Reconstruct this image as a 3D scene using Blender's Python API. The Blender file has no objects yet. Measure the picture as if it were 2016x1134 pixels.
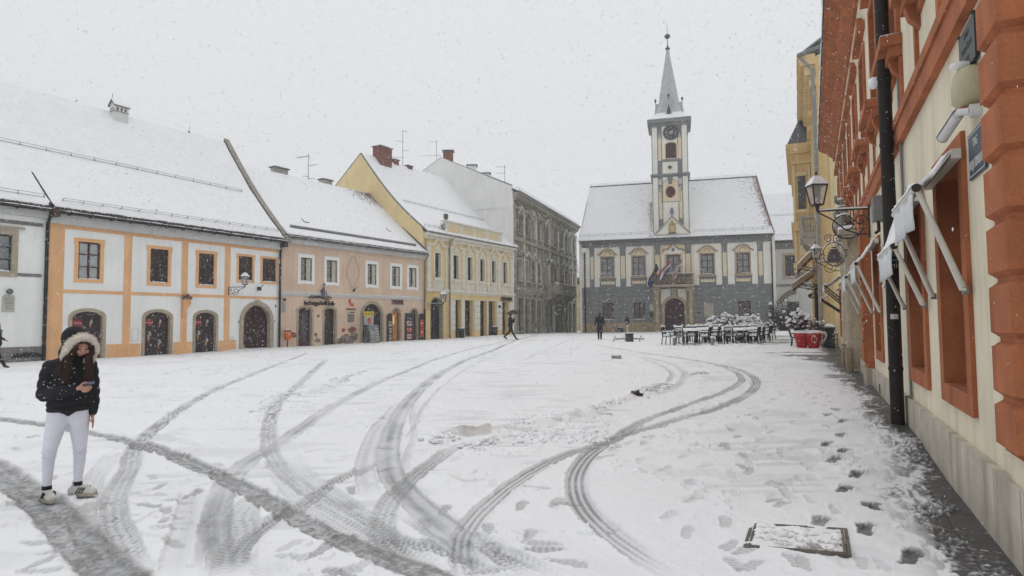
import bpy, bmesh, math, random
import numpy as np
from mathutils import Vector, Matrix
from mathutils.geometry import tessellate_polygon
random.seed(7)
S = bpy.context.scene
COL = S.collection
CAMZ = 1.6
FPX = 1217.36
PITCH = math.radians(3.048)
ROLL = math.radians(-0.438)
cd = bpy.data.cameras.new("camera")
cd.sensor_width = 36.0
cd.lens = FPX / 2016 * 36
cd.clip_start = 0.05
cd.clip_end = 3000
cam = bpy.data.objects.new("camera", cd)
COL.objects.link(cam)
_f = Vector((0, math.cos(PITCH), math.sin(PITCH)))
_u = Vector((0, -math.sin(PITCH), math.cos(PITCH)))
_x = Vector((1, 0, 0))
_r = _x * math.cos(ROLL) + _u * math.sin(ROLL)
_v = -_x * math.sin(ROLL) + _u * math.cos(ROLL)
cam.matrix_world = Matrix(((_r.x, _v.x, -_f.x, 0), (_r.y, _v.y, -_f.y, 0), (_r.z, _v.z, -_f.z, CAMZ), (0, 0, 0, 1)))
S.camera = cam
SUN_EL, SUN_AZ = math.radians(62), math.radians(195)
w = bpy.data.worlds.new("World")
S.world = w
w.use_nodes = True
nt = w.node_tree
nt.nodes.clear()
sky = nt.nodes.new("ShaderNodeTexSky")
sky.sky_type = 'NISHITA'
sky.sun_disc = False
sky.sun_elevation = SUN_EL
sky.sun_rotation = SUN_AZ
sky.dust_density = 4.0
hs = nt.nodes.new("ShaderNodeHueSaturation")
hs.inputs["Saturation"].default_value = 0.10
mixn = nt.nodes.new("ShaderNodeMixRGB")
mixn.inputs[0].default_value = 0.94          
mixn.inputs[2].default_value = (8.5, 8.7, 8.98, 1)
bg = nt.nodes.new("ShaderNodeBackground")
bg.inputs[1].default_value = 0.1
out = nt.nodes.new("ShaderNodeOutputWorld")
nt.links.new(sky.outputs[0], hs.inputs["Color"])
nt.links.new(hs.outputs[0], mixn.inputs[1])
nt.links.new(mixn.outputs[0], bg.inputs[0])
nt.links.new(bg.outputs[0], out.inputs[0])
sl = bpy.data.lights.new("sun", 'SUN')
sl.energy = 0.8
sl.angle = math.radians(50)
sl.color = (1.0, 0.97, 0.93)
sun = bpy.data.objects.new("sun", sl)
COL.objects.link(sun)
sun.rotation_euler = (math.radians(90) - SUN_EL, 0, math.radians(180) - SUN_AZ + math.pi)
S.view_settings.view_transform = 'Standard'
S.view_settings.look = 'None'
S.view_settings.exposure = 0.0
S.view_settings.gamma = 1.0
S.render.resolution_x = 1024
S.render.resolution_y = 576
def ray(px, py):
 return _f + _r * ((px - 1008) / FPX) + _v * ((567 - py) / FPX)
def on_ground(px, py, z=0.0):
 d = ray(px, py); t = (z - CAMZ) / d.z
 return (d.x * t, d.y * t)
def at_depth(px, Y):
 d = ray(px, 630)
 return (d.x / d.y * Y, Y)
def chain(p, yaw, px):
 d = ray(px, 630); k = d.x / d.y; ty = math.tan(math.radians(yaw))
 Y = (p[0] - ty * p[1]) / (k - ty)
 return (k * Y, Y)
class Fac:
 """a facade plane: u along it, z up, w out towards the square"""
 def __init__(s, p0, p1):
  s.p0 = Vector((p0[0], p0[1], 0)); e = Vector((p1[0] - p0[0], p1[1] - p0[1], 0)); s.L = e.length; s.e = e.normalized()
  n = Vector((s.e.y, -s.e.x, 0)); s.n = n if n.dot(s.p0) < 0 else -n
 def q(s, px, py, w=0.0):
  d = ray(px, py); o = Vector((0, 0, CAMZ))
  t = ((s.p0 + s.n * w - o).dot(s.n)) / d.dot(s.n); P = o + d * t
  return (P - s.p0).dot(s.e), P.z
 def P(s, u, z, w=0.0):
  v = s.p0 + s.e * u + s.n * w
  return Vector((v.x, v.y, z))
def hexc(h, k=1.0):
 c = [int(h[i:i + 2], 16) / 255 for i in (0, 2, 4)]
 return tuple(min(1, k * ((x / 12.92) if x < .04045 else ((x + .055) / 1.055) ** 2.4)) for x in c)
MATS = {}
def M(name, col=None, rough=.85, var=.10, scale=1.3, bump=.15, bscale=40, metal=0.0, spec=.3, var2=.05, emit=None, drip=0.0):
 if name in MATS: return MATS[name]
 if isinstance(col, str): col = hexc(col)
 m = bpy.data.materials.new(name); m.use_nodes = True; MATS[name] = m
 t = m.node_tree; b = t.nodes["Principled BSDF"]
 b.inputs["Roughness"].default_value = rough
 b.inputs["Metallic"].default_value = metal
 b.inputs["Specular IOR Level"].default_value = spec
 tc = t.nodes.new("ShaderNodeTexCoord")
 n1 = t.nodes.new("ShaderNodeTexNoise"); n1.inputs["Scale"].default_value = scale; n1.inputs["Detail"].default_value = 6
 n2 = t.nodes.new("ShaderNodeTexNoise"); n2.inputs["Scale"].default_value = bscale; n2.inputs["Detail"].default_value = 4
 t.links.new(tc.outputs["Object"], n1.inputs["Vector"]); t.links.new(tc.outputs["Object"], n2.inputs["Vector"])
 mr = t.nodes.new("ShaderNodeMapRange"); mr.inputs[1].default_value = .3; mr.inputs[2].default_value = .7
 mr.inputs[3].default_value = 1 - var; mr.inputs[4].default_value = 1 + var
 t.links.new(n1.outputs["Fac"], mr.inputs[0])
 mr2 = t.nodes.new("ShaderNodeMapRange"); mr2.inputs[1].default_value = .3; mr2.inputs[2].default_value = .7
 mr2.inputs[3].default_value = 1 - var2; mr2.inputs[4].default_value = 1 + var2
 t.links.new(n2.outputs["Fac"], mr2.inputs[0])
 mu = t.nodes.new("ShaderNodeMath"); mu.operation = 'MULTIPLY'
 t.links.new(mr.outputs[0], mu.inputs[0]); t.links.new(mr2.outputs[0], mu.inputs[1])
 last = mu.outputs[0]
 if drip:
  mp = t.nodes.new("ShaderNodeMapping"); mp.inputs["Scale"].default_value = (5, 5, .35)
  n3 = t.nodes.new("ShaderNodeTexNoise"); n3.inputs["Scale"].default_value = 1.0; n3.inputs["Detail"].default_value = 8
  t.links.new(tc.outputs["Object"], mp.inputs["Vector"]); t.links.new(mp.outputs[0], n3.inputs["Vector"])
  m3 = t.nodes.new("ShaderNodeMapRange"); m3.inputs[1].default_value = .42; m3.inputs[2].default_value = .75
  m3.inputs[3].default_value = 1; m3.inputs[4].default_value = 1 - drip
  t.links.new(n3.outputs["Fac"], m3.inputs[0])
  m4 = t.nodes.new("ShaderNodeMath"); m4.operation = 'MULTIPLY'
  t.links.new(last, m4.inputs[0]); t.links.new(m3.outputs[0], m4.inputs[1]); last = m4.outputs[0]
 vm = t.nodes.new("ShaderNodeVectorMath"); vm.operation = 'SCALE'; vm.inputs[0].default_value = col[:3]
 t.links.new(last, vm.inputs["Scale"])
 t.links.new(vm.outputs[0], b.inputs["Base Color"])
 if bump:
  bp = t.nodes.new("ShaderNodeBump"); bp.inputs["Strength"].default_value = bump; bp.inputs["Distance"].default_value = .02
  t.links.new(n2.outputs["Fac"], bp.inputs["Height"]); t.links.new(bp.outputs[0], b.inputs["Normal"])
 if emit:
  b.inputs["Emission Color"].default_value = (*emit[:3], 1); b.inputs["Emission Strength"].default_value = emit[3]
 return m
class MB:
 """collects geometry in world coordinates (or local ones) and links it as ONE mesh object"""
 def __init__(s): s.v = []; s.f = []; s.m = []; s.sm = []
 def add(s, vs, fs, mi=0, smooth=False):
  o = len(s.v); s.v += [tuple(x) for x in vs]
  for f in fs: s.f.append([o + i for i in f]); s.m.append(mi); s.sm.append(smooth)
  return s
 def hexa(s, c, mi=0):
  return s.add(c, [(0, 3, 2, 1), (4, 5, 6, 7), (0, 1, 5, 4), (1, 2, 6, 5), (2, 3, 7, 6), (3, 0, 4, 7)], mi)
 def box(s, x0, x1, y0, y1, z0, z1, mi=0):
  return s.hexa([(x0, y0, z0), (x1, y0, z0), (x1, y1, z0), (x0, y1, z0), (x0, y0, z1), (x1, y0, z1), (x1, y1, z1), (x0, y1, z1)], mi)
 def fb(s, F, u0, u1, z0, z1, w0, w1, mi=0):
  P = F.P
  return s.hexa([P(u0, z0, w1), P(u1, z0, w1), P(u1, z0, w0), P(u0, z0, w0), P(u0, z1, w1), P(u1, z1, w1), P(u1, z1, w0), P(u0, z1, w0)], mi)
 def prism(s, F, pts, w0, w1, mi=0, holes=()):
  loops = [list(pts)] + [list(h) for h in holes]
  flat = [p for l in loops for p in l]
  tris = tessellate_polygon([[Vector((p[0], p[1], 0)) for p in l] for l in loops])
  a = [F.P(p[0], p[1], w1) for p in flat]; b = [F.P(p[0], p[1], w0) for p in flat]
  n = len(flat); s.add(a, tris, mi); s.add(b, [t[::-1] for t in tris], mi)
  o = 0
  for l in loops:
   k = len(l)
   s.add([a[o + i] for i in range(k)] + [b[o + i] for i in range(k)], [(i, (i + 1) % k, k + (i + 1) % k, k + i) for i in range(k)], mi)
   o += k
  return s
 def ring(s, F, outer, inner, w0, w1, mi=0, closed=False):
  n = len(outer); vs = [F.P(p[0], p[1], w) for w in (w1, w0) for l in (outer, inner) for p in l]
  fs = []; R = n if closed else n - 1
  for i in range(R):
   j = (i + 1) % n
   fs += [(i, j, n + j, n + i), (2 * n + i, 3 * n + i, 3 * n + j, 2 * n + j), (i, 2 * n + i, 2 * n + j, j), (n + i, n + j, 3 * n + j, 3 * n + i)]
  if not closed:
   for i in (0, n - 1): fs.append((i, n + i, 3 * n + i, 2 * n + i))
  return s.add(vs, fs, mi)
 def tube(s, pts, r, seg=8, mi=0, cap=True, smooth=True):
  pts = [Vector(p) for p in pts]; n = len(pts)
  rs = r if isinstance(r, (list, tuple)) else [r] * n
  vs = []; prev = None
  for i, p in enumerate(pts):
   d = (pts[min(i + 1, n - 1)] - pts[max(i - 1, 0)])
   d = d.normalized() if d.length > 1e-9 else Vector((0, 0, 1))
   if prev is None: a = d.orthogonal().normalized()
   else:
    a = prev - d * prev.dot(d); a = a.normalized() if a.length > 1e-6 else d.orthogonal().normalized()
   prev = a; b = d.cross(a)
   for k in range(seg):
    t = 2 * math.pi * k / seg
    vs.append(p + (a * math.cos(t) + b * math.sin(t)) * rs[i])
  fs = [(i * seg + k, i * seg + (k + 1) % seg, (i + 1) * seg + (k + 1) % seg, (i + 1) * seg + k) for i in range(n - 1) for k in range(seg)]
  s.add(vs, fs, mi, smooth)
  if cap: s.add([vs[k] for k in range(seg)], [tuple(range(seg))[::-1]], mi); s.add([vs[(n - 1) * seg + k] for k in range(seg)], [tuple(range(seg))], mi)
  return s
 def lathe(s, c, prof, seg=16, mi=0, smooth=True, rot=0.0, sx=1, sy=1):
  c = Vector(c); vs = []
  for r, z in prof:
   for k in range(seg):
    t = rot + 2 * math.pi * k / seg; vs.append((c.x + r * math.cos(t) * sx, c.y + r * math.sin(t) * sy, c.z + z))
  n = len(prof)
  fs = [(i * seg + k, i * seg + (k + 1) % seg, (i + 1) * seg + (k + 1) % seg, (i + 1) * seg + k) for i in range(n - 1) for k in range(seg)]
  if prof[0][0] > 1e-4: fs.append(tuple(range(seg))[::-1])
  if prof[-1][0] > 1e-4: fs.append(tuple((n - 1) * seg + k for k in range(seg)))
  return s.add(vs, fs, mi, smooth)
 def ball(s, c, r, mi=0, seg=8, rings=5, sx=1, sy=1, sz=1, jit=0.0):
  c = Vector(c); vs = [(c.x, c.y, c.z - r * sz)]
  for i in range(1, rings):
   ph = math.pi * i / rings - math.pi / 2
   for k in range(seg):
    t = 2 * math.pi * k / seg; q = 1 + random.uniform(-jit, jit)
    vs.append((c.x + r * q * sx * math.cos(ph) * math.cos(t), c.y + r * q * sy * math.cos(ph) * math.sin(t), c.z + r * q * sz * math.sin(ph)))
  vs.append((c.x, c.y, c.z + r * sz)); L = len(vs) - 1
  fs = [(0, 1 + (k + 1) % seg, 1 + k) for k in range(seg)]
  for i in range(rings - 2):
   for k in range(seg): fs.append((1 + i * seg + k, 1 + i * seg + (k + 1) % seg, 1 + (i + 1) * seg + (k + 1) % seg, 1 + (i + 1) * seg + k))
  fs += [(L, 1 + (rings - 2) * seg + k, 1 + (rings - 2) * seg + (k + 1) % seg) for k in range(seg)]
  return s.add(vs, fs, mi, True)
 def build(s, name, mats, parent=None, local=False, fix=True):
  me = bpy.data.meshes.new(name)
  off = Vector((0, 0, 0)); p = parent
  if not local:
   while p is not None: off += p.location; p = p.parent
  me.from_pydata([(x[0] - off.x, x[1] - off.y, x[2] - off.z) for x in s.v], [], s.f)
  if not isinstance(mats, (list, tuple)): mats = [mats]
  for m in mats: me.materials.append(m)
  me.polygons.foreach_set("material_index", s.m); me.polygons.foreach_set("use_smooth", s.sm)
  if fix:
   bm = bmesh.new(); bm.from_mesh(me); bmesh.ops.recalc_face_normals(bm, faces=bm.faces); bm.to_mesh(me); bm.free()
  me.update()
  o = bpy.data.objects.new(name, me); COL.objects.link(o)
  if parent: o.parent = parent
  return o
def tag(o, label=None, cat=None, group=None, kind=None):
 if label: o["label"] = label
 if cat: o["category"] = cat
 if group: o["group"] = group
 if kind: o["kind"] = kind
 return o
def thing(name, loc, label, cat, group=None, rz=0.0):
 o = bpy.data.objects.new(name, None); COL.objects.link(o); o.location = loc; o.rotation_euler = (0, 0, rz)
 o.empty_display_size = .2
 return tag(o, label, cat, group)
def copy_tree(o, parent=None, loc=None, rz=None, label=None):
 c = o.copy(); COL.objects.link(c); c.parent = parent
 if loc is not None: c.location = loc
 if rz is not None: c.rotation_euler = (0, 0, rz)
 if label: c["label"] = label
 for ch in [x for x in bpy.data.objects if x.parent == o]: copy_tree(ch, c)
 return c
def rect(u0, u1, z0, z1): return [(u0, z0), (u0, z1), (u1, z1), (u1, z0)]
def arch(u0, u1, z0, z1, rise, n=12):
 """outline with an arched head; z1 is the crown, rise the height of the arch"""
 if rise <= 0: return rect(u0, u1, z0, z1)
 uc, a, zs = (u0 + u1) / 2, (u1 - u0) / 2, z1 - rise
 return [(u0, z0)] + [(uc - a * math.cos(math.pi * i / n), zs + rise * math.sin(math.pi * i / n)) for i in range(n + 1)] + [(u1, z0)]
def hsh(*a):
 x = math.sin(sum(v * k for v, k in zip(a, (12.9898, 78.233, 37.719)))) * 43758.5453
 return x - math.floor(x)
def vnoise(x, y, seed=0):
 x = np.asarray(x, float); y = np.asarray(y, float)
 xi = np.floor(x); yi = np.floor(y); fx = x - xi; fy = y - yi
 fx = fx * fx * (3 - 2 * fx); fy = fy * fy * (3 - 2 * fy)
 def h(a, b):
  t = (a.astype(np.int64) * 374761393 + b.astype(np.int64) * 668265263 + seed * 974634777) & 0xffffffff
  t = ((t ^ (t >> 13)) * 1274126177) & 0xffffffff
  return ((t ^ (t >> 16)) & 0xffffff) / float(0xffffff)
 return (h(xi, yi) * (1 - fx) + h(xi + 1, yi) * fx) * (1 - fy) + (h(xi, yi + 1) * (1 - fx) + h(xi + 1, yi + 1) * fx) * fy
def fbm(x, y, oct=4, seed=0, gain=.5):
 a = 1.0; s = 0; t = 0
 for i in range(oct):
  s = s + a * vnoise(x * 2 ** i + 17 * i, y * 2 ** i - 9 * i, seed + i); t += a; a *= gain
 return s / t
def text_mesh(name, body, size, mat, parent, origin, xdir, up, extrude=.012, align='CENTER', sx=1.0):
 cu = bpy.data.curves.new(name, 'FONT'); cu.body = body; cu.size = size; cu.extrude = extrude; cu.align_x = align; cu.align_y = 'CENTER'
 to = bpy.data.objects.new(name + "_tmp", cu); COL.objects.link(to)
 dg = bpy.context.evaluated_depsgraph_get(); me = bpy.data.meshes.new_from_object(to.evaluated_get(dg))
 bpy.data.objects.remove(to); bpy.data.curves.remove(cu)
 xd = Vector(xdir).normalized(); up = Vector(up).normalized(); nd = xd.cross(up)
 off = Vector((0, 0, 0)); p = parent
 while p is not None: off += p.location; p = p.parent
 o0 = Vector(origin) - off
 for v in me.vertices: v.co = o0 + xd * (v.co.x * sx) + up * v.co.y + nd * v.co.z
 me.materials.clear(); me.materials.append(mat); me.name = name
 o = bpy.data.objects.new(name, me); COL.objects.link(o); o.parent = parent
 return o
_CP = np.array([(0, 0, 0), (-4, 6, -.03), (0, 8, .02), (3.2, 3.9, -.02), (3.6, 4.9, 0.02), (5.4, 8.5, .17), (-19, 30, 0), (-25, 22, 0), (-20.5, 27.4, 0), (-14.3, 38, .08), (-7, 49.3, .14), (0, 60, .28),
 (0, 43, .32), (6, 44, .32), (9, 82, -.1), (8, 70, .2), (18, 67, .32), (27, 65, .42), (14, 27, .2), (10, 35, .3), (-8, 20, .06), (2, 20, .18), (12, 50, .33), (16, 34, .22), (-12, 10, -.03), (-14, 24, .02), (9, 15, .18), (30, 70, .4)])
def gz(x, y):
 x = np.asarray(x, float); y = np.asarray(y, float)
 num = 0; den = 0
 for cx, cy, cz in _CP:
  s = 2.0 + .12 * math.hypot(cx, cy)
  w_ = 1.0 / ((x - cx) ** 2 + (y - cy) ** 2 + s * s * .35) ** 1.6
  num = num + w_ * cz; den = den + w_
 return num / den
def gzf(x, y): return float(gz(np.array([x]), np.array([y]))[0])
_k = math.radians(25.8)
R0 = (3.23, 3.92)
R1 = (R0[0] + math.sin(_k) * 30, R0[1] + math.cos(_k) * 30)
FR = Fac(R0, R1)
def track(pts):
 out = []
 for px, py in pts:
  x, y = on_ground(px, py, 0.0)
  for _ in range(3): x, y = on_ground(px, py, gzf(x, y))
  out.append((x, y))
 P = np.array([out[0]] + out + [out[-1]]); res = []
 for i in range(1, len(P) - 2):
  for k in range(6):
   t = k / 6
   res.append(.5 * ((2 * P[i]) + (-P[i - 1] + P[i + 1]) * t + (2 * P[i - 1] - 5 * P[i] + 4 * P[i + 1] - P[i + 2]) * t * t + (-P[i - 1] + 3 * P[i] - 3 * P[i + 1] + P[i + 2]) * t ** 3))
 res.append(P[-2])
 return np.array(res)
def c3(*p): return [(500 + a / 2.343, 650 + b / 2.343) for a, b in p]
def c4(*p): return [(1100 + a / 2.2, 650 + b / 2.2) for a, b in p]
def c2(*p): return [(a / 2.88, 780 + b / 2.88) for a, b in p]
TRACKS = [
 ([(-60, 818), (0, 824), (90, 837), (180, 853), (250, 868), (330, 893), (400, 923), (460, 950), (520, 983), (570, 1010), (620, 1038), (700, 1072), (780, 1105), (860, 1140)], .125, 'slush', 1.0),
 ([(-120, 880), (-30, 915), (30, 955), (80, 990), (125, 1030), (170, 1075), (205, 1110), (240, 1150)], .18, 'slush', 1.0),
 (c2((1750, -250), (1420, -120), (1150, 0), (1000, 90), (860, 200), (760, 300), (740, 400), (690, 480), (650, 570), (650, 700), (710, 850), (760, 960), (830, 1040)), .11, 'tread', .75),
 (c2((700, 300), (560, 430), (500, 560), (470, 660)), .10, 'tread', .5),
 (c3((340, 130), (260, 200), (190, 265), (110, 340), (75, 420), (70, 520), (110, 620), (230, 720), (330, 780), (500, 870), (640, 965), (760, 1060), (900, 1150)), .11, 'tread', .7),
 (c3((95, 600), (150, 720), (250, 800), (380, 870), (520, 960), (600, 1040), (640, 1134)), .10, 'tread', .5),
 (c3((150, 560), (270, 690), (420, 790), (560, 880), (690, 970), (800, 1010)), .09, 'tread', .6),
 (c3((1340, 20), (1180, 48), (1000, 85), (850, 130), (700, 190), (580, 238), (470, 290), (380, 345), (300, 395), (150, 500), (0, 590), (-110, 690), (-160, 800), (-180, 950), (-160, 1134)), .13, 'smooth', .7),
 (c3((1420, 5), (1300, 22), (1130, 80), (1000, 130), (830, 220), (720, 320), (670, 390), (640, 460), (620, 560), (640, 670), (720, 760), (830, 860), (960, 960), (1100, 1060), (1200, 1140)), .15, 'smooth', .75),
 (c3((700, 310), (620, 400), (560, 470), (515, 600), (520, 700), (560, 790)), .11, 'smooth', .35),
 (c3((760, 300), (730, 400), (740, 480), (700, 600), (740, 700)), .04, 'smooth', .3),
 (c3((1090, 478), (1010, 510), (950, 533), (870, 575), (800, 620), (720, 690), (640, 770), (595, 870), (600, 960), (680, 1050), (800, 1140)), .11, 'tread', .9),
 (c3((880, 530), (760, 560), (640, 590), (540, 625), (450, 665), (320, 730), (240, 790), (130, 850), (0, 940), (-60, 1020), (-90, 1140)), .09, 'tread', .85),
 (c4((150, 60), (260, 80), (400, 103), (540, 122), (650, 142), (750, 172), (795, 215), (720, 262), (560, 320), (440, 368), (350, 402), (210, 480), (0, 548), (-170, 640), (-320, 760), (-400, 860), (-425, 950), (-405, 1050), (-380, 1140)), .095, 'rib', .9),
 (c4((560, 130), (700, 150), (800, 176), (858, 218), (820, 272), (700, 333), (600, 365), (500, 392), (380, 425), (260, 462), (150, 522), (85, 600), (75, 680), (110, 760), (200, 860), (280, 925), (350, 975), (450, 1035), (560, 1090)), .11, 'rib', .95),
 (c4((300, 108), (400, 122), (500, 150), (545, 185), (530, 225), (460, 262), (380, 285)), .10, 'smooth', .55),
 (c4((330, 112), (430, 145), (485, 180), (480, 215), (440, 240)), .07, 'smooth', .5),
 (c3((960, 940), (1060, 990), (1180, 1060), (1320, 1140)), .10, 'tread', .75),
 (c3((1020, 960), (1150, 1010), (1300, 1080), (1420, 1140)), .07, 'tread', .6),
 (c3((1470, 1030), (1600, 1080), (1760, 1140)), .10, 'smooth', .35),
 (c2((1560, 880), (1520, 960), (1560, 1060)), .12, 'tread', .7),
 (c2((1280, 520), (1230, 640), (1220, 760), (1260, 880), (1250, 1040)), .11, 'tread', .6),
 (c2((1500, 560), (1380, 660), (1400, 760), (1330, 860), (1300, 1040)), .13, 'tread', .6),
 (c2((1110, 520), (1090, 700), (1040, 900), (1010, 1040)), .14, 'smooth', .3),
 (c2((560, 600), (470, 700), (560, 900), (690, 1040)), .10, 'slush', .45),
 (c3((560, 900), (700, 975), (860, 1015), (1000, 1070), (1140, 1150)), .07, 'tread', .65),
 (c3((660, 830), (760, 900), (860, 960), (960, 1040), (1080, 1150)), .05, 'rib', .5),
 (c3((-140, 1100), (-60, 1010), (10, 930), (110, 860), (250, 760)), .06, 'rib', .55),
 (c3((1440, 5), (1240, 60), (1040, 150), (900, 235), (800, 330), (750, 420), (700, 520)), .035, 'smooth', .45),
 (c3((640, 100), (400, 95), (200, 112), (0, 140), (-200, 165), (-600, 200), (-1200, 225)), .12, 'smooth', .2),
 (c3((1170, 42), (900, 60), (600, 85), (300, 110), (0, 120), (-400, 150), (-1200, 190)), .15, 'smooth', .25),
 (c4((-150, 130), (-60, 90), (40, 48), (130, 42), (300, 45)), .1, 'smooth', .3),
]
BANKS = [
 (c3((820, 520), (920, 480), (1020, 468), (1110, 470), (1200, 450), (1330, 430), (1450, 410), (1640, 385)), .22, .11),
 (c3((1000, 545), (1100, 510), (1200, 485)), .15, .06),
 (c4((0, 400), (120, 355), (230, 320), (290, 298), (350, 275), (440, 240), (480, 235)), .22, .12),
 (c4((560, 195), (640, 185)), .15, .1),
 (c3((30, 400), (130, 300), (210, 300), (330, 265), (460, 205), (520, 190)), .2, .07),
 (c4((470, 70), (600, 62), (700, 72), (820, 62)), .35, .14),
 ([(330, 688), (420, 690), (520, 684), (640, 676), (740, 672), (860, 664), (940, 664), (1010, 660), (1080, 661), (1135, 660)], .5, .12),
 ([(0, 712), (100, 708), (200, 700), (300, 696)], .4, .1),
 ([(1150, 664), (1240, 662), (1330, 660)], .4, .12),
 (c3((1000, 760), (900, 700), (860, 640)), .15, .05),
]
N_A, N_R = 1240, 690
ang = np.concatenate([np.linspace(-math.pi, -.80, 24)[:-1], np.linspace(-.80, .80, N_A), np.linspace(.80, math.pi, 24)[1:-1]])
inv = np.linspace(1 / 3.0, 1 / 110.0, N_R)
rad = np.concatenate([np.linspace(.05, 3.0, 14)[:-1], 1 / inv, [130, 170, 250, 400, 800, 1600]])
A, RR = np.meshgrid(ang, rad)
GX = (RR * np.sin(A)).ravel(); GY = (RR * np.cos(A)).ravel()
GR = RR.ravel()
gZ = gz(GX, GY)
gZ = np.where(GR > 100, gZ * 0 - .1, gZ)
n_big = fbm(GX * .35, GY * .35, 3, 1); n_mid = fbm(GX * 1.7, GY * 1.7, 4, 2); n_fine = fbm(GX * 9, GY * 9, 4, 3); n_vf = fbm(GX * 34, GY * 34, 3, 4)
H = (n_big - .5) * .06 + (n_mid - .5) * .045 + (n_fine - .5) * .014 + (n_vf - .5) * .006
WET = np.zeros_like(GX); DARK = np.zeros_like(GX); BRN = np.zeros_like(GX)
near = (GR < 75) & (np.abs(np.arctan2(GX, GY)) < .81)
def sst(a, b, x): t = np.clip((x - a) / (b - a), 0, 1); return t * t * (3 - 2 * t)
def proj(pl, margin):
 lo = pl.min(0) - margin; hi = pl.max(0) + margin
 idx = np.nonzero(near & (GX > lo[0]) & (GX < hi[0]) & (GY > lo[1]) & (GY < hi[1]))[0]
 x = GX[idx]; y = GY[idx]; best = np.full(len(idx), 1e9); s_ = np.zeros(len(idx)); t_ = np.zeros(len(idx)); acc = 0.0
 for a, b in zip(pl[:-1], pl[1:]):
  d = b - a; L = math.hypot(*d)
  if L < 1e-6: continue
  q = np.clip(((x - a[0]) * d[0] + (y - a[1]) * d[1]) / (L * L), 0, 1)
  ex = x - a[0] - q * d[0]; ey = y - a[1] - q * d[1]; dd = ex * ex + ey * ey
  m = dd < best; best[m] = dd[m]; s_[m] = acc + q[m] * L; t_[m] = (np.sign(d[0] * ey - d[1] * ex) * np.sqrt(dd))[m]
  acc += L
 k = best < margin * margin
 return idx[k], s_[k], t_[k], acc
for ti, (pl, hw, style, st) in enumerate(TRACKS):
 pl = track(pl); idx, s_, t_, L = proj(pl, hw * 2.2)
 x, y = GX[idx], GY[idx]
 rag = (n_fine[idx] - .5) * (.26 if style == 'slush' else .24) + (n_vf[idx] - .5) * .2
 a = np.abs(t_) / hw + rag
 e = 1 - sst(.82, 1.08, a)
 end = sst(0, 2.2, s_) * sst(0, .9, L - s_) if GR[idx].max() > 8 else sst(0, .5, s_) * sst(0, .5, L - s_) if style != 'slush' else 1
 patch = .7 + .55 * sst(.3, .7, fbm(s_ * 1.1, t_ * 3, 3, ti + 20))
 if style == 'slush':
  g = sst(.35, .65, n_fine[idx] * .5 + n_vf[idx] * .5)
  wv = e * st * (.66 + .3 * g) * (1 + .12 * np.cos(t_ / hw * 9)) ; dv = e * st * .42 * sst(.42, .7, n_vf[idx] * .75 + n_mid[idx] * .25) * (1 - .5 * np.clip(a, 0, 1))
  dz = -.022 * e + .012 * np.exp(-((a - 1.05) / .16) ** 2) * (.4 + n_fine[idx]) + e * (n_vf[idx] - .5) * .016
  bv = e * .35 * sst(.5, .8, n_mid[idx]) + (.5 if ti == 1 else .15) * np.exp(-((a - 1.0) / .2) ** 2) * sst(.45, .7, n_fine[idx])
  BRN[idx] = np.maximum(BRN[idx], bv)
 elif style in ('tread', 'rib'):
  rib = .5 + .5 * np.cos(t_ / hw * math.pi * 3.5)
  sip = .5 + .5 * np.cos(2 * math.pi * (s_ / .062 + np.abs(t_) / hw * .55 + (np.floor((t_ / hw + 1) * 2) % 2) * .5))
  fade = np.clip(14 / np.maximum(GR[idx], 1) - .2, 0, 1)
  pat = (rib * .35 + sip * .65) if style == 'tread' else (rib * .75 + sip * .25)
  pat = .5 + (pat - .5) * (.4 + .6 * fade)
  wv = e * end * st * (.38 + .62 * sst(.3, .7, pat)) * patch; dv = e * end * st * .35 * sst(.55, .9, pat) * sst(.45, .7, n_fine[idx])
  dz = e * end * (-.02 - .012 * pat) + .012 * np.exp(-((a - 1.05) / .15) ** 2) * n_fine[idx] * 1.6
 else:
  wv = e * end * st * (.55 + .35 * n_fine[idx]) * patch * (.78 + .45 * fbm(t_ * 45, s_ * 1.3, 3, 300 + ti)) * (1 + .28 * np.cos(t_ / hw * 5.5 + .8)); dv = 0 * e
  dz = -.018 * e * end + .010 * end * np.exp(-((a - 1.08) / .15) ** 2) * n_fine[idx] * 2
 WET[idx] = 1 - (1 - WET[idx]) * (1 - np.clip(wv, 0, 1)); DARK[idx] = np.maximum(DARK[idx], dv)
 H[idx] = np.where(e > .3, H[idx] * (1 - .6 * e), H[idx]) + dz
BK = []
for bi, (pl, hw, hh) in enumerate(BANKS):
 pl = track(pl); idx, s_, t_, L = proj(pl, hw * 2.4)
 x, y = GX[idx], GY[idx]
 l1 = fbm(x * 7, y * 7, 3, 40 + bi); l2 = np.abs(fbm(x * 16, y * 16, 2, 60 + bi) - .5) * 2
 prof = np.exp(-(t_ / hw) ** 2 * 1.3) * (sst(0, .4, s_) * sst(0, .4, L - s_))
 H[idx] += prof * hh * (.35 + .45 * sst(.3, .7, l1)); BK.append(pl)
 WET[idx] *= (1 - .85 * np.clip(prof * 1.5, 0, 1)); DARK[idx] *= (1 - np.clip(prof * 1.5, 0, 1))
cx, cy = on_ground(925, 850, .05)
d = np.hypot((GX - cx) / .40, (GY - cy) / .22); BRN += .8 * (1 - sst(.5, 1.2, d + (n_fine - .5))); H += .05 * np.exp(-d ** 2)
cr = sst(.66, .74, vnoise(GX * 14, GY * 14, 77)) * sst(.55, .7, n_mid)
H += cr * .022
dent = sst(.60, .70, vnoise(GX * 2.2 + n_mid * 2, GY * 3.4, 31)) * sst(.5, .65, n_big)
H -= dent * .016; WET = np.maximum(WET, dent * .14)
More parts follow.
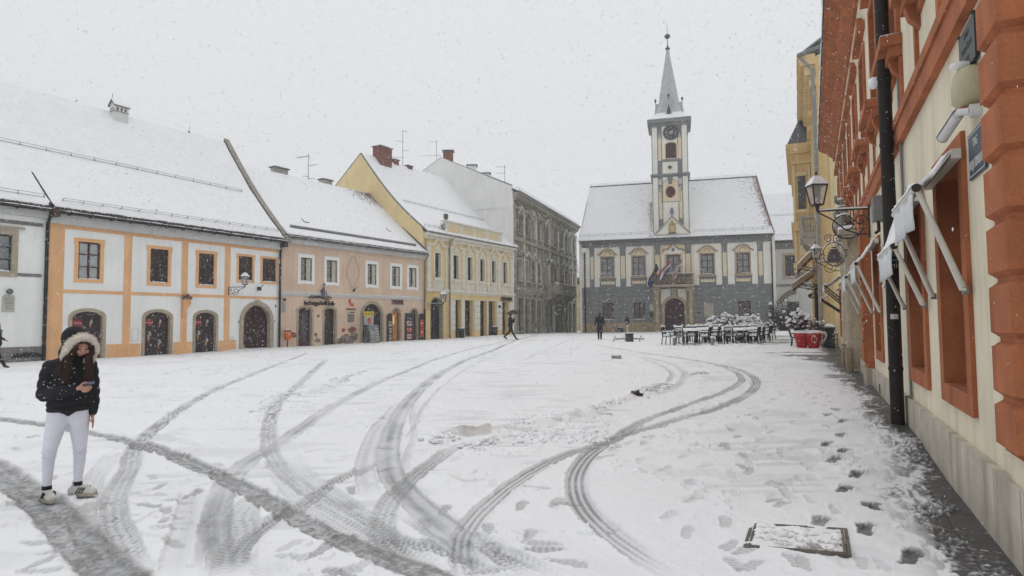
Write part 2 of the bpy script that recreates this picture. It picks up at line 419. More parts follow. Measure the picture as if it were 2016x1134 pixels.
st2 = sst(.64, .72, vnoise(GX * 1.4, GY * 9 + n_mid, 33)) * sst(.52, .62, fbm(GX * .6, GY * .6, 2, 34)); WET = np.maximum(WET, st2 * .24); H -= st2 * .006
def foot(x, y, yaw, L=.30, wd=.105, deep=.02, wet=.4, dark=0.0, sc=1.0):
 m = np.nonzero((np.abs(GX - x) < .35) & (np.abs(GY - y) < .35))[0]
 if not len(m): return
 dx, dy = GX[m] - x, GY[m] - y; c, s = math.cos(yaw), math.sin(yaw)
 a = (dx * s + dy * c) / (L / 2 * sc); b = (dx * c - dy * s) / (wd / 2 * sc)
 wv = 1 - .25 * np.cos(a * 2.6 + .6)
 q = np.sqrt(a ** 2 + (b / (1.12 * wv)) ** 2) + (n_vf[m] - .5) * .6 + (n_fine[m] - .5) * .5
 e = 1 - sst(.78, 1.1, q)
 H[m] -= e * deep * .4; H[m] += np.exp(-((q - 1.15) / .2) ** 2) * deep * .22
 tr = .75 + .25 * np.cos(a * 20)
 WET[m] = np.maximum(WET[m], e * wet * tr); DARK[m] = np.maximum(DARK[m], e * dark * (.6 + .6 * n_fine[m]))
rnd = random.Random(5)
for a, b, dk in [(1220, 452, .5), (1155, 488, .75), (1228, 530, .8), (1190, 570, .75), (1285, 635, .85), (1235, 690, .85), (1360, 770, 1), (1325, 865, .9), (1525, 980, 1), (1130, 835, .45), (1230, 392, .35), (1200, 346, .3), (1160, 366, .2)]:
 px, py = c4((a, b))[0]; x, y = on_ground(px, py, gzf(*on_ground(px, py, .05)))
 foot(x, y, .45 + rnd.uniform(-.35, .35), .30, .115, .03, .9, dk); foot(x + .06, y + .05, .9, .16, .09, .03, .8, dk * .8)
for a, b, wt in [(750, 430, .7), (775, 465, .7), (715, 505, .8), (730, 515, .6), (805, 550, .8), (800, 600, .8), (830, 615, .7), (950, 665, .75), (940, 680, .5), (935, 740, .75), (970, 760, .6), (725, 840, .55), (560, 875, .5), (745, 935, .6), (810, 960, .6), (1200, 785, .45), (1050, 650, .35), (1410, 1025, .4),
  (1010, 1005, .6), (1060, 1015, .6), (470, 600, .35), (550, 550, .35), (575, 665, .45), (580, 740, .45), (480, 805, .35), (990, 710, .4), (1090, 740, .3), (870, 530, .35), (930, 445, .4), (880, 480, .35), (960, 530, .4), (1310, 1000, .5), (830, 1030, .6), (760, 1020, .6), (240, 510, .6), (260, 500, .5), (390, 465, .6), (370, 490, .6), (215, 545, .5), (590, 345, .5), (625, 340, .6), (855, 330, .4),
  (930, 295, .5), (940, 235, .4), (975, 275, .4), (1110, 235, .5), (1085, 212, .5), (1110, 292, .5), (1140, 277, .4), (1180, 308, .4), (1150, 325, .4), (940, 190, .4), (970, 205, .3), (830, 370, .5), (860, 385, .4), (900, 350, .4), (1210, 380, .3), (1160, 412, .4)]:
 px, py = c4((a, b))[0]; x, y = on_ground(px, py, gzf(*on_ground(px, py, .1)))
 foot(x, y, rnd.choice([.4, .5, -2.6]) + rnd.uniform(-.5, .5), .29, .10, .024, wt)
for a, b, wt in c2(*[]) or []: pass
for (a, b), wt in zip(c2((850, 600), (940, 630), (970, 675), (1150, 712), (960, 720), (1020, 570), (1090, 530), (865, 430), (220, 800), (230, 910), (225, 955), (180, 220), (560, 900), (1640, 830), (1830, 850), (1930, 990), (1670, 890), (1300, 415), (1240, 370), (920, 490), (990, 795), (640, 560), (330, 850), (300, 440), (100, 600), (90, 280)) +
  c3((790, 870), (880, 815), (1230, 795), (1305, 715), (1400, 780), (1440, 785), (1440, 1052), (1350, 995), (1270, 930), (480, 1075), (400, 1110), (600, 535), (615, 630), (640, 575), (630, 497), (600, 455), (590, 400), (1330, 970), (1160, 1000), (1060, 1100), (820, 965), (440, 780), (450, 730), (1080, 900)), [.6] * 60):
 x, y = on_ground(a, b, 0.02); foot(x, y, rnd.uniform(-2, 2), .3, .10, .02, wt * rnd.uniform(.5, 1.3), .25 * rnd.random())
for k in range(150): 
 t = rnd.random(); Yd = 5 + 24 * t ** 1.3; wv = rnd.uniform(.9, 3.6)
 P = FR.P((Yd - 3.9) / .9, 0, wv); foot(P.x, P.y, rnd.choice([.45, -2.7]) + rnd.uniform(-.35, .35), .29, .10, .014, rnd.uniform(.12, .38))
for k in range(60):
 x, y = rnd.uniform(-5, 2.5), rnd.uniform(4, 9); foot(x, y, rnd.uniform(-3, 3), .29, .1, .012, rnd.uniform(.1, .35))
dxr, dyr = GX - R0[0], GY - R0[1]
uR = dxr * FR.e.x + dyr * FR.e.y; wR = dxr * FR.n.x + dyr * FR.n.y
sel = (wR > -1.5) & (wR < 4.5) & (uR > -6) & (uR < 34)
lim = .30 + .07 * np.sin(uR * 1.3) + np.clip(uR - 8, 0, 12) * .035
q = wR + (fbm(uR * 2.0, wR * 5, 3, 90) - .5) * .55 + (n_vf - .5) * .5
strip = np.where(sel, 1 - sst(lim - .12, lim + .16, q), 0)
speck = np.where(sel, (1 - sst(lim, lim + .9, wR)) * (.25 + .6 * sst(.46, .66, fbm(uR * 5, wR * 18, 3, 91)) * (1 - sst(lim, lim + .6, wR))), 0)
joint = np.abs(((uR / .42) % 1) - .5) > .475; joint2 = (np.abs(wR - .27) < .006)
jl = np.where(joint & (vnoise(np.floor(uR / .42), wR * 0, 92) > .55) & (GR < 16), 1, 0)
DARK = np.maximum(DARK, strip * (1 - .8 * jl)); WET = np.maximum(WET, np.maximum(strip * (1 - .7 * jl), speck * .8)); DARK = np.maximum(DARK, sst(.35, .85, speck) * .55)
H = np.where(strip > 0, H * (1 - strip) - .012 * strip + np.where(joint | joint2, -.004, 0) * strip, H)
JT = np.where(sel, strip * np.where((joint | joint2) & (jl < 1), 1.0, 0), 0)
for a, b, rx, ry, dk in [(1600, 696, 1.3, .9, .8), (1640, 704, .8, 1.4, .9), (1570, 690, 1.2, .5, .6), (1530, 673, 2.2, .9, .6), (1575, 668, 2.5, .8, .65), (1490, 664, 2.2, .9, .35), (1545, 662, 2.2, 1.0, .3), (1690, 735, .5, 1.2, .6), (1480, 676, 2, .5, .3)]:
 x, y = on_ground(a, b, .28); d = np.hypot((GX - x) / rx, (GY - y) / ry) + (n_mid - .5) * 1.0 + (fbm(GX * 1.0, GY * 7, 2, 99) - .5) * .8
 e = 1 - sst(.6, 1.1, d); DARK = np.maximum(DARK, e * dk * .8); WET = np.maximum(WET, e * min(1, dk + .2))
gZ = gZ + np.where(GR < 100, H, 0)
nA = len(ang); nR = len(rad)
i0 = (np.arange(nR - 1)[:, None] * nA + np.arange(nA)[None, :]).ravel()
i1 = (np.arange(nR - 1)[:, None] * nA + ((np.arange(nA) + 1) % nA)[None, :]).ravel()
quads = np.stack([i0, i0 + nA, i1 + nA, i1], 1)
me = bpy.data.meshes.new("snowy_ground")
me.vertices.add(len(GX)); me.vertices.foreach_set("co", np.stack([GX, GY, gZ], 1).ravel())
me.loops.add(quads.size); me.loops.foreach_set("vertex_index", quads.ravel().astype(np.int32))
me.polygons.add(len(quads)); me.polygons.foreach_set("loop_start", np.arange(0, quads.size, 4, dtype=np.int32)); me.polygons.foreach_set("loop_total", np.full(len(quads), 4, dtype=np.int32))
me.polygons.foreach_set("use_smooth", np.ones(len(quads), dtype=bool))
me.update(calc_edges=True)
for nm, arr in (("wet", WET), ("dark", DARK), ("brown", np.clip(BRN, 0, 1)), ("joint", JT)):
 at = me.attributes.new(nm, 'FLOAT', 'POINT'); at.data.foreach_set("value", np.clip(arr, 0, 1).astype(np.float32))
ground = bpy.data.objects.new("ground", me); COL.objects.link(ground); ground["kind"] = "structure"
gm = bpy.data.materials.new("trodden_snow"); gm.use_nodes = True; t = gm.node_tree; b = t.nodes["Principled BSDF"]
def _attr(n):
 a = t.nodes.new("ShaderNodeAttribute"); a.attribute_name = n; return a.outputs["Fac"]
def _noise(sc, det=4):
 tc = t.nodes.new("ShaderNodeTexCoord"); n = t.nodes.new("ShaderNodeTexNoise"); n.inputs["Scale"].default_value = sc; n.inputs["Detail"].default_value = det
 t.links.new(tc.outputs["Object"], n.inputs["Vector"]); return n.outputs["Fac"]
def _mix(fac, a, c):
 m = t.nodes.new("ShaderNodeMixRGB"); t.links.new(fac, m.inputs[0])
 for i, v in ((1, a), (2, c)):
  if isinstance(v, tuple): m.inputs[i].default_value = (*v, 1)
  else: t.links.new(v, m.inputs[i])
 return m.outputs[0]
snowc = _mix(_noise(1.2), (.75, .76, .78), (.82, .825, .84))
slush = _mix(_noise(60, 3), (.20, .205, .21), (.38, .385, .39))
pav = _mix(_noise(9, 5), (.035, .035, .036), (.085, .082, .08))
c = _mix(_attr("wet"), snowc, slush)
c = _mix(_attr("dark"), c, pav)
c = _mix(_attr("joint"), c, (.02, .02, .02))
brs = t.nodes.new("ShaderNodeMath"); brs.operation = 'MULTIPLY'; brs.inputs[1].default_value = .6; t.links.new(_attr("brown"), brs.inputs[0])
c = _mix(brs.outputs[0], c, (.27, .22, .17))
t.links.new(c, b.inputs["Base Color"])
ro = t.nodes.new("ShaderNodeMapRange"); ro.inputs[3].default_value = .85; ro.inputs[4].default_value = .42; t.links.new(_attr("dark"), ro.inputs[0]); t.links.new(ro.outputs[0], b.inputs["Roughness"])
b.inputs["Specular IOR Level"].default_value = .35
bp = t.nodes.new("ShaderNodeBump"); bp.inputs["Strength"].default_value = .35; bp.inputs["Distance"].default_value = .012
t.links.new(_noise(55, 5), bp.inputs["Height"]); t.links.new(bp.outputs[0], b.inputs["Normal"])
me.materials.append(gm)
snow = M("snow", (.83, .84, .86), .8, .03, 2.5, .35, 30, var2=.02)
whitew = M("white_plaster", (.87, .89, .87), .9, .05, .8, .12, 60, drip=.07)
orange = M("orange_plaster", (.80, .46, .23), .9, .09, .9, .12, 60, drip=.12)
beige = M("beige_plaster", (.70, .53, .40), .9, .08, .7, .14, 60, drip=.12)
yellowg = M("yellow_gable_plaster", (.76, .60, .32), .9, .06, .9, .12, 60, drip=.08)
yellowd = M("yellow_plaster", (.78, .59, .28), .9, .08, 1.1, .12, 60, drip=.1)
cream = M("cream_stucco", (.74, .71, .61), .9, .08, 2, .15, 50, drip=.12)
greyw = M("pale_grey_plaster", (.80, .795, .775), .9, .05, .7, .12, 60, drip=.1)
darkstone = M("sooty_stone", (.33, .31, .25), .9, .30, 2.2, .5, 18, drip=.3)
palestone = M("weathered_grey_stucco", (.58, .56, .49), .9, .22, 2.2, .4, 22, drip=.3)
tan = M("tan_stone", (.42, .36, .27), .9, .14, 3, .25, 40, drip=.2)
tan2 = M("warm_stone", (.36, .28, .18), .9, .2, 2, .3, 40, drip=.3)
greyt = M("grey_paint_plaster", (.205, .215, .215), .9, .12, 1.5, .15, 50, drip=.1)
thwhite = M("ivory_plaster", (.82, .80, .73), .9, .05, .9, .12, 60, drip=.1)
thyel = M("pale_yellow_plaster", (.76, .63, .44), .9, .07, 1.2, .12, 60, drip=.1)
plinthg = M("grey_plinth_render", (.20, .19, .18), .9, .18, 1.6, .3, 30, drip=.3)
dred = M("dark_red_paint", (.075, .022, .020), .6, .15, 3, .1, 40)
dredd = M("maroon_door_wood", (.045, .018, .020), .6, .3, 5, .2, 30)
black = M("black_metal", (.012, .012, .013), .5, .2, 6, .1, 50, spec=.5)
gutter_m = M("dark_brown_metal", (.016, .012, .010), .6, .25, 5, .1, 50, spec=.25)
greymetal = M("grey_metal", (.16, .165, .17), .5, .15, 5, .1, 50, spec=.5)
glassd = M("dark_window_glass", (.030, .030, .032), .12, .3, 2, 0, 40, spec=.6)
curtain = M("curtained_window_glass", (.24, .26, .27), .25, .18, 4, 0, 40, spec=.5)
palepane = M("pale_curtain_pane", (.40, .45, .46), .3, .1, 3, 0, 40, spec=.5)
whitep = M("white_paint", (.66, .67, .66), .6, .05, 3, .1, 50)
rooftile = M("dark_roof_tiles", (.055, .045, .042), .85, .3, 6, .4, 30)
redtile = M("red_roof_tiles", (.16, .05, .035), .85, .3, 6, .4, 30)
brick = M("chimney_brick", (.20, .075, .05), .9, .35, 9, .5, 30)
soffit = M("weathered_white_cornice", (.55, .555, .55), .9, .08, 2, .15, 40, drip=.1)
copper = M("verdigris_spire_sheet", (.42, .45, .45), .6, .15, 3, .15, 20)
firewall = M("mortar_capped_firewall", (.30, .27, .23), .95, .25, 4, .5, 25)
def pr(F, x0, x1, yt, yb, w=0.0):
 u0, z1 = F.q(x0, yt, w); _, z0 = F.q(x0, yb, w); u1, _ = F.q(x1, (yt + yb) / 2, w)
 return u0, u1, z0, z1
def window(F, B, u0, u1, z0, z1, rec=.14, fm=None, pm=None, cols=2, rows=3, rise=0.0, sur=None, sw=.12, sproj=.05, name="window", fw=.05, sill=None, snowsill=True, ears=0.0, bars=True, wb=0.0, bt=.03):
 """opening with reveal, frame, bars and pane; wb is the wall surface it sits in"""
 fm = fm or dred; pm = pm or glassd
 o = arch(u0, u1, z0, z1, rise); i = arch(u0 + fw, u1 - fw, z0 + fw, z1 - fw, rise * .93 if rise else 0)
 mb = MB(); mb.ring(F, o, i, wb - rec, wb - rec + .06, closed=True)
 if bars:
  for c in range(1, cols):
   uc = u0 + (u1 - u0) * c / cols; h = z1 - fw if not rise else z1 - .02
   mb.fb(F, uc - bt * .8, uc + bt * .8, z0 + fw, h, wb - rec + .002, wb - rec + .055)
  for r in range(1, rows):
   zc = z0 + (z1 - rise - z0) * r / rows
   for c in range(cols):
    ua = u0 + (u1 - u0) * c / cols + (fw if c == 0 else bt * .8); ub = u0 + (u1 - u0) * (c + 1) / cols - (fw if c == cols - 1 else bt * .8)
    mb.fb(F, ua, ub, zc - bt / 2, zc + bt / 2, wb - rec + .004, wb - rec + .05)
 W = mb.build(name, fm, B)
 p = MB(); p.prism(F, o, wb - rec - .02, wb - rec); p.build("pane", pm, W)
 if sur:
  so = arch(u0 - sw, u1 + sw, z0 - (sw if sill is None else 0), z1 + sw, rise and rise * (u1 - u0 + 2 * sw) / (u1 - u0)); si = arch(u0, u1, z0, z1, rise)
  mb = MB(); mb.ring(F, so, si, wb - rec + .0, wb + sproj, closed=True)
  if ears:
   for a, b in ((u0 - sw - ears, u0 - sw), (u1 + sw, u1 + sw + ears)):
    mb.fb(F, a, b, z1 + sw - .30, z1 + sw - .02, wb, wb + sproj - .003)
  mb.build("window_surround", sur, W)
 if sill:
  MB().fb(F, u0 - sw - .04, u1 + sw + .04, z0 - .09, z0, wb, wb + sproj + .07).build("sill", sill, W)
 if snowsill:
  snow_strip(F, u0 + .02, u1 - .02, z0 + .003, .045, wb - rec + .06, wb + (sproj if sur else 0) + .01).build("sill_snow", snow, W)
 return W
def snow_strip(F, u0, u1, z, h, w0, w1, step=.09, mb=None, jit=.5):
 mb = mb or MB(); n = max(3, int((u1 - u0) / step)); nw = 3
 vs = []; fs = []
 for i in range(n + 1):
  u = u0 + (u1 - u0) * i / n; e = min(1, min(i, n - i) / 1.5 + .25)
  hh = h * e * (1 - jit + 2 * jit * hsh(u * 3.1, z, w1)); wo = (w1 - w0) * .12 * (hsh(u * 5.3, z) - .5)
  for k in range(nw + 1):
   f = k / nw; hz = z + hh * (.55 + .45 * math.sin(math.pi * min(1, .25 + f * .65)))
   vs.append(F.P(u, hz, w0 + (w1 + wo - w0) * f))
  vs.append(F.P(u, z, w1 + wo * .9 - .004))
 k = nw + 2
 for i in range(n):
  for j in range(k - 1): fs.append((i * k + j, (i + 1) * k + j, (i + 1) * k + j + 1, i * k + j + 1))
 fs.append(tuple(range(k))); fs.append(tuple(n * k + j for j in range(k))[::-1])
 return mb.add(vs, fs, 0, True)
def wall(F, B, outline, holes, mat, name="wall", th=.35, w=0.0, reveal=None):
 mb = MB(); mb.prism(F, outline, w - th, w, 0, holes)
 return mb.build(name, mat, B)
def snow_roof(A, Bp, C, D, th, nu, nv, seed=0, curve=None, ragged=.06, amp=.03, overhang=.0):
 """thick snow on a roof slope. A,Bp = eave left/right; C,D = ridge right/left. returns MB"""
 A, Bp, C, D = [Vector(p) for p in (A, Bp, C, D)]; mb = MB(); vs = []
 nrm = (Bp - A).cross(D - A).normalized()
 if nrm.z < 0: nrm = -nrm
 for i in range(nu + 1):
  for j in range(nv + 1):
   u, v = i / nu, j / nv
   p = (A * (1 - u) + Bp * u) * (1 - v) + (D * (1 - u) + C * u) * v
   if curve: p = p + Vector((0, 0, -curve * math.sin(math.pi * v)))
   L = (Bp - A).length; n = float(fbm(np.array([u * L * .9]), np.array([v * 9 + seed]), 3, seed + 3)[0]) - .5
   n2 = hsh(i, j, seed) - .5
   e = 1.0
   if j == 0: p = p - (D - A).normalized() * (ragged * (hsh(i * 1.7, seed) - .2)); e = .55
   vs.append(p + nrm * (th * e + amp * n * 2 + .006 * n2))
 fs = [(i * (nv + 1) + j, (i + 1) * (nv + 1) + j, (i + 1) * (nv + 1) + j + 1, i * (nv + 1) + j + 1) for i in range(nu) for j in range(nv)]
 mb.add(vs, fs, 0, True)
 b = []
 per = [(i, 0) for i in range(nu + 1)] + [(nu, j) for j in range(1, nv + 1)] + [(i, nv) for i in range(nu - 1, -1, -1)] + [(0, j) for j in range(nv - 1, 0, -1)]
 top = [vs[i * (nv + 1) + j] for i, j in per]; bot = []
 for (i, j), q in zip(per, top):
  bot.append(q - nrm * (th * (1.0 if j else .5)))
 k = len(per); mb.add(top + bot, [(a, (a + 1) % k, k + (a + 1) % k, k + a) for a in range(k)], 0, False)
 return mb
def roof_slab(A, Bp, C, D, th=.12, curve=None, nv=8):
 A, Bp, C, D = [Vector(p) for p in (A, Bp, C, D)]; nrm = (Bp - A).cross(D - A).normalized()
 if nrm.z < 0: nrm = -nrm
 mb = MB(); vs = []
 for j in range(nv + 1):
  v = j / nv; dz = Vector((0, 0, -(curve or 0) * math.sin(math.pi * v)))
  for q in (A * (1 - v) + D * v, Bp * (1 - v) + C * v): vs += [q + dz, q + dz - nrm * th]
 fs = []
 for j in range(nv):
  a = j * 4; b = a + 4; fs += [(a, a + 2, b + 2, b), (a + 1, b + 1, b + 3, a + 3), (a, b, b + 1, a + 1), (a + 2, a + 3, b + 3, b + 2)]
 fs += [(0, 1, 3, 2), (nv * 4, nv * 4 + 2, nv * 4 + 3, nv * 4 + 1)]
 return mb.add(vs, fs)
def tile_tips(F, u0, u1, z, w, step=.19, r=.05):
 mb = MB(); n = int((u1 - u0) / step)
 for i in range(n):
  u = u0 + (i + .5) * (u1 - u0) / n; mb.tube([F.P(u, z, w), F.P(u, z + .16, w - .2)], r, 6)
 return mb
def eave_gear(F, B, u0, u1, z, w, gm=None):
 """half-round gutter with snow lying in it"""
 gm = gm or gutter_m
 g = MB(); g.tube([F.P(u0, z, w), F.P(u1, z, w)], .075, 10)
 for k in range(int((u1 - u0) / .9)):
  u = u0 + .4 + k * .9
  if u < u1: g.fb(F, u - .012, u + .012, z - .09, z + .09, w - .35, w + .085)
 G = g.build("gutter", gm, B)
 snow_strip(F, u0, u1, z + .055, .035, w - .06, w + .06, .15).build("gutter_snow", snow, G)
 return G
def snow_guard(P0, P1, up, out, B, n=None, h=.20, name="snow_guard", mat=None):
 """two rails on little brackets"""
 P0, P1, up, out = Vector(P0), Vector(P1), Vector(up), Vector(out); L = (P1 - P0).length; n = n or max(3, int(L / 1.1)); mb = MB()
 for f in (.45, 1.0): mb.tube([P0 + up * h * f, P1 + up * h * f], .011, 5)
 for i in range(n + 1):
  p = P0.lerp(P1, i / n); mb.tube([p, p + up * h * 1.08], .013, 4); mb.tube([p + up * h * .9, p - out * .14], .009, 4)
 return mb.build(name, mat or greymetal, B)
def pipe(F, B, u, ztop, zbot, w, r=.055, mat=None, name="downpipe", top=None, n=3):
 mb = MB(); pts = [F.P(u, zbot, w), F.P(u, ztop - .25, w)]
 if top: pts += [F.P(*top)]
 mb.tube(pts, r, 10)
 for k in range(n):
  z = zbot + (ztop - zbot) * (k + .5) / n; mb.tube([F.P(u, z - .025, w), F.P(u, z + .025, w)], r * 1.25, 10); mb.fb(F, u - .015, u + .015, z - .012, z + .012, w - .12, w)
 return mb.build(name, mat or gutter_m, B)
def chimney(F, B, c, su, sw, z0, z1, mat, capm=None, name="chimney", cap=.06, snowcap=True):
 u, w = c; mb = MB(); mb.fb(F, u - su / 2, u + su / 2, z0, z1, w - sw / 2, w + sw / 2); ch = mb.build(name, mat, B)
 MB().fb(F, u - su / 2 - .1, u + su / 2 + .1, z1, z1 + cap, w - sw / 2 - .1, w + sw / 2 + .1).build("cap", capm or plinthg, ch)
 if snowcap: snow_strip(F, u - su / 2 - .08, u + su / 2 + .08, z1 + cap, .09, w - sw / 2 - .08, w + sw / 2 + .08, .2).build("cap_snow", snow, ch)
 return ch
def arch_hole(u0, u1, z0, z1, rise): return arch(u0, u1, z0, z1, rise)
def lantern(P, s, name_, label, group, bracket_pts=None, wallP=None, scroll=True):
 """tapered square lantern with frame, glass and roof; P = underside of the lantern, s = body height"""
 T = thing("wall_lamp", P, label, "lamp", group)
 P = Vector(P); b, t_ = .11 * s / .5, .19 * s / .5
 fr = MB()
 for sx in (-1, 1):
  for sy in (-1, 1):
   fr.tube([P + Vector((sx * b, sy * b, 0)), P + Vector((sx * t_, sy * t_, s))], .014 * s / .5 + .004, 6)
 for q, z in ((b, 0), (t_, s)):
  c = [P + Vector((x * q, y * q, z)) for x, y in ((-1, -1), (1, -1), (1, 1), (-1, 1))]
  for i in range(4): fr.tube([c[i], c[(i + 1) % 4]], .014 * s / .5 + .004, 6)
 fr.lathe(P, [(.0, -.16 * s / .5), (.05 * s / .5, -.15 * s / .5), (.03, -.1 * s / .5), (.05 * s / .5, -.03), (b, 0)], 10)
 fr.build("lantern_frame", black, T)
 g = MB(); c0 = [P + Vector((x * b * .95, y * b * .95, .01)) for x, y in ((-1, -1), (1, -1), (1, 1), (-1, 1))]; c1 = [P + Vector((x * t_ * .96, y * t_ * .96, s * .98)) for x, y in ((-1, -1), (1, -1), (1, 1), (-1, 1))]
 g.add(c0 + c1, [(i, (i + 1) % 4, 4 + (i + 1) % 4, 4 + i) for i in range(4)]); g.build("lantern_glass", M("lantern_glass", (.42, .43, .43), .15, .1, 3, 0, spec=.5) if False else lampglass, T)
 MB().lathe(P, [(0, s * .42), (.075 * s / .5, s * .44), (.075 * s / .5, s * .96)], 10).build("lamp_unit", greymetal, T)
 rf = MB(); rf.lathe(P, [(t_ * 1.5, s), (t_ * 1.48, s * 1.03), (t_ * .62, s * 1.42), (t_ * .5, s * 1.48), (0, s * 1.52)], 4, smooth=False, rot=math.pi / 4)
 rf.lathe(P, [(.02, s * 1.5), (.035, s * 1.56), (.015, s * 1.6), (.03, s * 1.66), (0, s * 1.76)], 8); R_ = rf.build("lantern_roof", black, T)
 MB().lathe(P, [(t_ * 1.52, s * 1.02), (t_ * 1.50, s * 1.055), (t_ * .68, s * 1.43), (t_ * .3, s * 1.52), (0, s * 1.54)], 4, smooth=False, rot=math.pi / 4).build("roof_snow", snow, R_)
 return T
lampglass = bpy.data.materials.new("clear_lantern_glass"); lampglass.use_nodes = True
_t = lampglass.node_tree; _b = _t.nodes["Principled BSDF"]; _b.inputs["Base Color"].default_value = (.6, .62, .62, 1); _b.inputs["Roughness"].default_value = .2; _b.inputs["Alpha"].default_value = .35
def spiral(c, ex, ez, r0, r1, turns, a0=0, n=26):
 c, ex, ez = Vector(c), Vector(ex), Vector(ez)
 return [c + (ex * math.cos(a0 + turns * 2 * math.pi * i / n) + ez * math.sin(a0 + turns * 2 * math.pi * i / n)) * (r0 + (r1 - r0) * i / n) for i in range(n + 1)]
def bracket(T, W0, W1, drop, r=.018, snowy=True):
 """scrolled wrought iron arm from the wall point W0 to the lamp point W1"""
 W0, W1 = Vector(W0), Vector(W1); ex = (W1 - W0).normalized(); ez = Vector((0, 0, 1)); L = (W1 - W0).length; mb = MB()
 mb.tube([W0, W1], r, 6); mb.tube([W0 + ez * .06, W0 - ez * (drop + .08)], r * 1.2, 6)
 R_ = min(L * .36, drop * .62)
 mb.tube(spiral(W0 + ex * (L * .45) - ez * R_ * .95, ex, -ez, R_ * .25, R_, 1.3, 1.0), r * .8, 5)
 mb.tube([W0 - ez * drop, W0 - ez * drop * .98 + ex * L * .2, W0 - ez * drop * .8 + ex * L * .45, W0 - ez * drop * .35 + ex * L * .72, W1 - ez * .02], r * .9, 6)
 mb.tube(spiral(W0 + ex * (L * .16) - ez * drop * .45, ex, ez, R_ * .1, R_ * .4, 1.2, 2.0, 16), r * .7, 5)
 o = mb.build("bracket", black, T)
 if snowy: MB().tube([W0 + ez * r * 1.4, W0.lerp(W1, .5) + ez * r * 1.9, W1 + ez * r * 1.4], r * .9, 6).build("bracket_snow", snow, o)
 return o
def antenna(P, h, arms, label, group="television antennas on the snowy roofs"):
 P = Vector(P); T = thing("television_antenna", P, label, "antenna", group)
 MB().tube([P, P + Vector((0, 0, h))], .025, 6).build("mast", greymetal, T)
 for z, L, yaw, k in arms:
  d = Vector((math.cos(yaw), math.sin(yaw), 0)); pd = Vector((-d.y, d.x, 0)); mb = MB(); c = P + Vector((0, 0, z))
  mb.tube([c - d * L * .12, c + d * L], .015, 5)
  for i in range(k):
   q = c + d * (L * (i + .3) / k); mb.tube([q - pd * .22, q + pd * .22], .008, 4)
  mb.build("antenna_boom", greymetal, T)
 return T
def skylight(F, B, u, z, w, su, slope):
 pass
B0_ = on_ground(251, 702, 0.0)
BL = chain(B0_, 29.6, 93); BR = chain(B0_, 29.6, 549)
CR = chain(BR, 33.75, 836); DR = chain(CR, 31.6, 1010); GRr = chain(DR, 20.0, 1134)
FB, FC, FD, FG = Fac(BL, BR), Fac(BR, CR), Fac(CR, DR), Fac(DR, GRr)
AL = (BL[0] - FB.e.x * 9, BL[1] - FB.e.y * 9); FA = Fac(AL, BL)
def hole(u0, u1, z0, z1, rise=0): return arch(u0 - .004, u1 + .004, z0 - .004, z1 + .004, rise)
def house(name, F, label, cat="house"):
 p = F.P(F.L / 2, 0, -3); return thing(name, (p.x, p.y, 0), label, cat)
A = house("house", FA, "white house with grey bands, cut off by the left edge of the picture")
La = FA.L
def qa(x, y): u, z = FB.q(x, y); return u + La, z
wA = [qa(24, 463), qa(24, 535)]; ua1 = wA[0][0]; za1, za0 = wA[0][1], wA[1][1]
wall(FA, A, rect(0, La, -.6, 6.35), [hole(ua1 - 1.05, ua1, za0, za1)], whitew)
window(FA, A, ua1 - 1.05, ua1, za0, za1, .12, M("dark_green_frame", (.02, .03, .028)), curtain, 2, 3, sur=tan, sw=.22, sproj=.05)
h = MB(); h.fb(FA, ua1 - 1.4, ua1 + .42, za1 + .28, za1 + .36, 0.001, .14); h.build("window_hood", tan, A)
z = qa(60, 541)[1]; MB().fb(FA, 0, La - .28, z - .09, z + .05, 0, .025).build("band", plinthg, A)
z = qa(60, 441)[1]; MB().fb(FA, 0, La - .28, z - .08, z + .08, 0, .03).build("band", plinthg, A)
z = qa(40, 683)[1]; MB().fb(FA, 0, La - .02, -.5, z, 0, .035).build("plinth", plinthg, A)
mb = MB(); u_, z_ = qa(22, 692); mb.prism(FA, arch(u_, u_ + 1.1, qa(22, 705)[1], qa(40, 694)[1], .12), .03, .045); V_ = mb.build("vent_grille", M("dark_grating", (.02, .018, .016)), A)
MB().fb(FA, 0, La, 6.28, 6.62, -.2, .26).build("cornice", soffit, A)
T = thing("wall_plaque", FA.P(*qa(16, 598), .02), "pale stone plaque with engraved lines on the white house at the left edge", "plaque")
mb = MB(); uu, zz = qa(16, 598); mb.prism(FA, [(uu - .22, zz - .34), (uu - .22, zz + .3), (uu - .15, zz + .37), (uu + .15, zz + .37), (uu + .22, zz + .3), (uu + .22, zz - .34)], 0.002, .03); mb.build("plate", M("pale_plaque", (.45, .44, .38)), T)
mb = MB()
for k in range(5): mb.fb(FA, uu - .14, uu + .14, zz - .2 + k * .1, zz - .18 + k * .1, .03, .034)
mb.build("engraving", plinthg, T)
uu, zz = qa(17, 574); T = thing("wall_spotlight", FA.P(uu, zz, .05), "small round dark spotlight above the pale plaque of the white house", "lamp")
MB().tube([FA.P(uu, zz, 0), FA.P(uu, zz, .12)], [.09, .12], 14).build("lamp_housing", black, T); MB().tube([FA.P(uu, zz, .121), FA.P(uu, zz, .125)], .085, 14).build("lens", greymetal, T)
Bh = house("house", FB, "wide white house with orange bands, four arched openings and a lantern on its front")
L = FB.L
sh = [] 
up = [(155, 197, 476, 550), (296.4, 331, 489, 556.6), (391.5, 421.4, 497, 559), (470, 497, 503.6, 552), (516.8, 543, 508, 554)]
ups = [pr(FB, *q) for q in up]
zt = (ups[0][3] + ups[1][3] + ups[2][3]) / 3; zb = (ups[0][2] + ups[1][2] + ups[2][2]) / 3
ups = [(a, b, zb if i < 3 else c, zt if i < 3 else d) for i, (a, b, c, d) in enumerate(ups)]
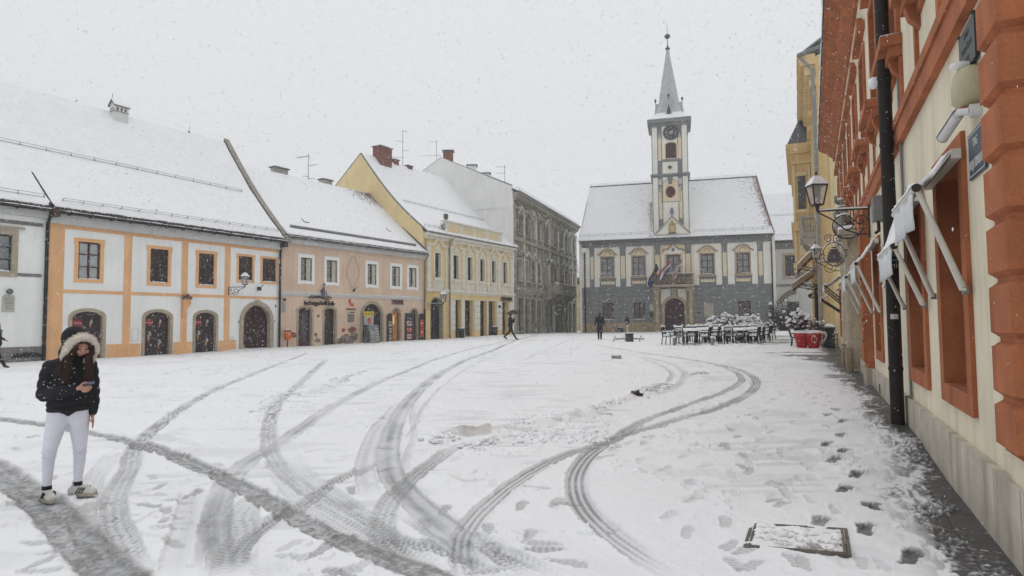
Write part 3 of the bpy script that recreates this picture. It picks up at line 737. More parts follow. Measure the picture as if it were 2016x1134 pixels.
zt2 = (ups[3][3] + ups[4][3]) / 2; zb2 = (ups[3][2] + ups[4][2]) / 2; ups[3] = (ups[3][0], ups[3][1], zb2, zt2); ups[4] = (ups[4][0], ups[4][1], zb2, zt2)
doors = [(142, 201, 618, 703), (285.7, 334, 617, 697), (385, 424, 618.7, 692)]
drs = []
for q in doors: u0, u1, z0, z1 = pr(FB, *q); drs.append((u0, u1, -.25, 2.19))
gu0, _, _, gz1 = pr(FB, 479, 531, 601, 687); gu1 = FB.q(531, 640)[0]; gz1 = FB.q(503, 601)[1]
wall(FB, Bh, rect(0, L, -.6, 6.2), [hole(*q) for q in ups] + [hole(a, b, c, d, .32) for a, b, c, d in drs] + [hole(gu0, gu1, -.3, gz1, (gu1 - gu0) / 2)], whitew)
for i, q in enumerate(ups):
 window(FB, Bh, *q, .10, dred, (palepane if i == 0 else glassd), 2, 3, sur=orange, sw=.16 if i < 3 else .13, sproj=.03, ears=.04, bars=True, fw=.07 if i == 0 else .05, bt=.05 if i == 0 else .03)
z_mid = FB.q(330, 579)[1]; z_top = 6.05
bd = MB(); us = [0.0]
verts_ = [(94, 123), (242, 257), (356, 368), (441, 452)]
pil = [(FB.q(a, 600)[0], FB.q(b, 600)[0]) for a, b in verts_]; pil[0] = (-.02, pil[0][1])
for a, b in pil: MB().fb(FB, a, b, .62, z_top - .1, 0, .028).build("pilaster", orange, Bh)
MB().fb(FB, -.02, L, z_top - .1, z_top + .06, 0, .04).build("band", orange, Bh)
ed = pil + [(L - .12, L)]
for (a, b), (c, d) in zip(ed[:-1], ed[1:]): MB().fb(FB, b, c, z_mid - .11, z_mid + .05, 0, .022).build("band", orange, Bh)
prev = -.02
for a, b, _, _ in drs + [(gu0 - .26, gu1 + .26, 0, 0)]:
 mb = MB(); mb.fb(FB, prev, a - .22, -.5, .62, 0, .05)
 mb.build("plinth", orange, Bh); prev = b + .22
MB().fb(FB, prev, L, -.5, .02, 0, .05).build("plinth", orange, Bh)
posterdk = M("dark_poster_print", (.035, .022, .025), .5, .4, 4, .1)
posterred = M("red_poster_print", (.30, .03, .035), .5, .15, 6, 0); ice = M("ice_cream_print", (.52, .50, .44), .5, .2, 8, 0); conem = M("wafer_print", (.42, .26, .12), .5, .2, 10, 0)
whitet = M("white_lettering", (.75, .75, .74), .6, .02, 3, 0)
for i, (a, b, c, d) in enumerate(drs):
 W = window(FB, Bh, a, b, c, d, .22, dred, posterdk, 1, 1, rise=.32, sur=tan, sw=.15, sproj=.04, name="shop_door", bars=False, snowsill=False)
 k = b - a; wp = -.218
 MB().prism(FB, rect(a + .10, a + k * .40, 1.50, 1.82), wp, wp + .006).build("drink_poster", posterred, W)
 text_mesh("poster_lettering", "Coca-Cola", .10, whitet, W, FB.P(a + .06 + k * .21, 1.66, wp + .012), FB.e, (0, 0, 1), .002, sx=.8)
 mb = MB(); mc = MB()
 for uc, zc, s in ((a + k * .25, .95, .55), (a + k * .66, .55, .5), (a + k * .68, 1.62, .38)):
  mb.ball(FB.P(uc, zc + s * .32, wp + .008), s * .23, 0, 10, 6, 1, .05, .8); mb.ball(FB.P(uc, zc + s * .18, wp + .008), s * .27, 0, 10, 6, 1, .05, .6)
  mc.prism(FB, [(uc, zc - s * .6), (uc - s * .16, zc + s * .12), (uc + s * .16, zc + s * .12)], wp, wp + .008)
 mb.build("ice_cream_print", ice, W); mc.build("wafer_print", conem, W)
gt = window(FB, Bh, gu0, gu1, -.3, gz1, .3, dredd, dredd, 2, 1, rise=(gu1 - gu0) / 2, sur=tan, sw=.24, sproj=.07, name="carriage_door", snowsill=False, bt=.02)
mb = MB()
for ua, ub in ((gu0 + .08, (gu0 + gu1) / 2 - .05), ((gu0 + gu1) / 2 + .05, gu1 - .08)):
 for za, zb_ in ((.1, .9), (1.0, 1.7)):
  mb.ring(FB, rect(ua + .04, ub - .04, za, zb_), rect(ua + .12, ub - .12, za + .08, zb_ - .08), -.3, -.275, closed=True)
mb.build("door_panel", dredd, gt)
zs_ = gz1 - (gu1 - gu0) / 2
mb = MB(); mb.fb(FB, gu0 - .32, gu0 - .005, zs_ - .1, zs_ + .03, .002, .11); mb.fb(FB, gu1 + .005, gu1 + .32, zs_ - .1, zs_ + .03, .002, .11)
uc = (gu0 + gu1) / 2; mb.prism(FB, [(uc - .09, gz1 + .0), (uc - .13, gz1 + .3), (uc + .13, gz1 + .3), (uc + .09, gz1)], .0, .14); mb.build("keystone", tan, gt)
u_, z_ = FB.q(364, 588); mb = MB()
mb.prism(FB, [(u_ - .17, z_ - 1.0), (u_ - .13, z_ - .3), (u_ - .24, z_ + .12), (u_ + .22, z_ + .12), (u_ + .26, z_ - .25), (u_ + .02, z_ - .6)], .03, .16); mb.build("console", orange, Bh)
mb = MB()
for k in range(14): mb.ball(FB.P(u_ + random.uniform(-.22, .24), z_ + random.uniform(0, .2), random.uniform(.08, .25)), random.uniform(.05, .09), 0, 6, 4, jit=.2)
mb.build("carved_ornament", M("weathered_carving", (.13, .09, .06)), Bh)
for x0, x1, y0, y1 in ((259, 272, 647, 672), (454, 459, 663, 669)):
 a, b, c, d = pr(FB, x0, x1, y0, y1); MB().ring(FB, rect(a, b, c, d), rect(a + .02, b - .02, c + .02, d - .02), 0, .018, closed=True).build("meter_door", M("meter_door_paint", (.55, .55, .54)), Bh)
a, b, c, d = pr(FB, 541.5, 543.5, 600, 605); MB().fb(FB, a, b, c, d, 0, .02).build("house_number", black, Bh)
a, b, c, d = pr(FB, 504, 510, 565, 572); mb = MB(); mb.fb(FB, a, b, c, d, .1, .22); mb.tube([FB.P(b, d, .15), FB.P(b + .15, d + .12, .2)], .02); mb.build("flag_holder", black, Bh)
MB().fb(FB, -.1, L + .02, z_top + .06, 6.62, -.2, .30).build("cornice", soffit, Bh)
ez = 6.72
rwA = 5.5
ridL = FB.q(0, 172, -rwA); ridR = FB.q(424, 275, -rwA); rz_ = (ridL[1] + ridR[1]) / 2
UL = -12.0
base_A = FB.P(UL, ez, .45)
roof_slab(FB.P(UL, ez - .02, .5), FB.P(L + .02, ez - .02, .5), FB.P(L + .02, rz_ - .02, -rwA), FB.P(UL, rz_ - .02, -rwA), .14, .35).build("roof", rooftile, Bh)
snow_roof(FB.P(UL, ez + .08, .36), FB.P(L - .05, ez + .08, .36), FB.P(L - .05, rz_ + .02, -rwA), FB.P(UL, rz_ + .02, -rwA), .15, 150, 44, 3, .35, .06, .028).build("roof_snow", snow, Bh)
snow_roof(FB.P(UL, ez + .08, -2 * rwA - .4), FB.P(L - .05, ez + .08, -2 * rwA - .4), FB.P(L - .05, rz_ + .02, -rwA + .01), FB.P(UL, rz_ + .02, -rwA + .01), .12, 30, 8, 4).build("roof_snow", snow, Bh)
tile_tips(FB, UL + .3, L - .2, ez - .03, .53, .17, .05).build("eave_tiles", rooftile, Bh)
eave_gear(FB, Bh, .15, L, ez - .13, .55); eave_gear(FA, A, 0, La - .1, ez - .10, .5)
MB().prism(Fac(BR, (BR[0] - FB.n.x * 11, BR[1] - FB.n.y * 11)), [(0, -.5), (0, 6.6), (5.6, rz_ - .1), (11, 6.6), (11, -.5)], -.1, .1).build("gable_wall", whitew, Bh)
def roofpt(F, u, f, z0, z1, w0, w1, cv, lift=.12):
 return F.P(u, z0 + (z1 - z0) * f - cv * math.sin(math.pi * f) + lift, w0 + (w1 - w0) * f)
upv = Vector((0, 0, 1)); slope = (roofpt(FB, 0, 1, ez, rz_, .4, -rwA, 0) - roofpt(FB, 0, 0, ez, rz_, .4, -rwA, 0)).normalized()
def rf(u, f, lift=.2): return roofpt(FB, u, f, ez, rz_, .4, -rwA, .35, lift)
snow_guard(rf(.35, .035), rf(L - .3, .05), slope.cross(FB.e) * -1 if slope.cross(FB.e).z < 0 else slope.cross(FB.e), FB.n, Bh, 14, .22)
snow_guard(rf(UL, .50), rf(L - 1.0, .47), upv, FB.n, Bh, 22, .22)
snow_guard(rf(UL, .035), rf(-.35, .035), upv, FB.n, A, 12, .22)
mb = MB(); pts = [rf(3.4 + 1.45 * (1 - f), f, .17 + .03 * hsh(f * 9)) for f in [i / 24 for i in range(25)]]; mb.tube(pts, .02, 4)
for p in pts[2::2]: mb.tube([p - Vector((0, 0, .05)), p + FB.e * .08 + Vector((0, 0, .09))], .024, 4)
mb.build("lightning_conductor", greymetal, Bh)
def hatch(F, B, p, e, n, L_=.5):
 mb = MB(); p = Vector(p); mb.tube([p - e * L_ * .1 + Vector((0, 0, .28)) - n * .25, p, p + e * L_ * .9 + n * .02], [.012, .035, .04], 6)
 return mb.build("roof_hatch", gutter_m, B)
for F_, u, f in ((FB, 7.3, .19), (FB, -.6, .24)): hatch(FB, Bh, rf(u, f, .16), FB.e, FB.n, .45)
a_, b_ = rf(-.15, 0.0, .1), rf(-.28, .27, .18); MB().tube([a_, b_], [.12, .06], 6).build("firewall_rib", gutter_m, Bh)
mb = MB(); mb.fb(FB, -.16, .12, ez - .35, ez + .05, .1, .62); mb.build("corbel_stone", M("brown_corbel", (.06, .04, .03)), Bh)
mb = MB(); n_ = 14; vs = []
for i in range(n_ + 1):
 f = -.03 + 1.05 * i / n_; p = rf(L + .02, f, 0)
 for du, dz in ((-.05, .0), (-.05, .34), (.36, .30), (.36, -.1)): vs.append(p + FB.e * du + Vector((0, 0, dz)))
fs = [(i * 4 + k, i * 4 + (k + 1) % 4, i * 4 + 4 + (k + 1) % 4, i * 4 + 4 + k) for i in range(n_) for k in range(4)] + [(0, 1, 2, 3), (n_ * 4 + 3, n_ * 4 + 2, n_ * 4 + 1, n_ * 4)]
mb.add(vs, fs); mb.build("firewall", firewall, Bh)
mb = MB(); mb.tube([rf(L - .08, f, .25) for f in [i / 20 for i in range(21)]], .05, 6); mb.build("firewall_flashing", black, Bh)
def house_chimney(u, w, z0, s, B):
 mb = MB(); mb.fb(FB, u - .62 * s, u + .62 * s, z0 - .6, z0 + 1.45 * s, w - .42 * s, w + .42 * s); ch = mb.build("chimney", whitep, B)
 MB().fb(FB, u - .66 * s, u + .66 * s, z0 + .85 * s, z0 + .90 * s, w - .46 * s, w + .46 * s).build("string_course", plinthg, ch)
 G = Fac(FB.P(u - .62 * s, 0, w)[:2], (FB.P(u - .62 * s, 0, w - 1))[:2])
 for sd in (-1, 1):
  mb = MB(); c0 = FB.P(u - .72 * s, z0 + 1.4 * s, w + sd * .56 * s); c1 = FB.P(u + .72 * s, z0 + 1.4 * s, w + sd * .56 * s); c2_ = FB.P(u + .72 * s, z0 + 1.98 * s, w); c3_ = FB.P(u - .72 * s, z0 + 1.98 * s, w)
  roof_slab(c0, c1, c2_, c3_, .05, 0, 1).build("cap", M("rusty_cap", (.16, .09, .06)), ch)
  snow_roof(c0 + Vector((0, 0, .01)), c1 + Vector((0, 0, .01)), c2_ + Vector((0, 0, .01)), c3_ + Vector((0, 0, .01)), .07, 8, 4, 5, None, .02, .01).build("cap_snow", snow, ch)
 mb = MB()
 for sd in (-1, 1): mb.add([FB.P(u + sd * .6 * s, z0 + 1.4 * s, w - .4 * s), FB.P(u + sd * .6 * s, z0 + 1.4 * s, w + .4 * s), FB.P(u + sd * .6 * s, z0 + 1.93 * s, w)], [(0, 1, 2)])
 mb.build("cap_gable", whitep, ch)
 mb = MB()
 for q in (-.32, -.0, .32): mb.fb(FB, u + q * s * 1.1 - .07 * s, u + q * s * 1.1 + .07 * s, z0 + .97 * s, z0 + 1.25 * s, w + .38 * s, w + .425 * s)
 for q in (-.16, .16): mb.fb(FB, u - .625 * s, u - .58 * s, z0 + .97 * s, z0 + 1.25 * s, w + q * s - .06 * s, w + q * s + .06 * s)
 mb.build("smoke_opening", black, ch)
 MB().tube([FB.P(u - .6 * s, z0 + 1.9 * s, w), FB.P(u - .6 * s, z0 + 2.5 * s, w)], .015, 5).build("lightning_rod", greymetal, ch)
u_, z_ = FB.q(234, 236, -rwA + .3); house_chimney(u_, -rwA + .3, z_ - .15, .62, Bh)
u_, z_ = FB.q(383, 271, -rwA - .5); house_chimney(u_, -rwA - .5, z_ - .75, .56, Bh)
pipe(FA, A, La - .14, 6.3, .0, .10, .07, gutter_m, top=(La - .14, 6.55, .45))
pipe(FB, Bh, L - .05, 6.2, .0, .13, .065, gutter_m, top=(L - .25, 6.55, .5))
MB().fb(FB, L - .12, L + .16, 6.28, 6.62, .1, .58).build("corbel_stone", MATS["brown_corbel"], Bh)
u_, z_ = FB.q(449, 566); W0 = FB.P(u_, z_, .03); W1 = FB.P(u_ + .35, z_ + .02, 1.0)
LT1 = lantern(W1 + Vector((0, 0, .12)), .46, "wall_lamp", "snow capped lantern on a scrolled arm, on the white house with orange bands", "old lanterns on scrolled wall arms"); bracket(LT1, W0, W1, .38)
Ch = house("house", FC, "beige two-storey house with white window frames and three shop fronts, peeling near the ground")
L = FC.L
cw = [(592, 614, 506, 553), (643, 663.5, 511.6, 556), (723.5, 741, 519.8, 561), (771.4, 787.4, 524.4, 563.5), (805, 819.8, 527, 565)]
cws = [pr(FC, *q) for q in cw]; zt = sum(q[3] for q in cws) / 5; zb = sum(q[2] for q in cws) / 5; cws = [(a, b, zb, zt) for a, b, _, _ in cws]
cd1 = FC.q(587, 640)[0], FC.q(613.3, 640)[0]; cd2 = FC.q(638, 640)[0], FC.q(660, 640)[0]
cg = FC.q(712.8, 640)[0], FC.q(752, 640)[0]; cs1 = FC.q(772, 640)[0], FC.q(788, 640)[0]; cs2 = FC.q(809, 640)[0], FC.q(821.5, 640)[0]
zd1 = FC.q(600, 606)[1]; zg = FC.q(731, 598)[1]; zs1 = FC.q(780, 608)[1]
ops = [(cd1[0], cd1[1], -.2, zd1, .22), (cd2[0], cd2[1], -.2, zd1, .22), (cg[0], cg[1], -.2, zg, (cg[1] - cg[0]) / 2), (cs1[0], cs1[1], .12, zs1, (cs1[1] - cs1[0]) / 2), (cs2[0], cs2[1], .12, zs1, (cs2[1] - cs2[0]) / 2)]
wall(FC, Ch, rect(0, L, -.6, 6.62), [hole(*q) for q in cws] + [hole(*o) for o in ops], beige)
for i, q in enumerate(cws):
 W = window(FC, Ch, *q, .13, M("dark_green_frame2", (.018, .022, .02)), M("cream_curtain_pane", (.30, .29, .24), .3, .2, 5, 0), 2, 3, sur=None, fw=.06, bt=.03, snowsill=True)
 a, b, c, d = q; so = [(a - .20, c - .14), (a - .2, d + .12), (a - .15, d + .24), (b + .15, d + .24), (b + .2, d + .12), (b + .2, c - .14), (b + .13, c - .24), (b - .1, c - .18), (a + .1, c - .18), (a - .13, c - .24)]
 MB().prism(FC, so, 0, .03, 0, [arch(a - .002, b + .002, c - .002, d + .002, 0)]).build("window_surround", whitew, W)
 MB().fb(FC, a + (b - a) * .55, b - .07, c + .07, d - .07, -.06, -.055).build("open_casement", M("cream_casement", (.50, .48, .40)), W)
for i, o in enumerate(ops):
 u0, u1, z0, z1, rs = o
 pm = [M("red_grey_display", (.09, .03, .045), .4, .7, 5, .1), M("brown_display", (.05, .03, .028), .4, .5, 6, .1), dredd, M("lit_shop_interior", (.30, .13, .05), .5, .8, 9, 0, emit=(.9, .42, .12, .12)), M("shop_door_brown", (.16, .10, .07), .5, .5, 6, .1)][i]
 W = window(FC, Ch, u0, u1, z0, z1, .26, dredd if i != 3 else dred, pm, 2 if i == 2 else 1, 1, rise=rs, sur=tan, sw=.13 if i != 2 else .2, sproj=.04, name="carriage_door" if i == 2 else "shop_door", bars=(i == 2), snowsill=False)
 if i < 2:
  mb = MB(); mb.fb(FC, u0 - .19, u0 - .13, zd1 - .3, zd1 - .2, 0, .045); mb.fb(FC, u1 + .13, u1 + .19, zd1 - .3, zd1 - .2, 0, .045); mb.build("impost", tan, W)
 if i == 0:
  mb = MB(); mb.fb(FC, u0 + (u1 - u0) * .45, u0 + (u1 - u0) * .8, .3, zd1 - .3, -.258, -.25); mb.build("mannequin_dress", M("grey_dress", (.10, .10, .11), .7, .5, 7), W)
 if i == 3:
  mb = MB(); mb.fb(FC, u0 + .28, u0 + .48, 1.4, 2.1, -.25, -.24); mb.build("lit_display", M("warm_lit_display", (.6, .35, .12), emit=(1, .6, .22, .4)), W)
  MB().ball(FC.P(u0 + .12, 1.55, -.22), .08, 0, 8, 6).build("shop_bulb", M("bulb_glow", (1, .9, .8), emit=(1, .9, .75, 2.0)), W)
bdm = M("black_display_board", (.018, .022, .026), .5, .3, 6, .1); paper = M("newspaper_print", (.42, .42, .42), .6, .45, 9, 0); redp = M("red_print", (.55, .08, .05), .6, .4, 8, 0); pap2 = M("magazine_print", (.48, .40, .38), .6, .5, 12, 0)
for x0, x1, y0, y1, nm in ((760.5, 770.5, 606, 668, 0), (796, 811, 607, 667, 1), (823, 833.5, 607, 667, 2)):
 a, b, c, d = pr(FC, x0, x1, y0, y1); c = .12; d = 2.25
 T = thing("display_board", FC.P((a + b) / 2, c, .06), ["black display board with white posters left of the lit kiosk doorway", "black display board with newspaper posters between the two kiosk doorways", "narrow black display board with red posters by the grey downpipe"][nm], "display board", "black newspaper boards of the kiosk")
 MB().prism(FC, arch(a, b, c, d, .25 if nm != 1 else 0), .07, .12).build("board", bdm, T)
 for k in range(3 if nm != 2 else 2):
  zz = 1.45 - k * (.5 if nm != 2 else .72); q = (b - a) * .2
  MB().fb(FC, a + q + .08 * (nm == 0), b - q, zz - .18 if nm != 2 else zz - .30, zz + .2 if nm != 2 else zz + .3, .12, .128).build("poster", [paper, [paper, redp, pap2][k % 3], redp][nm], T)
  MB().fb(FC, a + q + .06, b - q - .04, zz - .02, zz + .10, .128, .132).build("poster_picture", [M("print_grey", (.2, .2, .2)), M("print_red", (.5, .1, .08)), M("print_pale", (.6, .45, .4))][nm], T)
zb_ = FC.q(690, 583)[1]; MB().fb(FC, 0, L - .08, zb_ - .11, zb_ + .1, 0, .05).build("string_course", soffit, Ch); snow_strip(FC, 0, L - .1, zb_ + .1, .03, 0, .045, .2).build("string_course_snow", snow, Ch)
uc, zc = FC.q(695, 536); mb = MB(); pts = []
for i in range(41):
 t = 2 * math.pi * i / 40; r_ = 1 + .10 * math.cos(4 * t) - .05 * math.cos(8 * t); pts.append(FC.P(uc + .52 * r_ * math.sin(t), zc + 1.02 * r_ * math.cos(t) * (1 if math.cos(t) > -.85 else .9), .03))
mb.tube(pts, .035, 6, cap=False); mb.build("stucco_medallion", M("beige_moulding", (.62, .50, .40)), Ch)
u_, z_ = FC.q(694, 571); mb = MB(); mb.tube([FC.P(u_, z_ - .12, .12), FC.P(u_ + .05, z_ + .1, .2)], .07, 8); mb.tube([FC.P(u_, z_, .0), FC.P(u_, z_, .15)], .03, 6); mb.tube([FC.P(u_, z_ + .05, .15), FC.P(u_ + .2, z_ + .2, .3)], .025, 6)
T = thing("flagpole_holder", FC.P(u_, z_, .1), "small black iron flagpole holder under the stucco medallion of the beige house", "flag holder"); mb.build("holder", black, T)
T = thing("shop_sign", FC.P(FC.q(781, 596)[0], FC.q(781, 596)[1], .06), "dark red letters TISAK on the beige wall above the kiosk", "sign")
u0, u1 = FC.q(770, 596)[0], FC.q(794, 596)[0]; zc = FC.q(781, 595.5)[1]
MB().fb(FC, u0, u1, zc - .22, zc + .22, 0.002, .02).build("sign_board", M("sign_backing", (.40, .33, .29)), T)
text_mesh("letters", "TISAK", .46, M("dark_red_letters", (.10, .02, .02)), T, FC.P((u0 + u1) / 2, zc, .07), FC.e, (0, 0, 1), .035, sx=1.02)
u0, z0 = FC.q(599, 594); u1, _ = FC.q(655, 598); zc = (z0 + FC.q(655, 600)[1]) / 2
T = thing("shop_sign", FC.P((u0 + u1) / 2, zc, .06), "black shop lettering with a small figure on top, over two doors of the beige house", "sign")
blt = M("black_letters", (.012, .012, .016), .5)
text_mesh("letters", "ludwigsArt", .40, blt, T, FC.P(u0 + (u1 - u0) * .345, zc, .08), FC.e, (0, 0, 1), .04, sx=.98)
text_mesh("letters", "Klub", .44, blt, T, FC.P(u0 + (u1 - u0) * .865, zc + .0, .08), FC.e, (0, 0, 1), .04, sx=.98)
mb = MB(); e = FC.e; zb2 = zc + .38; um = FC.q(634, 584)[0]
mb.tube([FC.P(FC.q(606, 585)[0], zb2 - .06, .1), FC.P(FC.q(610, 585)[0], zb2 + .08, .1), FC.P(FC.q(628, 586)[0], zb2 + .08, .1), FC.P(FC.q(634, 586)[0], zb2 - .08, .1), FC.P(FC.q(648, 588)[0], zb2 - .12, .1), FC.P(FC.q(651, 588)[0], zb2 + .02, .1), FC.P(FC.q(646, 588)[0], zb2 + .06, .1), FC.P(FC.q(609, 586)[0], zb2 - .05, .1)], .035, 6); mb.build("scrolled_bar", blt, T)
mb = MB(); fg = M("painted_figure_metal", (.10, .11, .14), .6, .5, 12); mb.tube([FC.P(um, zb2 + .05, .12), FC.P(um - .02, zb2 + .35, .14), FC.P(um + .02, zb2 + .62, .14), FC.P(um + .04, zb2 + .72, .14)], [.10, .13, .09, .04], 8)
mb.ball(FC.P(um + .06, zb2 + .86, .14), .085, 0, 8, 6); mb.tube([FC.P(um, zb2 + .55, .14), FC.P(um + .18, zb2 + .35, .2), FC.P(um + .26, zb2 + .12, .18)], .035, 6); mb.tube([FC.P(um - .03, zb2 + .55, .14), FC.P(um - .28, zb2 + .42, .16)], .03, 6); mb.build("figure", fg, T)
T = thing("wall_sign", FC.P(FC.q(690, 596)[0], FC.q(690, 600)[1], .03), "orange abstract logo with two lines of small brown lettering, beside the carriage door", "sign")
u_, z_ = FC.q(690, 596); om = M("orange_red_logo", (.55, .10, .04), .5)
mb = MB(); mb.prism(FC, [(u_ - .17, z_ + .02), (u_ - .16, z_ + .22), (u_ - .08, z_ + .29), (u_ + .0, z_ + .22), (u_ + .03, z_ - .05), (u_ - .05, z_ - .12)], 0, .04); mb.prism(FC, [(u_ - .06, z_ - .24), (u_ - .06, z_ - .12), (u_ + .05, z_ - .04), (u_ + .26, z_ - .04), (u_ + .26, z_ - .24)], .0, .035); mb.build("logo", om, T)
brt = M("brown_letters", (.12, .06, .04))
text_mesh("letters", "REPUBLIČKA", .16, brt, T, FC.P(u_ + .02, z_ - .46, .02), FC.e, (0, 0, 1), .012); text_mesh("letters", "UPRAVA", .16, brt, T, FC.P(u_ + .04, z_ - .68, .02), FC.e, (0, 0, 1), .012)
for x0, x1, y0, y1, lb, cl, tx in ((684, 697, 618, 634, "square grey metal plaque with raised lettering, below the orange logo", (.28, .28, .27), 1), (555, 562, 596, 615, "pale stone plaque beside the black downpipe, on the beige house", (.40, .38, .35), 0), (624.5, 628.5, 619.5, 624.5, "small square brown plate between the two left doors of the beige house", (.22, .13, .08), 0)):
 a, b, c, d = pr(FC, x0, x1, y0, y1); T = thing("wall_plaque", FC.P((a + b) / 2, (c + d) / 2, .02), lb, "plaque")
 MB().fb(FC, a, b, c, d, .002, .035).build("plate", M("plaque_%d" % (y0 * 10), cl, .6, .3, 12, .3), T)
 if tx:
  for k, s_ in enumerate(("FOTO", "VIDEO", "FOTO")): text_mesh("letters", s_, .15, greymetal, T, FC.P((a + b) / 2, d - .12 - k * .19, .045), FC.e, (0, 0, 1), .01)
 elif y0 == 596:
  mb = MB(); [mb.fb(FC, a + .05, b - .05, c + .1 + k * .12, c + .12 + k * .12, .035, .038) for k in range(4)]; mb.build("engraving", plinthg, T)
uu, zz = FC.q(558.7, 590); T = thing("wall_spotlight", FC.P(uu, zz, .05), "small round dark spotlight on the beige house above its stone plaque", "lamp"); MB().tube([FC.P(uu, zz, 0), FC.P(uu, zz, .12)], [.07, .10], 12).build("lamp_housing", black, T)
pm = M("exposed_red_brick", (.27, .11, .075), .95, .4, 8, .5, 30); pm2 = M("bare_grey_mortar", (.26, .22, .19), .95, .3, 5, .5, 30)
for x, y, ru, rz2, m_ in ((693, 649, .38, .22, pm), (676, 650, .15, .13, pm), (682, 659, .22, .05, pm), (622, 659, .12, .15, pm), (577, 660, .35, .17, pm), (684, 668, .85, .32, pm2), (697, 661, .4, .28, pm2), (668, 672, .4, .2, pm2), (625, 670, .25, .14, pm2)):
 u_, z_ = FC.q(x, y); mb = MB(); n = 22; pts = [(u_ + ru * math.cos(2 * math.pi * i / n) * (.65 + .6 * hsh(i, x)), max(.0, z_ + rz2 * math.sin(2 * math.pi * i / n) * (.6 + .7 * hsh(i * 3, y)))) for i in range(n)]
 mb.prism(FC, pts, .0, .006 + .003 * (m_ is pm)); mb.build("peeled_patch", m_, Ch)
MB().fb(FC, .0, L - .05, 6.6, 6.95, -.2, .28).build("cornice", soffit, Ch)
icm = M("ice", (.55, .57, .6), .2, .05, 3, 0); mb = MB()
n = 260; vs = []
for k in range(n + 1):
 u = .2 + (L - .5) * k / n; vs += [FC.P(u, 6.63, .27), FC.P(u, 6.60 - (.20 * hsh(k, 3) ** 3 if k % 2 else 0), .27)]
mb.add(vs, [(2 * k, 2 * k + 2, 2 * k + 3, 2 * k + 1) for k in range(n)])
mb.build("icicles", icm, Ch)
ez = 7.06; rw = 6.0; rzC = 12.5
Lr = L - .05
roof_slab(FC.P(0, ez - .02, .42), FC.P(Lr + .05, ez - .02, .42), FC.P(Lr + .05, rzC, -rw), FC.P(0, rzC, -rw), .14, .15).build("roof", rooftile, Ch)
tiled = bpy.data.materials.new("snow_over_tiles"); tiled.use_nodes = True; t = tiled.node_tree; b = t.nodes["Principled BSDF"]; b.inputs["Roughness"].default_value = .85
_uv = t.nodes.new("ShaderNodeUVMap"); br = t.nodes.new("ShaderNodeTexBrick"); br.inputs["Scale"].default_value = 1.0; br.inputs["Brick Width"].default_value = .30; br.inputs["Row Height"].default_value = .20; br.inputs["Mortar Size"].default_value = .045; br.inputs["Color1"].default_value = (0, 0, 0, 1); br.inputs["Color2"].default_value = (.25, .25, .25, 1); br.inputs["Mortar"].default_value = (1, 1, 1, 1); br.inputs["Mortar Smooth"].default_value = .3
t.links.new(_uv.outputs[0], br.inputs["Vector"]); tc = t.nodes.new("ShaderNodeTexCoord"); nz = t.nodes.new("ShaderNodeTexNoise"); nz.inputs["Scale"].default_value = 5.0; nz.inputs["Detail"].default_value = 4; t.links.new(tc.outputs["Object"], nz.inputs["Vector"])
ra = t.nodes.new("ShaderNodeAttribute"); ra.attribute_name = "reveal"
m1 = t.nodes.new("ShaderNodeMath"); m1.operation = 'ADD'; t.links.new(nz.outputs["Fac"], m1.inputs[0]); t.links.new(ra.outputs["Fac"], m1.inputs[1])
bw = t.nodes.new("ShaderNodeMath"); bw.operation = 'MULTIPLY_ADD'; bw.inputs[1].default_value = .28; t.links.new(br.outputs["Color"], bw.inputs[0]); t.links.new(m1.outputs[0], bw.inputs[2])
mr = t.nodes.new("ShaderNodeMapRange"); mr.inputs[1].default_value = .96; mr.inputs[2].default_value = 1.08; t.links.new(bw.outputs[0], mr.inputs[0])
mx = t.nodes.new("ShaderNodeMixRGB"); mx.inputs[1].default_value = (.82, .83, .85, 1); t.links.new(mr.outputs[0], mx.inputs[0])
rt = t.nodes.new("ShaderNodeAttribute"); rt.attribute_name = "redness"; mx2 = t.nodes.new("ShaderNodeMixRGB"); mx2.inputs[1].default_value = (.06, .055, .05, 1); mx2.inputs[2].default_value = (.16, .045, .035, 1); t.links.new(rt.outputs["Fac"], mx2.inputs[0]); t.links.new(mx2.outputs[0], mx.inputs[2]); t.links.new(mx.outputs[0], b.inputs["Base Color"])
bp = t.nodes.new("ShaderNodeBump"); bp.inputs["Strength"].default_value = .5; bp.inputs["Distance"].default_value = .03; t.links.new(bw.outputs[0], bp.inputs["Height"]); bp.invert = True; t.links.new(bp.outputs[0], b.inputs["Normal"])
def tile_snow(mb, name, B, nu, nv, Lu, Lv, fn):
 """snow roof with a tile pattern showing where fn(u, v) says the snow is thin; u, v in 0..1"""
 o = mb.build(name, tiled, B, fix=False); me = o.data; n = len(me.vertices); rv = np.zeros(n, np.float32); rd = np.zeros(n, np.float32); uvs = np.zeros((n, 2))
 for i in range(nu + 1):
  for j in range(nv + 1):
   k = i * (nv + 1) + j; r_ = fn(i / nu, j / nv); rv[k] = r_[0]; rd[k] = r_[1]; uvs[k] = (i / nu * Lu, j / nv * Lv)
 for nm, ar in (("reveal", rv), ("redness", rd)): me.attributes.new(nm, 'FLOAT', 'POINT').data.foreach_set("value", ar)
 ul = me.uv_layers.new(name="UVMap"); li = np.zeros(len(me.loops), np.int32); me.loops.foreach_get("vertex_index", li); ul.data.foreach_set("uv", uvs[li].ravel())
 bm = bmesh.new(); bm.from_mesh(me); bmesh.ops.recalc_face_normals(bm, faces=bm.faces); bm.to_mesh(me); bm.free()
 return o
def fnC(u, v):
 a = max(0, 1 - math.hypot((u - 1.0) / .35, (v - 1.0) / .33)); return (.60 * a + .12 * max(0, 1 - abs(u - 1) / .08) * (v > .25), .3)
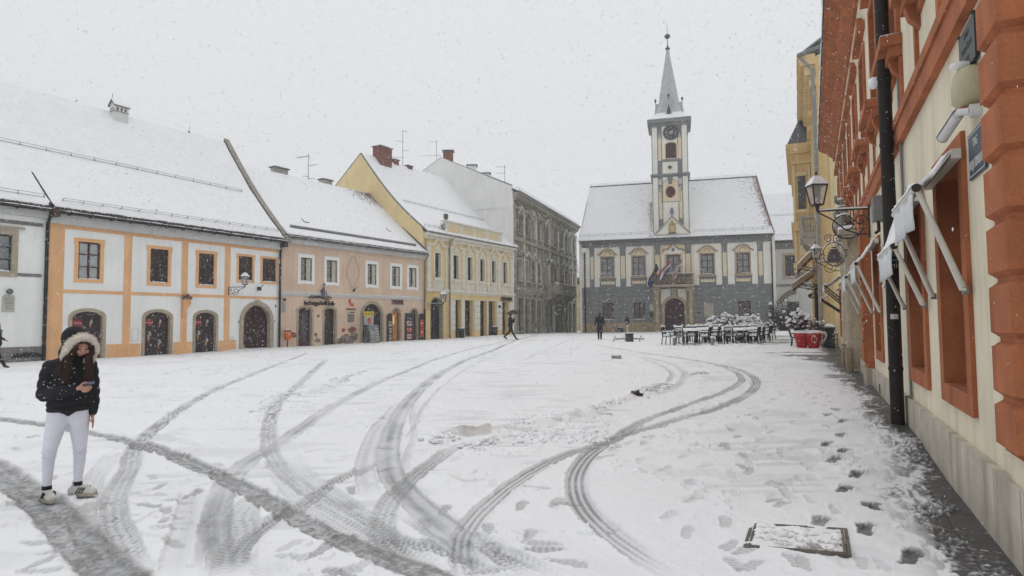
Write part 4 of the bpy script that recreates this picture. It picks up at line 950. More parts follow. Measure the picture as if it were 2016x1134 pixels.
tile_snow(snow_roof(FC.P(.3, ez + .06, .30), FC.P(Lr, ez + .06, .30), FC.P(Lr, rzC, -rw), FC.P(.3, rzC, -rw), .11, 120, 40, 7, .15, .05, .02), "roof_snow", Ch, 120, 40, Lr, 8.5, fnC)
snow_roof(FC.P(.3, ez, -2 * rw), FC.P(Lr, ez, -2 * rw), FC.P(Lr, rzC, -rw + .01), FC.P(.3, rzC, -rw + .01), .10, 20, 6, 8).build("roof_snow", snow, Ch)
eave_gear(FC, Ch, .3, L - .1, ez - .10, .46, M("grey_gutter", (.09, .09, .09), .5))
def rfC(u, f, lift=.15): return roofpt(FC, u, f, ez, rzC, .35, -rw, .15, lift)
mb = MB(); P0, P1 = rfC(.9, .09, .16), rfC(L - .9, .07, .16); d_ = (P1 - P0) / 40
for k in range(41): mb.tube([P0 + d_ * k, P0 + d_ * k + Vector((0, 0, .16))], .014, 4)
for hh in (0, .05, .1, .16): mb.tube([P0 + Vector((0, 0, hh)), P1 + Vector((0, 0, hh))], .022, 5)
mb.build("snow_guard", M("brown_guard_metal", (.05, .045, .042)), Ch)
hatch(FC, Ch, rfC(2.6, .22), FC.e, FC.n, .4); hatch(FC, Ch, rfC(10.9, .30), FC.e, FC.n, .3)
for x, y, su in ((550, 334, 1.15), (641, 357, .9)):
 u_, z_ = FC.q(x, y, -rw - .3); chimney(FC, Ch, (u_, -rw - .3), su, .5, rzC - 1, z_ + .05, M("pale_chimney_render", (.36, .34, .30), .9, .2), M("lead_cap", (.09, .09, .085)), cap=.07)
u_, z_ = FC.q(607, 352, -rw); antenna(FC.P(u_, rzC - .1, -rw), 2.25, [(2.05, 1.2, 2.7, 9), (1.3, .8, -.4, 3), (.45, .5, 3.6, 5), (.3, .5, .2, 3)], "antenna with a long comb boom, on the ridge of the beige house")
pipe(FC, Ch, L - .13, 6.7, 2.6, .13, .055, M("rusty_grey_pipe", (.20, .17, .14)), top=(L - .02, 6.9, .5)); MB().tube([FC.P(L - .13, 2.6, .13), FC.P(L - .13, .0, .13)], .075, 10).build("downpipe_foot", gutter_m, Ch)
u_, z_ = FC.q(731, 382); MB().tube([rfC(L - .2, f, .25) for f in [i / 12 for i in range(13)]], .05, 6).build("verge_flashing", black, Ch)
Dh = house("house", FD, "yellow and cream ornate house with a tall bare yellow gable and a panelled parapet")
L = FD.L
ezD = 8.75
dw = [(855.8, 867, 495, 545), (892, 902.5, 500.7, 547.8), (919.7, 929.5, 505.6, 551.6), (944.5, 953.5, 509.7, 555), (967.6, 976, 514, 557.5), (990, 998, 518.6, 560.8)]
dws = [pr(FD, *q) for q in dw]; zt = sum(q[3] for q in dws) / 6; zb = sum(q[2] for q in dws) / 6; dws = [(a, b, zb, zt) for a, b, _, _ in dws]
zbelt = FD.q(920, 575)[1]; zgt = FD.q(895, 590)[1]
def du(x, y=620): return FD.q(x, y)[0]
dg = (du(847), du(871)); bays = [(du(895), du(907.5)), (du(915.5), du(931)), (du(944), du(958)), (du(961.5), du(975.5)), (du(987.5), du(1000))]
zga = FD.q(857, 586)[1]
wall(FD, Dh, rect(0, L, -.6, ezD), [hole(*q) for q in dws] + [hole(dg[0], dg[1], -.2, zga, (dg[1] - dg[0]) / 2)] + [hole(a, b, -.1, zgt) for a, b in bays], yellowd, th=.5)
cm = cream
for i, (a, b, c, d) in enumerate(dws):
 W = window(FD, Dh, a, b, c, d, .28, M("black_brown_frame", (.02, .015, .014)), glassd, 2, 1, sur=cm, sw=.16, sproj=.06, fw=.05, bt=.05, snowsill=True)
 MB().fb(FD, a + .06, b - .06, c + (d - c) * .66, c + (d - c) * .66 + .06, -.28, -.2).build("transom", MATS["black_brown_frame"], W)
 uc = (a + b) / 2; mb = MB(); o = [(uc + .62 * math.cos(math.pi * (1 - k / 10)), d + .62 + .58 * math.sin(math.pi * k / 10)) for k in range(11)]; ii = [(uc + .42 * math.cos(math.pi * (1 - k / 10)), d + .62 + .38 * math.sin(math.pi * k / 10)) for k in range(11)]
 mb.ring(FD, o, ii, 0, .17); mb.build("window_hood", cm, Dh)
 MB().fb(FD, uc - 1.0, uc - .60, d + .52, d + .70, 0, .14).build("window_hood_wing", cm, Dh); MB().fb(FD, uc + .60, uc + 1.0, d + .52, d + .70, 0, .14).build("window_hood_wing", cm, Dh)
 mb = MB(); mb.prism(FD, [(uc - .38, d + .2), (uc - .22, d + .5), (uc, d + .75), (uc + .22, d + .5), (uc + .38, d + .2)], 0, .07); mb.build("window_ornament", cm, Dh)
 MB().fb(FD, a - .26, b + .26, c - .22, c - .08, 0, .2).build("window_ledge", cm, Dh); MB().fb(FD, a - .3, b + .3, zbelt + .12, c - .22, 0, .07).build("window_apron", cm, Dh); MB().ring(FD, rect(a - .18, b + .18, zbelt + .25, c - .34), rect(a - .1, b + .1, zbelt + .33, c - .42), .07, .10, closed=True).build("apron_frame", cm, Dh)
def quoin(F, B, u0, u1, z0, z1, w, mat, bh=.42, name="pilaster", inset=.04):
 mb = MB(); mb.fb(F, u0 + inset, u1 - inset, z0, z1, 0, w * .55); o = mb.build(name, mat, B); n = max(1, int((z1 - z0) / bh)); h = (z1 - z0) / n; mb = MB()
 pts = []
 for k in range(n):
  for zz, f in ((z0 + k * h + .03, 1.0), (z0 + (k + 1) * h - .03, 1.0)): pts.append((zz, f))
 vs = []; fs = []
 prof = [(z0, w * .57)]
 for k in range(n): a_, b_ = z0 + k * h, z0 + (k + 1) * h; prof += [(a_ + .02, w * .57), (a_ + .05, w), (b_ - .05, w), (b_ - .02, w * .57)]
 prof.append((z1, w * .57))
 for z, ww in prof: vs += [F.P(u0, z, ww), F.P(u1, z, ww), F.P(u0, z, 0), F.P(u1, z, 0)]
 for i in range(len(prof) - 1): a_ = i * 4; fs += [(a_, a_ + 1, a_ + 5, a_ + 4), (a_, a_ + 4, a_ + 6, a_ + 2), (a_ + 1, a_ + 3, a_ + 7, a_ + 5)]
 mb.add(vs, fs); mb.build("quoins", mat, o, fix=False)
 return o
for x0, x1 in ((840, 847), (876, 880.5), (883, 890), (909.5, 914.6), (935.6, 940.5), (958, 962.5), (979.5, 984.5), (1004, 1009.5)):
 a, b = du(x0, 520), du(x1, 520); quoin(FD, Dh, a, b, zbelt + .12, ezD - .95, .10, cm, .5); MB().fb(FD, a - .06, b + .06, ezD - .95, ezD - .78, 0, .16).build("capital", cm, Dh)
MB().fb(FD, 0, L, ezD - .45, ezD - .2, 0, .16).build("cornice", cm, Dh); MB().fb(FD, -.02, L + .1, ezD - .2, ezD + .06, -.2, .42).build("cornice", cm, Dh)
MB().fb(FD, 0, L, zbelt - .1, zbelt + .12, 0, .22).build("belt_cornice", cm, Dh); MB().fb(FD, dg[1] + .3, L, zgt + .06, zbelt - .1, 0, .03).build("fascia", yellowd, Dh); MB().fb(FD, dg[1] + .3, L, zgt + .02, zgt + .08, 0, .06).build("fascia_moulding", cm, Dh)
MB().fb(FD, dg[1] + .3, L, zbelt - .28, zbelt - .1, 0, .09).build("fascia_moulding", cm, Dh)
for x0, x1 in ((884, 894), (932.5, 943), (976.5, 986.5), (1001, 1009)):
 a, b = du(x0), du(x1); quoin(FD, Dh, a, b, .75, zgt, .14, cm, .45); MB().fb(FD, a - .02, b + .02, -.4, .75, 0, .12).build("pier_foot", yellowd, Dh)
for x0, x1 in ((909, 914), (959, 961)):
 a, b = du(x0), du(x1); MB().fb(FD, a, b, -.3, zgt, 0, .05).build("pier", cm, Dh)
shopg = [M("shop_glass_grey", (.10, .10, .09), .3, .6, 5, 0), glassd, glassd, M("shop_glass_brown", (.09, .07, .06), .3, .6, 5, 0), M("shop_door_red", (.12, .05, .04), .4, .4, 5, 0)]
for i, (a, b) in enumerate(bays):
 W = window(FD, Dh, a, b, -.1, zgt, .42, MATS["black_brown_frame"], shopg[i], 1, 4, fw=.05, snowsill=False, name="shop_window")
 if i == 3: MB().fb(FD, a + .15, a + .6, 1.7, 2.25, -.41, -.40).build("poster", redp, W)
gt = window(FD, Dh, dg[0], dg[1], -.2, zga, .40, black, M("dark_door_boards", (.022, .022, .023), .5, .4, 6), 2, 3, rise=(dg[1] - dg[0]) / 2, sur=tan, sw=.10, sproj=.04, name="carriage_door", snowsill=False)
MB().fb(FD, -.02, du(846), -.5, zga - .3, 0, .05).build("pier", yellowd, Dh)
u0, u1 = du(873.7, 432), du(986, 459); zp = 10.05
zpa = FD.q(880, 436)[1]; zpb = FD.q(984, 461)[1]; zp = (zpa + zpb) / 2
MB().fb(FD, u0, u1, ezD + .06, zp, -.15, .12).build("parapet", cm, Dh); MB().fb(FD, u0 - .15, u1 + .15, zp, zp + .09, -.25, .26).build("parapet_coping", cm, Dh)
snow_strip(FD, u0 - .15, u1 + .15, zp + .09, .06, -.25, .24, .2).build("parapet_snow", snow, Dh)
for g in range(4):
 ga = u0 + .55 + g * (u1 - u0 - .7) / 4; gw = (u1 - u0 - .7) / 4 - .5
 MB().fb(FD, ga, ga + gw, ezD + .3, zp - .14, .12, .126).build("parapet_panel", yellowd, Dh)
 for k in range(3):
  s_ = gw / 3; x_ = ga + s_ * k + .06; MB().ring(FD, rect(x_, x_ + s_ - .12, ezD + .36, zp - .2), rect(x_ + .07, x_ + s_ - .19, ezD + .46, zp - .3), .126, .15, closed=True).build("panel_frame", cm, Dh)
mb = MB(); mb.tube(spiral(FD.P(u0 - .05, zp - .35, .05), -FD.e, Vector((0, 0, 1)), .05, .3, 1.0, 0, 14), [.05 + .004 * k for k in range(15)], 6); mb.build("scroll", plinthg, Dh)
for uu_, s_ in ((u0 + .35, .42), (u0 - 1.0, .0)):
 if s_: MB().lathe(FD.P(uu_, zp + .1, -.05), [(.12, 0), (.1, .1), (.2, .25), (.22, .42), (.16, .5), (.24, .56), (0, .62)], 10).build("urn", M("weathered_urn", (.12, .11, .10)), Dh)
rwD = 7.0; rl = FD.q(692, 290, -rwD); rr = FD.q(883, 362, -rwD); rzD = (rl[1] + rr[1]) / 2
ul = -.1
def rfD(u, f, lift=.15): return roofpt(FD, u, f, ezD + .1, rzD, .30, -rwD, .55, lift)
gp = [FD.P(ul, ezD - 3, .0)] ; prof = [(0.30 - (rwD + .3) * k / 14, (ezD + .1) + (rzD - ezD - .1) * k / 14 - .55 * math.sin(math.pi * k / 14)) for k in range(15)]
FG0 = Fac((FD.P(ul, 0, .0))[:2], (FD.P(ul, 0, -rwD * 2))[:2])
pts = [(0, -.5), (0, ezD)] + [(-w_, z_) for w_, z_ in prof[1:]] + [(rwD * 2 + .3, ezD + 1.6), (rwD * 2 + .3, -.5)]
MB().prism(FG0, pts, -.3, .06).build("gable_wall", yellowg, Dh)
mb = MB(); mb.tube([FD.P(ul - .02, z_ + .05, w_ ) for w_, z_ in prof] , .07, 6); mb.tube([FD.P(ul - .02, rzD + .05, -rwD), FD.P(ul - .02, ezD + 1.6, -rwD * 2 - .3)], .07, 6); mb.build("verge", greymetal, Dh)
nu, nv = 110, 40
def fnD(u, v):
 a = max(0, 1 - math.hypot((u - 1.02) / .16, (v - .55) / .6)); return (.42 * a, .2)
UR = L + .6
roof_slab(rfD(ul, 0, 0), rfD(UR, 0, 0), rfD(UR, 1, 0), rfD(ul, 1, 0), .14, .55).build("roof", rooftile, Dh)
tile_snow(snow_roof(rfD(ul, 0, .02), rfD(UR, 0, .02), rfD(UR, 1, .02), rfD(ul, 1, .02), .12, nu, nv, 12, .55, .05, .02), "roof_snow", Dh, nu, nv, L, 10, fnD)
snow_roof(FD.P(ul, ezD + 1.6, -2 * rwD), FD.P(UR, ezD + 1.6, -2 * rwD), FD.P(UR, rzD, -rwD + .01), FD.P(ul, rzD, -rwD + .01), .1, 20, 6, 13).build("roof_snow", snow, Dh)
eave_gear(FD, Dh, 0, L + .3, ezD + .06, .44, greymetal)
snow_guard(rfD(.8, .44), rfD(L + .3, .43), upv, FD.n, Dh, 18, .18); snow_guard(rfD(.1, .05), rfD(2.6, .05), upv, FD.n, Dh, 4, .2)
for x, y0, y1, su, sw_, w_ in ((753, 289, 318, 1.5, .9, -rwD + .3), (777, 313, 330, .62, .5, -rwD), (804, 325, 340, .62, .5, -rwD)):
 u_, z1 = FD.q(x, y0 + 3, w_); chimney(FD, Dh, (u_, w_), su, sw_, rzD - 1, z1, brick, greymetal)
u_, z_ = FD.q(793, 256, -rwD); antenna(FD.P(u_, rzD, -rwD), z_ - rzD, [(z_ - rzD - .1, .5, .5, 2), (z_ - rzD - 1.1, .8, 3.4, 2), (z_ - rzD - 2.0, .7, -.3, 2), (.9, 1.1, 3.2, 3)], "tallest antenna, on the ridge of the yellow house beside three brick chimneys")
for u, f in ((3.2, .13), (9.3, .14)): hatch(FD, Dh, rfD(u, f), FD.e, FD.n, .35)
pipe(FD, Dh, du(881.5, 550), 8.5, .2, .22, .06, greymetal, top=(du(881.5, 550) + .4, ezD - .0, .45))
u_, z_ = FD.q(996, 588.5); T = thing("shop_sign", FD.P(u_, z_, .06), "brown board with dark letters at the right end of the yellow and cream house", "sign")
a, b, c, d = pr(FD, 984.5, 1006, 584, 593); MB().fb(FD, a, b, c, d, .1, .16).build("sign_board", M("brown_sign_board", (.30, .20, .11)), T); text_mesh("letters", "LJEKARNA", .42, M("dark_brown_letters", (.03, .015, .012)), T, FD.P((a + b) / 2, (c + d) / 2, .18), FD.e, (0, 0, 1), .03, sx=.95)
a, b, c, d = pr(FD, 979, 983, 601, 606); T = thing("wall_plaque", FD.P(a, c, .15), "small dark square plate on a cream pier of the yellow house", "plaque"); MB().fb(FD, a, b, c, d, .15, .18).build("plate", black, T)
a, b = FD.q(897, 660)[0], FD.q(905, 660)[0]
for (x, lb) in ((901, "dark litter bin in front of the first shop window of the yellow house"), (967, "dark litter bin in front of the red-postered shop window of the yellow house")):
 u_ = FD.q(x, 655)[0]; P = FD.P(u_, gzf(*FD.P(u_, 0, .4)[:2]), .4); T = thing("litter_bin", P, lb, "litter bin", "litter bins by the shop windows")
 MB().lathe(P, [(.22, -.05), (.26, 0), (.28, .7), (.3, .72), (.3, .8), (.25, .8)], 12).build("bin_body", black, T); MB().lathe(P, [(.26, .8), (.2, .87), (0, .9)], 12).build("bin_snow", snow, T)
u_, z_ = FD.q(840, 598); W1 = FD.P(FD.q(858, 600)[0], FD.q(858, 594)[1], .75)
W0 = FD.P(u_, z_, .05); W1 = FD.P(u_ + .95, z_ + .02, .95)
LT2 = lantern(W1 + Vector((0, 0, .1)), .62, "wall_lamp", "lantern on a scrolled arm above the arched door of the yellow and cream house", "old lanterns on scrolled wall arms"); bracket(LT2, W0, W1, .45)
Gh = house("palace", FG, "three-storey dark weathered palace covered in stucco ornament, with a bare white side wall", "building")
L = FG.L
def gu(x, y=560): return FG.q(x, y)[0]
zc1, zc2 = FG.q(1004, 380)[1], FG.q(1137, 453)[1]; ezG = (FG.q(1004, 373)[1] * .45 + zc2 * .55)
zg1 = FG.q(1070, 576)[1]; zg2 = FG.q(1070, 490)[1]
wu = []
for a, b, n in ((.045, .37, 4), (.42, .62, 3), (.66, .985, 4)):
 for k in range(n): wu.append(L * (a + (b - a) * (k + .5) / n))
ww = .52
z2a, z2b = zg2 + .75, zg2 + 3.05; z1a, z1b = zg1 + .95, zg1 + 3.1
hs_ = [hole(u - ww, u + ww, z2a, z2b, ww) for u in wu] + [hole(u - ww, u + ww, z1a, z1b) for u in wu] + [hole(u - .7, u + .7, -.3, zg1 - .9) for u in wu]
wall(FG, Gh, rect(0, L, -1, ezG - .2), hs_, darkstone, th=.6)
gdk = M("soot_dark_glass", (.05, .046, .038), .4, .3, 4, 0)
for u in wu:
 for (za, zb_, rs, top) in ((z2a, z2b, ww, 1), (z1a, z1b, 0, 0)):
  W = window(FG, Gh, u - ww, u + ww, za, zb_, .3, M("brown_grey_frame", (.07, .06, .045)), gdk, 2, 2, rise=rs, sur=palestone if hsh(u, za) > .5 else darkstone, sw=.12, sproj=.10, snowsill=False)
  mb = MB()
  if top:
   n = 10; o = [(u - .78 * math.cos(math.pi * k / n), zb_ - .5 + .95 * math.sin(math.pi * k / n)) for k in range(n + 1)]; ii = [(u - .62 * math.cos(math.pi * k / n), zb_ - .5 + .72 * math.sin(math.pi * k / n)) for k in range(n + 1)]; mb.ring(FG, o, ii, .08, .32)
  else:
   mb.prism(FG, [(u - .85, zb_ + .3), (u - .85, zb_ + .42), (u, zb_ + 1.0), (u + .85, zb_ + .42), (u + .85, zb_ + .3), (u, zb_ + .72)], .1, .36)
  mb.build("window_pediment", palestone if hsh(u, za, 3) > .6 else darkstone, Gh)
  MB().fb(FG, u - .8, u + .8, za - .22, za - .1, .0, .26).build("window_ledge", darkstone, Gh)
  mb = MB()
  for k in range(12): mb.ball(FG.P(u + random.uniform(-.5, .5), (zb_ + random.uniform(.15, .5)) if not top else zb_ + random.uniform(.4, .8), .12), random.uniform(.07, .14), 0, 6, 4, jit=.2)
  for sgn in (-1, 1): mb.tube([FG.P(u + sgn * .8, za - .1, .12), FG.P(u + sgn * .8, zb_ - .2, .12)], .09, 7)
  mb.build("stucco_ornament", palestone if hsh(u, za, 9) > .55 else darkstone, Gh)
 W = window(FG, Gh, u - .7, u + .7, -.3, zg1 - .9, .35, MATS["black_brown_frame"], M("dark_shop_glass", (.03, .027, .024), .4, .3, 5, 0), 1, 2, sur=darkstone, sw=.14, sproj=.10, snowsill=False, name="shop_window")
gaps = [(wu[i] + wu[i + 1]) / 2 for i in range(len(wu) - 1)]
for i, u in enumerate([.25] + gaps + [L - .25]):
 for za, zb_ in ((zg1 + .35, zg2 - .25), (zg2 + .2, ezG - 1.6)):
  mb = MB(); mb.fb(FG, u - .2, u + .2, za, zb_, 0, .15 + .05 * (i % 3)); mb.build("pilaster", palestone if i in (1, 3, 5, 7, 8, 10, 11) else darkstone, Gh)
 MB().fb(FG, u - .22, u + .22, -.6, zg1 - .4, 0, .14).build("pilaster", darkstone, Gh)
for z0, z1, ww_ in ((zg1 - .15, zg1 + .12, .34), (zg1 + .12, zg1 + .3, .2), (zg1 - .45, zg1 - .3, .2), (zg2 - .2, zg2 + .05, .30), (zg2 + .05, zg2 + .2, .18), (ezG - 1.5, ezG - 1.25, .25), (ezG - .45, ezG - .15, .55), (ezG - .15, ezG + .05, .75)):
 MB().fb(FG, 0, L + (.15 if z0 > ezG - .5 else 0), z0, z1, 0, ww_).build("cornice", darkstone, Gh)
MB().fb(FG, .3, L * .45, zg1 - .30, zg1 - .15, 0, .24).build("cornice_snow", M("grey_worn_fascia", (.30, .31, .30)), Gh)
for k in range(46):
 u = .2 + k * (L - .4) / 45; MB().prism(Fac(FG.P(u, 0, 0)[:2], FG.P(u, 0, 3)[:2]), [(0, ezG - 1.0), (0, ezG - .45), (.5, ezG - .45), (.42, ezG - .62), (.16, ezG - .75)], -.09, .09).build("console", darkstone, Gh)
for i in (1, 2, 7, 8): MB().fb(FG, wu[i] - .55, wu[i] + .55, ezG - 1.15, ezG - .55 - .45, .0, .05).build("frieze_panel", M("frieze_pale", (.50, .50, .46)), Gh)
ba, bb = L * .40, L * .78; mb = MB(); mb.fb(FG, ba, bb, zg1 - .15, zg1 + .05, .35, 1.5); mb.build("balcony", darkstone, Gh)
mb = MB(); mb.fb(FG, ba, bb, zg1 + .95, zg1 + 1.1, 1.3, 1.5); mb.fb(FG, ba, bb, zg1 + .051, zg1 + .95, 1.37, 1.42); mb.fb(FG, ba, ba + .12, zg1 + .051, zg1 + .95, .3, 1.37); mb.fb(FG, bb - .12, bb, zg1 + .051, zg1 + .95, .3, 1.37); mb.build("balustrade", darkstone, Gh); snow_strip(FG, ba, bb, zg1 + 1.1, .07, 1.28, 1.5, .3).build("balustrade_snow", snow, Gh)
for u in (ba + .4, (ba + bb) / 2 - .9, (ba + bb) / 2 + .9, bb - .4): MB().prism(Fac(FG.P(u, 0, 0)[:2], FG.P(u, 0, 3)[:2]), [(0.1, zg1 - 1.6), (0.1, zg1 - .15), (1.4, zg1 - .15), (1.3, zg1 - .5), (.5, zg1 - .9)], -.18, .18).build("balcony_console", darkstone, Gh)
mb = MB(); mb.fb(FG, L * .5, L * .66, -.6, zg1 - .5, 0, .3); mb.build("portal", darkstone, Gh); MB().prism(FG, arch(L * .535, L * .625, -.5, zg1 - 1.2, .7), .3, .31).build("portal_door", black, Gh)
for u in (L * .49, L * .67): MB().lathe(FG.P(u, 0, .55), [(.3, -.8), (.3, .2), (.22, .3), (.2, zg1 - 1.7), (.3, zg1 - 1.5), (.32, zg1 - 1.3)], 12).build("column", darkstone, Gh)
dirB = Fac(DR, (DR[0] - FG.n.x * 10, DR[1] - FG.n.y * 10)); FS = Fac(FG.P(0, 0, 0)[:2], FG.P(0, 0, -14)[:2])
s0 = FS.q(1003.7, 367); s1 = FS.q(868, 312); s2 = FS.q(827, 343); zz1 = FS.q(1003.7, 367)[1]
ztopG = ezG + .1
MB().prism(FS, [(0, -.5), (0, s0[1]), (s1[0], s1[1]), (s2[0], s2[1]), (s2[0] + 3.5, s2[1] - 2.4), (s2[0] + 3.5, -.5)], -.15, .15).build("side_wall", greyw, Gh)
mb = MB(); mb.tube([FS.P(0, s0[1] + .05, 0), FS.P(s1[0], s1[1] + .05, 0), FS.P(s2[0], s2[1] + .05, 0)], .11, 6); mb.build("verge", M("verge_grey", (.25, .25, .25)), Gh)
a_ = FS.q(931.5, 412.3); b_ = FS.q(999.8, 407.6); zz = (a_[1] + b_[1]) / 2; MB().fb(FS, b_[0], a_[0] + .3, zz - .1, zz + .04, .15, .24).build("ledge", greyw, Gh); snow_strip(FS, b_[0], a_[0] + .3, zz + .04, .07, .15, .26, .2).build("ledge_snow", snow, Gh)
MB().fb(FG, -.25, .12, -.3, ezG + .2, -.2, .12).build("corner_strip", greyw, Gh)
P0_ = FG.P(-.1, s0[1], .1); P1_ = FG.P(L + .2, ezG + .05, .1); Q0 = FG.P(-.1, s1[1], -s1[0]); Q1 = FG.P(L + .2, s1[1] - 1.0, -s1[0])
P0_ = FG.P(-.1, ezG + .05, .62)
roof_slab(FG.P(-.1, ezG + .06, .72), FG.P(L + .3, ezG + .06, .72), Q1, Q0, .1).build("roof", rooftile, Gh); snow_roof(FG.P(-.1, ezG + .09, .68), FG.P(L + .3, ezG + .09, .68), Q1, Q0, .12, 60, 12, 21).build("roof_snow", snow, Gh)
snow_guard(FG.P(0, ezG + .25, .5), FG.P(L, ezG + .25, .5), upv, FG.n, Gh, 30, .35)
eave_gear(FG, Gh, -.2, L + .4, ezG + .05, .8, greymetal)
MB().prism(Fac(FG.P(L, 0, 0)[:2], FG.P(L, 0, -14)[:2]), [(0, -1), (0, ezG), (s1[0], s1[1] - 1), (13, ezG), (13, -1)], -.2, .05).build("side_wall", darkstone, Gh)
for x, y0, su, w_, m_ in ((872.5, 293, 1.0, -s1[0], brick), (920, 322, .9, -s1[0] * .7, greyw), (946, 338, 1.0, -s1[0] * .5, greyw)):
 F_ = FS; u_, z1 = FS.q(x, y0); P = FS.P(u_, 0, -1.2); mb = MB(); mb.box(P.x - su / 2, P.x + su / 2, P.y - .35, P.y + .35, ezG, z1); c = mb.build("chimney", m_, Gh); MB().box(P.x - su / 2 - .12, P.x + su / 2 + .12, P.y - .47, P.y + .47, z1, z1 + .1).build("cap", M("lead_cap"), c)
u_, z_ = FS.q(857, 318); antenna(FS.P(u_, z_ - .3, -.3), 2.6, [(2.5, .8, 2.9, 3), (1.0, 1.6, 3.1, 2), (1.0, .5, 0, 2)], "low cross shaped antenna beside the brick chimney of the white side wall")
u_, z_ = FS.q(991, 362); antenna(FS.P(u_, z_ - .2, -.4), 2.2, [(2.0, .9, 3.3, 4), (1.4, .8, 3.0, 4), (.5, .8, 3.2, 3)], "antenna with three short combs at the street corner of the white side wall")
TL = at_depth(1147, 70); FT_pt = Vector((TL[0], TL[1], 9.9))
e0 = at_depth(1136, 95); e1 = at_depth(1170, 94); FE = Fac(e0, e1)
Eh = house("house", FE, "small yellow house seen through the gap between the palace and the town hall")
zt = FE.q(1140, 548)[1]; wall(FE, Eh, rect(-1, FE.L, -1.5, zt), [], yellowg)
snow_roof(FE.P(-1, zt + .1, .5), FE.P(FE.L, zt + .1, .5), FE.P(FE.L, zt + 2.6, -3), FE.P(-1, zt + 2.6, -3), .15, 16, 8, 31).build("roof_snow", snow, Eh)
MB().fb(FE, -1, FE.L, zt - .25, zt + .08, 0, .5).build("cornice", plinthg, Eh)
zm = FE.q(1140, 608)[1]; MB().fb(FE, -1, FE.L, zm - .15, zm, 0, .12).build("string_course", tan, Eh)
for x, y0, y1 in ((1143, 572, 596), (1143, 614, 650)): a, b, c, d = pr(FE, x - 3, x + 2, y0, y1); MB().fb(FE, a, b, c, d, .0, .05).build("pilaster", tan, Eh)
MB().fb(FE, .15, .6, zt - .9, zt - .35, 0, .3).build("wall_box", black, Eh)
a_ = FG.P(L, FG.q(1136, 459)[1] + 0, .1); b_ = FT_pt
T = thing("overhead_cable", a_, "thin dark cable strung across the gap from the palace to the town hall", "cable")
MB().tube([a_.lerp(b_, k / 10) - Vector((0, 0, .5 * math.sin(math.pi * k / 10))) for k in range(11)], .02, 5).build("cable", black, T)
a2_ = FG.P(L, FG.q(1136, 512)[1], .1); b2_ = b_ - Vector((0, 0, 4.0)); T = thing("overhead_cable", a2_, "lower sagging cable from the palace corner down to the town hall wall", "cable")
MB().tube([a2_.lerp(b2_, k / 10) - Vector((0, 0, .3 * math.sin(math.pi * k / 10))) for k in range(11)], .03, 5).build("cable", black, T)
TL = at_depth(1147, 70); TR = chain(TL, 105.0, 1524); FT = Fac(TL, TR)
Th = house("town_hall", FT, "ivory and grey town hall with a clock tower, balcony with flags and snowy steep roof", "town hall")
L = FT.L; ezT = 10.5; zb_ = 5.26
def tq(a, b): return FT.q(1130 + a / 3.15, 320 + b / 3.15)
def tu(a, b=650): return tq(a, b)[0]
tw = [(172, 245, 592, 708), (365, 438, 587, 703), (790, 866, 568, 692), (1010, 1088, 562, 685)]
tws = []
for a, b, c, d in tw: tws.append((tu(a), tu(b), tq(a, d)[1], tq(a, c)[1]))
zt = sum(q[3] for q in tws) / 4; zw = sum(q[2] for q in tws) / 4; tws = [(a, b, zw, zt) for a, b, _, _ in tws]
gw = [(177, 247, 872, 975), (372, 443, 870, 975), (1020, 1097, 858, 965)]
gws = [(tu(a, 920), tu(b, 920), tq(a, d)[1], tq(a, c)[1]) for a, b, c, d in gw]; z1_ = sum(q[3] for q in gws) / 3; z0_ = sum(q[2] for q in gws) / 3; gws = [(a, b, z0_, z1_) for a, b, _, _ in gws]
bd = (tu(580), tu(655), 5.6, tq(600, 575)[1])
dd = (tu(562, 920), tu(686, 920), .2, tq(620, 842)[1])
wall(FT, Th, rect(0, L, zb_, ezT), [hole(*q) for q in tws] + [hole(*bd)], thwhite, "upper_wall", .5)
wall(FT, Th, rect(0, L, -.6, zb_), [hole(*q) for q in gws] + [hole(dd[0], dd[1], -.3, dd[3], (dd[1] - dd[0]) / 2 * .95)], greyt, "lower_wall", .5, w=.06)
jm = M("joint_grey", (.085, .092, .096)); mb = MB(); mb2 = MB()
for r in range(8):
 z = 1.35 + r * .47
 mb.fb(FT, 0.02, dd[0] - 1.3, z, z + .028, .055, .063); mb2.fb(FT, dd[1] + 1.3, L - .02, z, z + .028, .055, .063)
 for k in range(14):
  u = .3 + (r % 2) * .75 + k * 1.5
  if u < dd[0] - 1.4 or u > dd[1] + 1.4:
   if u < L - .1: (mb if u < 9 else mb2).fb(FT, u, u + .025, z + .028, min(z + .47, zb_ - .05), .055, .063)
mb.build("masonry_joints", jm, Th); mb2.build("masonry_joints", jm, Th)
